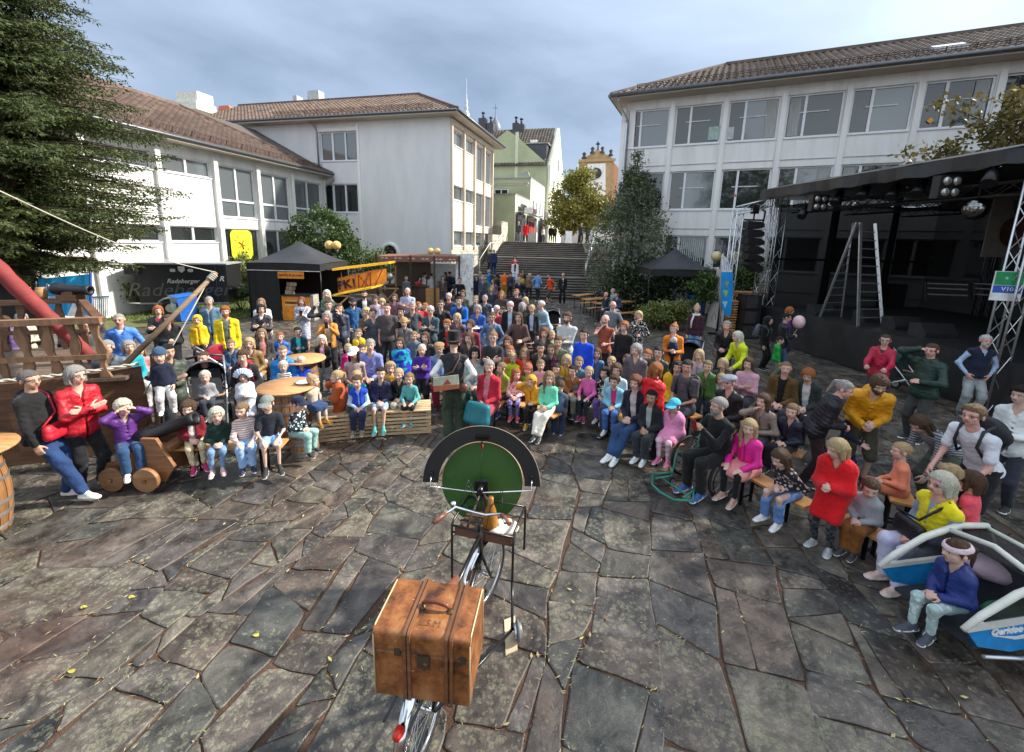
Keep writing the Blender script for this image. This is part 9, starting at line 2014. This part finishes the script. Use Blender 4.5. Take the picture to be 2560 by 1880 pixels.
G 684 382 1.60 si -90 l long:dk rain:dc2018 pants:202430 303030 f z0=1.13 d=29.9 |person in a red jacket sitting high on the stairs
G 398 362 1.72 st 95 l short:gr coat:1c2c50 pants:283a58 303030 z0=1.13 d=29.4 |person in a navy coat climbing the left side of the stairs
G 348 345 1.70 st 100 l short:br jacket:28303c pants:202430 303030 z0=1.13 d=29.7 |companion in dark clothes left of the navy coat on the stairs
G 790 572 1.50 si -90 l bob:dk jacket:15151a pants:202430 303030 f z0=.43 d=27.4 |dark-dressed person sitting on the lower steps
G 762 662 1.66 ho 110 l bob:rd tee:c8b438 pants:202430 303030 f |person in mustard with a white bag at the stair foot
G 738 714 1.74 wa -120 l short:gr jacket:141a2c pants:708098 303030 |grey-haired man in a navy jacket walking with a rucksack
G 1000 642 1.76 wa 60 l short:dk shirt:6a92c8 pants:202226 e0e0e0 |man in a pale blue shirt walking away to the stairs
G 1142 668 1.74 wa -150 l short:dk tee:ec4a14 short:40443c 303030 |man in an orange-red T-shirt and shorts walking left
G 1330 656 1.76 st -92 r bald:gr jacket:121416 pants:141416 101012 in=e0e0e0 |balding man in a dark suit standing alone before the stairs
G 1900 912 1.72 si -140 r bald:gr vest:18202c pants:302c2c 303030 in=50606a seat=.47 |balding man in a dark waistcoat sitting at the nearest beer table
G 2048 910 1.66 si -130 l mess:dk jacket:2c3c5c pants:e8e8ec 303030 f |woman in a denim jacket and white trousers at the beer table
G 1905 822 1.66 si -160 l bob:dk long:802028 pants:202430 303030 f |woman in dark red at the middle beer table
G 1992 866 1.70 si -160 l short:gr shirt:90a8b8 pants:202430 303030 |grey-haired person in a checked shirt at the beer tables
G 1800 762 1.60 si -180 l short:dk jacket:283c80 pants:202430 303030 |person in dark blue at the farthest beer table
G 730 32 1.70 st -90 r short:gr jacket:2c2e34 pants:606468 303030 z0=3.4 d=38 |person in a dark coat outside the dark shop at the stairs top
G 824 58 1.66 st -100 l bob:bk coat:d01420 leg:202020 303030 f z0=3.4 d=37.5 |woman in a red coat at the top of the stairs
G 1162 92 1.66 st -90 l short:dk jacket:121214 pants:141416 303030 z0=3.4 d=43 |left of two people in black in the shopping street
G 1212 116 1.64 st -100 l short:br jacket:121214 pants:141416 303030 z0=3.4 d=43.5 |right of two people in black in the shopping street
G 1572 36 1.74 st -90 l short:dk jacket:202226 pants:141416 303030 z0=3.4 d=38 |person in black and white beneath the maple tree
G 1060 120 1.60 st -70 l long:bl long:e0dcd8 pants:303440 303030 f z0=3.4 d=46 |blonde person in white outside the shop with red dresses
G 1660 60 1.68 st 120 l short:dk jacket:3c3430 pants:202226 303030 z0=3.4 d=41 |person in brown standing right of the maple trunk
'''
def _pc(t):return tuple(t.split(':'))
REG=[]
for line in ROWS.strip().split('\n'):
 a,lab=line.split('|');t=a.split();zx,zy,zs=ZN[t[0]];x,y=zx+float(t[1])/zs,zy+float(t[2])/zs
 H_,pose,face,skin=float(t[3]),t[4],float(t[5]),t[6];k=dict(f=False);hair=_pc(t[7]);tp_s=_pc(t[8]);bt_s=_pc(t[9]);sh_=t[10]
 for q in t[11:]:
  if q=='f':k['f']=True
  elif q=='gl':k['glasses']=True
  elif q=='sun':k['glasses']='sun'
  elif q=='be':k['beard']='short'
  elif q=='blong':k['beard']='long'
  elif q=='wsole0':k['wsole']=0
  elif q.startswith('fat'):k['fat']=float(q[3:])
  elif q.startswith('w1'):k['w']=float(q[1:])
  elif q.startswith('hat='):k['hat']=_pc(q[4:])if ':'in q else q[4:]
  elif q.startswith('in='):k['inner']=(q[3:],)
  elif q.startswith('seat='):k['seatz']=float(q[5:])
  elif q.startswith('z0='):k['z0']=float(q[3:])
  elif q.startswith('d='):k['depth']=float(q[2:])
  elif q.startswith('bc='):k['bc']=q[3:]
  elif q.startswith('L='):k['hands']=[tuple(float(v)for v in q[2:].split(',')),None]
  else:n_,v_=q.split('=');k[n_]=float(v_)
 if k.get('seatz')is None and pose[0]=='s'and pose not in('st','su'):k['seatz']=.46
 if t[0]in 'FG'and 'depth'not in k:k['far']=1
 REG.append((lab,person(x,y,H_,pose,face,skin,hair,tp_s,bt_s,lab.strip(),sh_,**k)))
def who(s):return next(p for l,p in REG if s in l)
def bench_for(label,names,ext=.22,back=0):
 """beer bench standing under the people who sit on it"""
 ps=[who(n)for n in names];pts=np.array([list(wpt(p,p['pel']))for p in ps]);z=float(np.mean([p['pel'][2]-.085*p['u']for p in ps]));c=pts.mean(0);d=np.linalg.svd(pts[:,:2]-c[:2])[2][0]if len(ps)>1 else nrm(np.array(wdir(ps[0],(1,0,0))))[:2];t=(pts[:,:2]-c[:2])@d;bench(label,np.array([*(c[:2]+d*(t.min()-ext)),0]),np.array([*(c[:2]+d*(t.max()+ext)),0]),z=z-.005)
for a in(('orange beer bench under the five children at the left front',['dark red cardigan','dark green top','pink and cream','grey cap and dark']),('beer bench under the lilac shirt man and the white cap woman',['white cap and','lilac-blue']),('beer bench under the girls in pink hearts and mint green',['ginger girl','mustard hooded','girl in a mint']),('beer bench under the brown jacket boy and pink sweatshirt girl',['brown jacket looking','pink sweatshirt','black flowered top']),('beer bench under the auburn woman and the bomber jacket boy',['pale blue jacket over','auburn-haired woman in a navy','dark bomber','turquoise cap']),('beer bench under the magenta jacket girl',['magenta','top bending']),('beer bench of the second row right of the middle',['pale shirt behind','navy jacket in the second','fair boy with']),('beer bench under the polo shirt man',['grey polo','golden yellow coat','red-bearded man in a dark green']),('beer bench under the flat cap man and pink sweater woman',['light grey flat cap','folded arms in a pink']),('beer bench under the girl resting her chin',['resting her chin','sky blue and navy']),('beer bench under the balding man in brown',['brown jacket over','ginger-haired person']),('small bench under the boy in peach',['peach']),('low bench under the woman in the yellow waistcoat',['white-blonde']),('low stool bench under the boy in the grey hoodie',['light grey hoodie']),('beer bench under the tan coat woman by the barrel',['blonde woman in a tan','brown-haired woman in a grey card']),('beer bench under the azure jacket woman',['azure jacket','royal blue jacket behind']),('beer bench behind the barrel under the woman with untidy hair',['untidy dark hair']),('beer bench left of the middle under the flat cap and fringe people',['tan flat cap','black fringe']),('beer bench under the woman in crimson cardigan',['crimson cardigan','olive green shirt']),('beer bench at the ship bow under the grey-haired woman',['blue striped shirt at']),('beer bench at the middle beer table',['middle beer table','checked shirt']),('beer bench at the nearest beer table',['dark waistcoat sitting','white trousers at the beer'])):bench_for(*a)
# ---------------------------------------------------------------- what people carry
def pack(s,label,col,sz_=(.30,.16,.42),strap=True,name='backpack',cat='backpack'):
 P=who(s);u=P['u'];Rv,Fv,U,pel,tl=P['R'],P['F'],P['U'],P['pel'],P['tl'];M=P['root'].matrix_basis
 c=pel+U*tl*.62-Fv*(.125*u+sz_[1]/2+.03);t=thing(name,label,cat,M@Vector(c));F=Field(c-.4,c+.4,.022,.02);F.ell(c,(sz_[0]/2,sz_[1]/2+.02,sz_[2]/2),np.stack([Rv,Fv,U]));F.ell(c-U*.10-Fv*.06,(sz_[0]/2.6,.06,sz_[2]/4),np.stack([Rv,Fv,U]));v,q=nets(F.val(),F.lo,F.h)
 v=v@np.array(M)[:3,:3].T+np.array(M)[:3,3]-np.array(M@Vector(c));link('pouch',npmesh('pouch',v,q,cloth(col,'','ffffff',.6)),t)
 if strap:
  for s_ in(-1,1):
   b=MB();sh=P['sh'][(s_+1)//2];pts=[c+U*.14+Rv*s_*.07,sh*.6+P['neck']*.4+U*.075*u,sh*.6+P['neck']*.4+Fv*.125*u-U*.06*u,pel+U*tl*.45+Rv*s_*.13*u+Fv*.11*u,c-U*.14+Rv*s_*.10];b.tube([M@Vector(p)for p in pts],.017,5);b.build('strap',cloth(col,'','ffffff',.6),t)
 return t
for a in(('red rucksack','red rucksack of the stooping white-haired man','b01028'),('straw hat','dark red rucksack worn by the child in the straw hat','90182c'),('back turned and a dark rucksack','dark grey rucksack on the grey-haired person in the back row','202022'),('grey polo','black rucksack of the man in the grey polo shirt','101012'),('black hood with a grey','grey rucksack of the hooded youth by the stage','50545a'),('white T-shirt and dark shorts','large black rucksack of the man in the white T-shirt','26282c'),('navy with a rucksack','navy rucksack in the far group near the wall','101830'),('holding food','dark rucksack of the tall man in the blue jacket','14181c'),('red rucksack strap','bright red rucksack of the woman with untidy hair','d02848'),('walking with a rucksack','dark rucksack of the grey-haired man walking at the back','181c24'),('jacket with a rucksack at the stair','black rucksack on the bright blue jacket at the stair foot','14161a')):pack(*a)
def satchel(s,label,col,off,sz_,strapc=None,sh=1,name='shoulder_bag',cat='bag',rough=.5):
 """bag hanging at an offset (right, forward, up from the hips) with a strap over one shoulder"""
 P=who(s);u=P['u'];Rv,Fv,U,pel=P['R'],P['F'],P['U'],P['pel'];M=P['root'].matrix_basis;c=pel+Rv*off[0]+Fv*off[1]+U*off[2];w=lambda p:M@Vector([float(a)for a in p]);t=thing(name,label,cat,w(c));ex,ez,ey=Rv*sz_[0]/2,U*sz_[2]/2,Fv*sz_[1]/2
 F=Field(c-.45,c+.45,.02,.012);Mx=np.stack([Rv,Fv,U])
 for a_ in(-.6,-.2,.2,.6):F.cap(c+ex*a_-ez*.5,c+ex*a_+ez*.5,sz_[1]*.5,sz_[1]*.42)
 v,q=nets(F.val(),F.lo,F.h);Mn=np.array(M);v=v@Mn[:3,:3].T+Mn[:3,3]-np.array(w(c));link('pouch',npmesh('pouch',v,q,cloth(col,'','ffffff',rough)),t)
 b=MB();top=P['sh'][(sh+1)//2]*.55+P['neck']*.45;s2=1 if off[1]>0 else-1;mid=(top+c)/2+Fv*s2*.09*u
 b.tube([w(p)for p in(c-ex*sh*.9+ez,mid+Fv*s2*.01,top+Fv*s2*.10*u,top+U*.07*u,top-Fv*s2*.12*u,(top+c)/2-Fv*s2*.14*u,c+ex*-sh*.9-Fv*s2*.22)],.013,5);b.build('strap',cloth(strapc or col,'','ffffff',.5),t);return t
satchel('black hoodie','red leather bag worn across the woman in the black hoodie','b41428',(.03,.19,.05),(.32,.12,.20),sh=-1)
satchel('cobalt','grey shoulder bag of the woman in the cobalt sweater','50545c',(.03,.16,.06),(.20,.08,.12),sh=-1)
satchel('yellow quilted waistcoat and','black bag in the lap of the woman in the yellow waistcoat','0e0e12',(.0,.27,.22),(.36,.12,.22),sh=-1)
satchel('auburn-haired woman in a floral','cream round handbag of the auburn-haired woman','d8cc98',(.16,.12,-.08),(.16,.09,.16),sh=-1)
P=who('performer');t=satchel('performer','book-shaped bag with painted ship cover slung on the performer back','a8b0a0',(-.10,-.20,.12),(.34,.08,.20),'5a3a28',sh=1);M=P['root'].matrix_basis;W_=lambda r,f,z:M@Vector([float(a)for a in P['pel']+P['R']*r+P['F']*f+P['U']*z])
b=MB();b.prism([W_(-.31,-.285,.0),W_(.11,-.285,.06),W_(.11,-.285,.13),W_(-.31,-.285,.10)],W_(0,-.27,0)-W_(0,-.285,0));b.build('cover_foot',simple('cover_rust',(.42,.13,.05),.5),t);b=MB();b.prism([W_(-.32,-.28,.10),W_(.11,-.28,.13),W_(.10,-.28,.29),W_(-.31,-.28,.24)],W_(0,-.262,0)-W_(0,-.28,0));b.build('cover',simple('cover_green',(.45,.47,.36),.5),t);b=MB();b.prism([W_(-.16,-.292,.12),W_(-.02,-.292,.14),W_(-.08,-.292,.22)],W_(0,-.286,0)-W_(0,-.292,0));b.build('ship_picture',simple('cover_red',(.35,.06,.04),.5),t)
b=MB();b.ball(W_(.17,-.16,.03),.085,12,sc=(1,.7,1.1));tag(b.build('belt_pouch',mat('pouch_leather',(.12,.045,.03),.5,bump=.4)),'brown leather pouch on the belt of the performer','pouch')
P=who('crimson cardigan');M=P['root'].matrix_basis;t=thing('handbag','teal shoulder bag on the lap of the woman in the crimson cardigan','bag',W_(0,0,0));M=P['root'].matrix_basis;c=P['pel']+P['F']*.40+np.array([0,0,.0]);F=Field(c-.4,c+.4,.022,.03)
for a_ in(-.16,-.05,.05,.16):F.cap(c+P['R']*a_+UP*.10,c+P['R']*a_*1.1-UP*.12+P['F']*.06,.075,.08)
v,q=nets(F.val(),F.lo,F.h);Mn=np.array(M);v=v@Mn[:3,:3].T+Mn[:3,3];t.matrix_basis=Matrix.Identity(4);link('pouch',npmesh('pouch',v,q,cloth('0c6a74','','ffffff',.5)),t)
def phone(s,label,col='101014'):
 P=who(s);M=P['root'].matrix_basis;c=(P['wr'][0]+P['wr'][1])/2+P['U']*.08+P['F']*.08;b=MB();w=lambda p:M@Vector([float(a)for a in p]);b.obox(w(c-P['R']*.038-P['U']*.075),np.array(w(c+P['R']*.076))-np.array(w(c)),np.array(w(c+P['F']*.009))-np.array(w(c)),np.array(w(c+P['U']*.15))-np.array(w(c)));tag(b.build('phone',simple('phone_'+col,hx(col),.25)),label,'phone')
phone('mustard cardigan','black phone held up by the woman in the mustard cardigan');phone('looking down at her phone','phone in the hands of the woman in the floral dress','303038');phone('raising a blue phone','blue phone raised behind the ship balusters','1c80d0');phone('wheelchair and filming','red phone held up by the man in the wheelchair','90141c')
for s,lab in(('holding food','white paper plate held by the tall man in the blue jacket'),('holding a plate','white paper plate held by the woman in the blue fleece')):
 P=who(s);c=wpt(P,(P['wr'][0]+P['wr'][1])/2+P['F']*.12+P['U']*.02);b=MB();b.box(c,(.24,.15,.02),.2);tag(b.build('paper_plate',simple('paper_white',(.78,.78,.74),.7)),lab,'plate')
P=who('burgundy');M=P['root'].matrix_basis;t=thing('scarf','white scarf round the neck of the woman in burgundy','scarf',wpt(P,P['neck']));b=MB();N_=P['neck'];b.tube([wpt(P,N_+(P['R']*math.cos(a)*.085+P['F']*math.sin(a)*.08))for a in np.linspace(0,6.28,13)],.035,7);b.tube([wpt(P,N_+P['F']*.09+P['R']*.05),wpt(P,N_+P['F']*.15+P['R']*.09-P['U']*.18),wpt(P,N_+P['F']*.15+P['R']*.10-P['U']*.38)],[.04,.045,.05],7,flat=.5);b.build('cloth',cloth('c8ccc4'),t)
q=G(1760,935);um=thing('umbrella','furled blue and green umbrella held by the woman in burgundy','umbrella',q);b=MB();a0=DY(1752,850,q[1]);a1=q+UP*.05;b.lathe([(.01,0),(.10,.12),(.07,.45),(.02,.62)],a1,8,axis=(a0-a1));b.build('canopy',cloth('1450a8','camo','14784c',.5),um);b=MB();b.cyl(a1,a0+UP*.15,.01,n=6);b.build('shaft',M_BLKM,um)
P=who('orange shirt');c=wpt(P,P['pel']+P['U']*.26+P['F']*.17);bc=thing('baby_carrier','navy baby carrier on the chest of the woman in the orange shirt','baby carrier',c);b=MB();b.ball(c,.15,12,sc=(.9,.7,1.3));b.build('carrier',cloth('141c38'),bc);b=MB();b.ball(c+Vector((0,0,.20)),.08,10);b.build('baby_hat',cloth('c0c0c0'),bc)
P=who('holding a balloon');c=wpt(P,P['wr'][0]);bl=thing('balloon','pale pink printed balloon held beside the stage','balloon',c);b=MB();b.ball((c[0]+.12,c[1],c[2]+.38),.15,16,sc=(1,1,1.2));b.build('balloon',simple('balloon_pink',(.72,.48,.50),.3),bl);b=MB();b.bar(c,(c[0]+.12,c[1],c[2]+.22),.006);b.build('string',M_WHITE,bl)
# a board for passers-by at the top of the stairs, and bar stools beside the biplane
q=DY(1422,604,39);t=thing('pavement_sign','white folding pavement sign at the top of the stairs','sign',(q[0],39,TZ));b=MB();b.prism([(q[0]-.3,39,TZ),(q[0]+.3,39,TZ),(q[0]+.3,39.25,TZ+1.05),(q[0]-.3,39.25,TZ+1.05)],(0,.04,0));b.build('panel',M_WHITE,t)
for k,(u,v)in enumerate(((760,775),(778,778),(790,772))):
 p=DY(u+215,790,19.0);t=thing('bar_stool',['left','middle','right'][k]+' black bar stool beside the biplane','stool',(p[0]+k*.35-.5,19.0,0));x=p[0]+k*.35-.5;b=MB();b.lathe([(0,.74),(.17,.74),(.17,.70),(0,.70)],(x,19,0),14);b.build('seat',M_BLKP,t)
 for s_ in((-1,-1),(1,-1),(1,1),(-1,1)):b=MB();b.bar((x+s_[0]*.18,19+s_[1]*.18,0),(x+s_[0]*.1,19+s_[1]*.1,.72),.02);b.build('leg',M_BLKM,t)
print('people',len(REG))
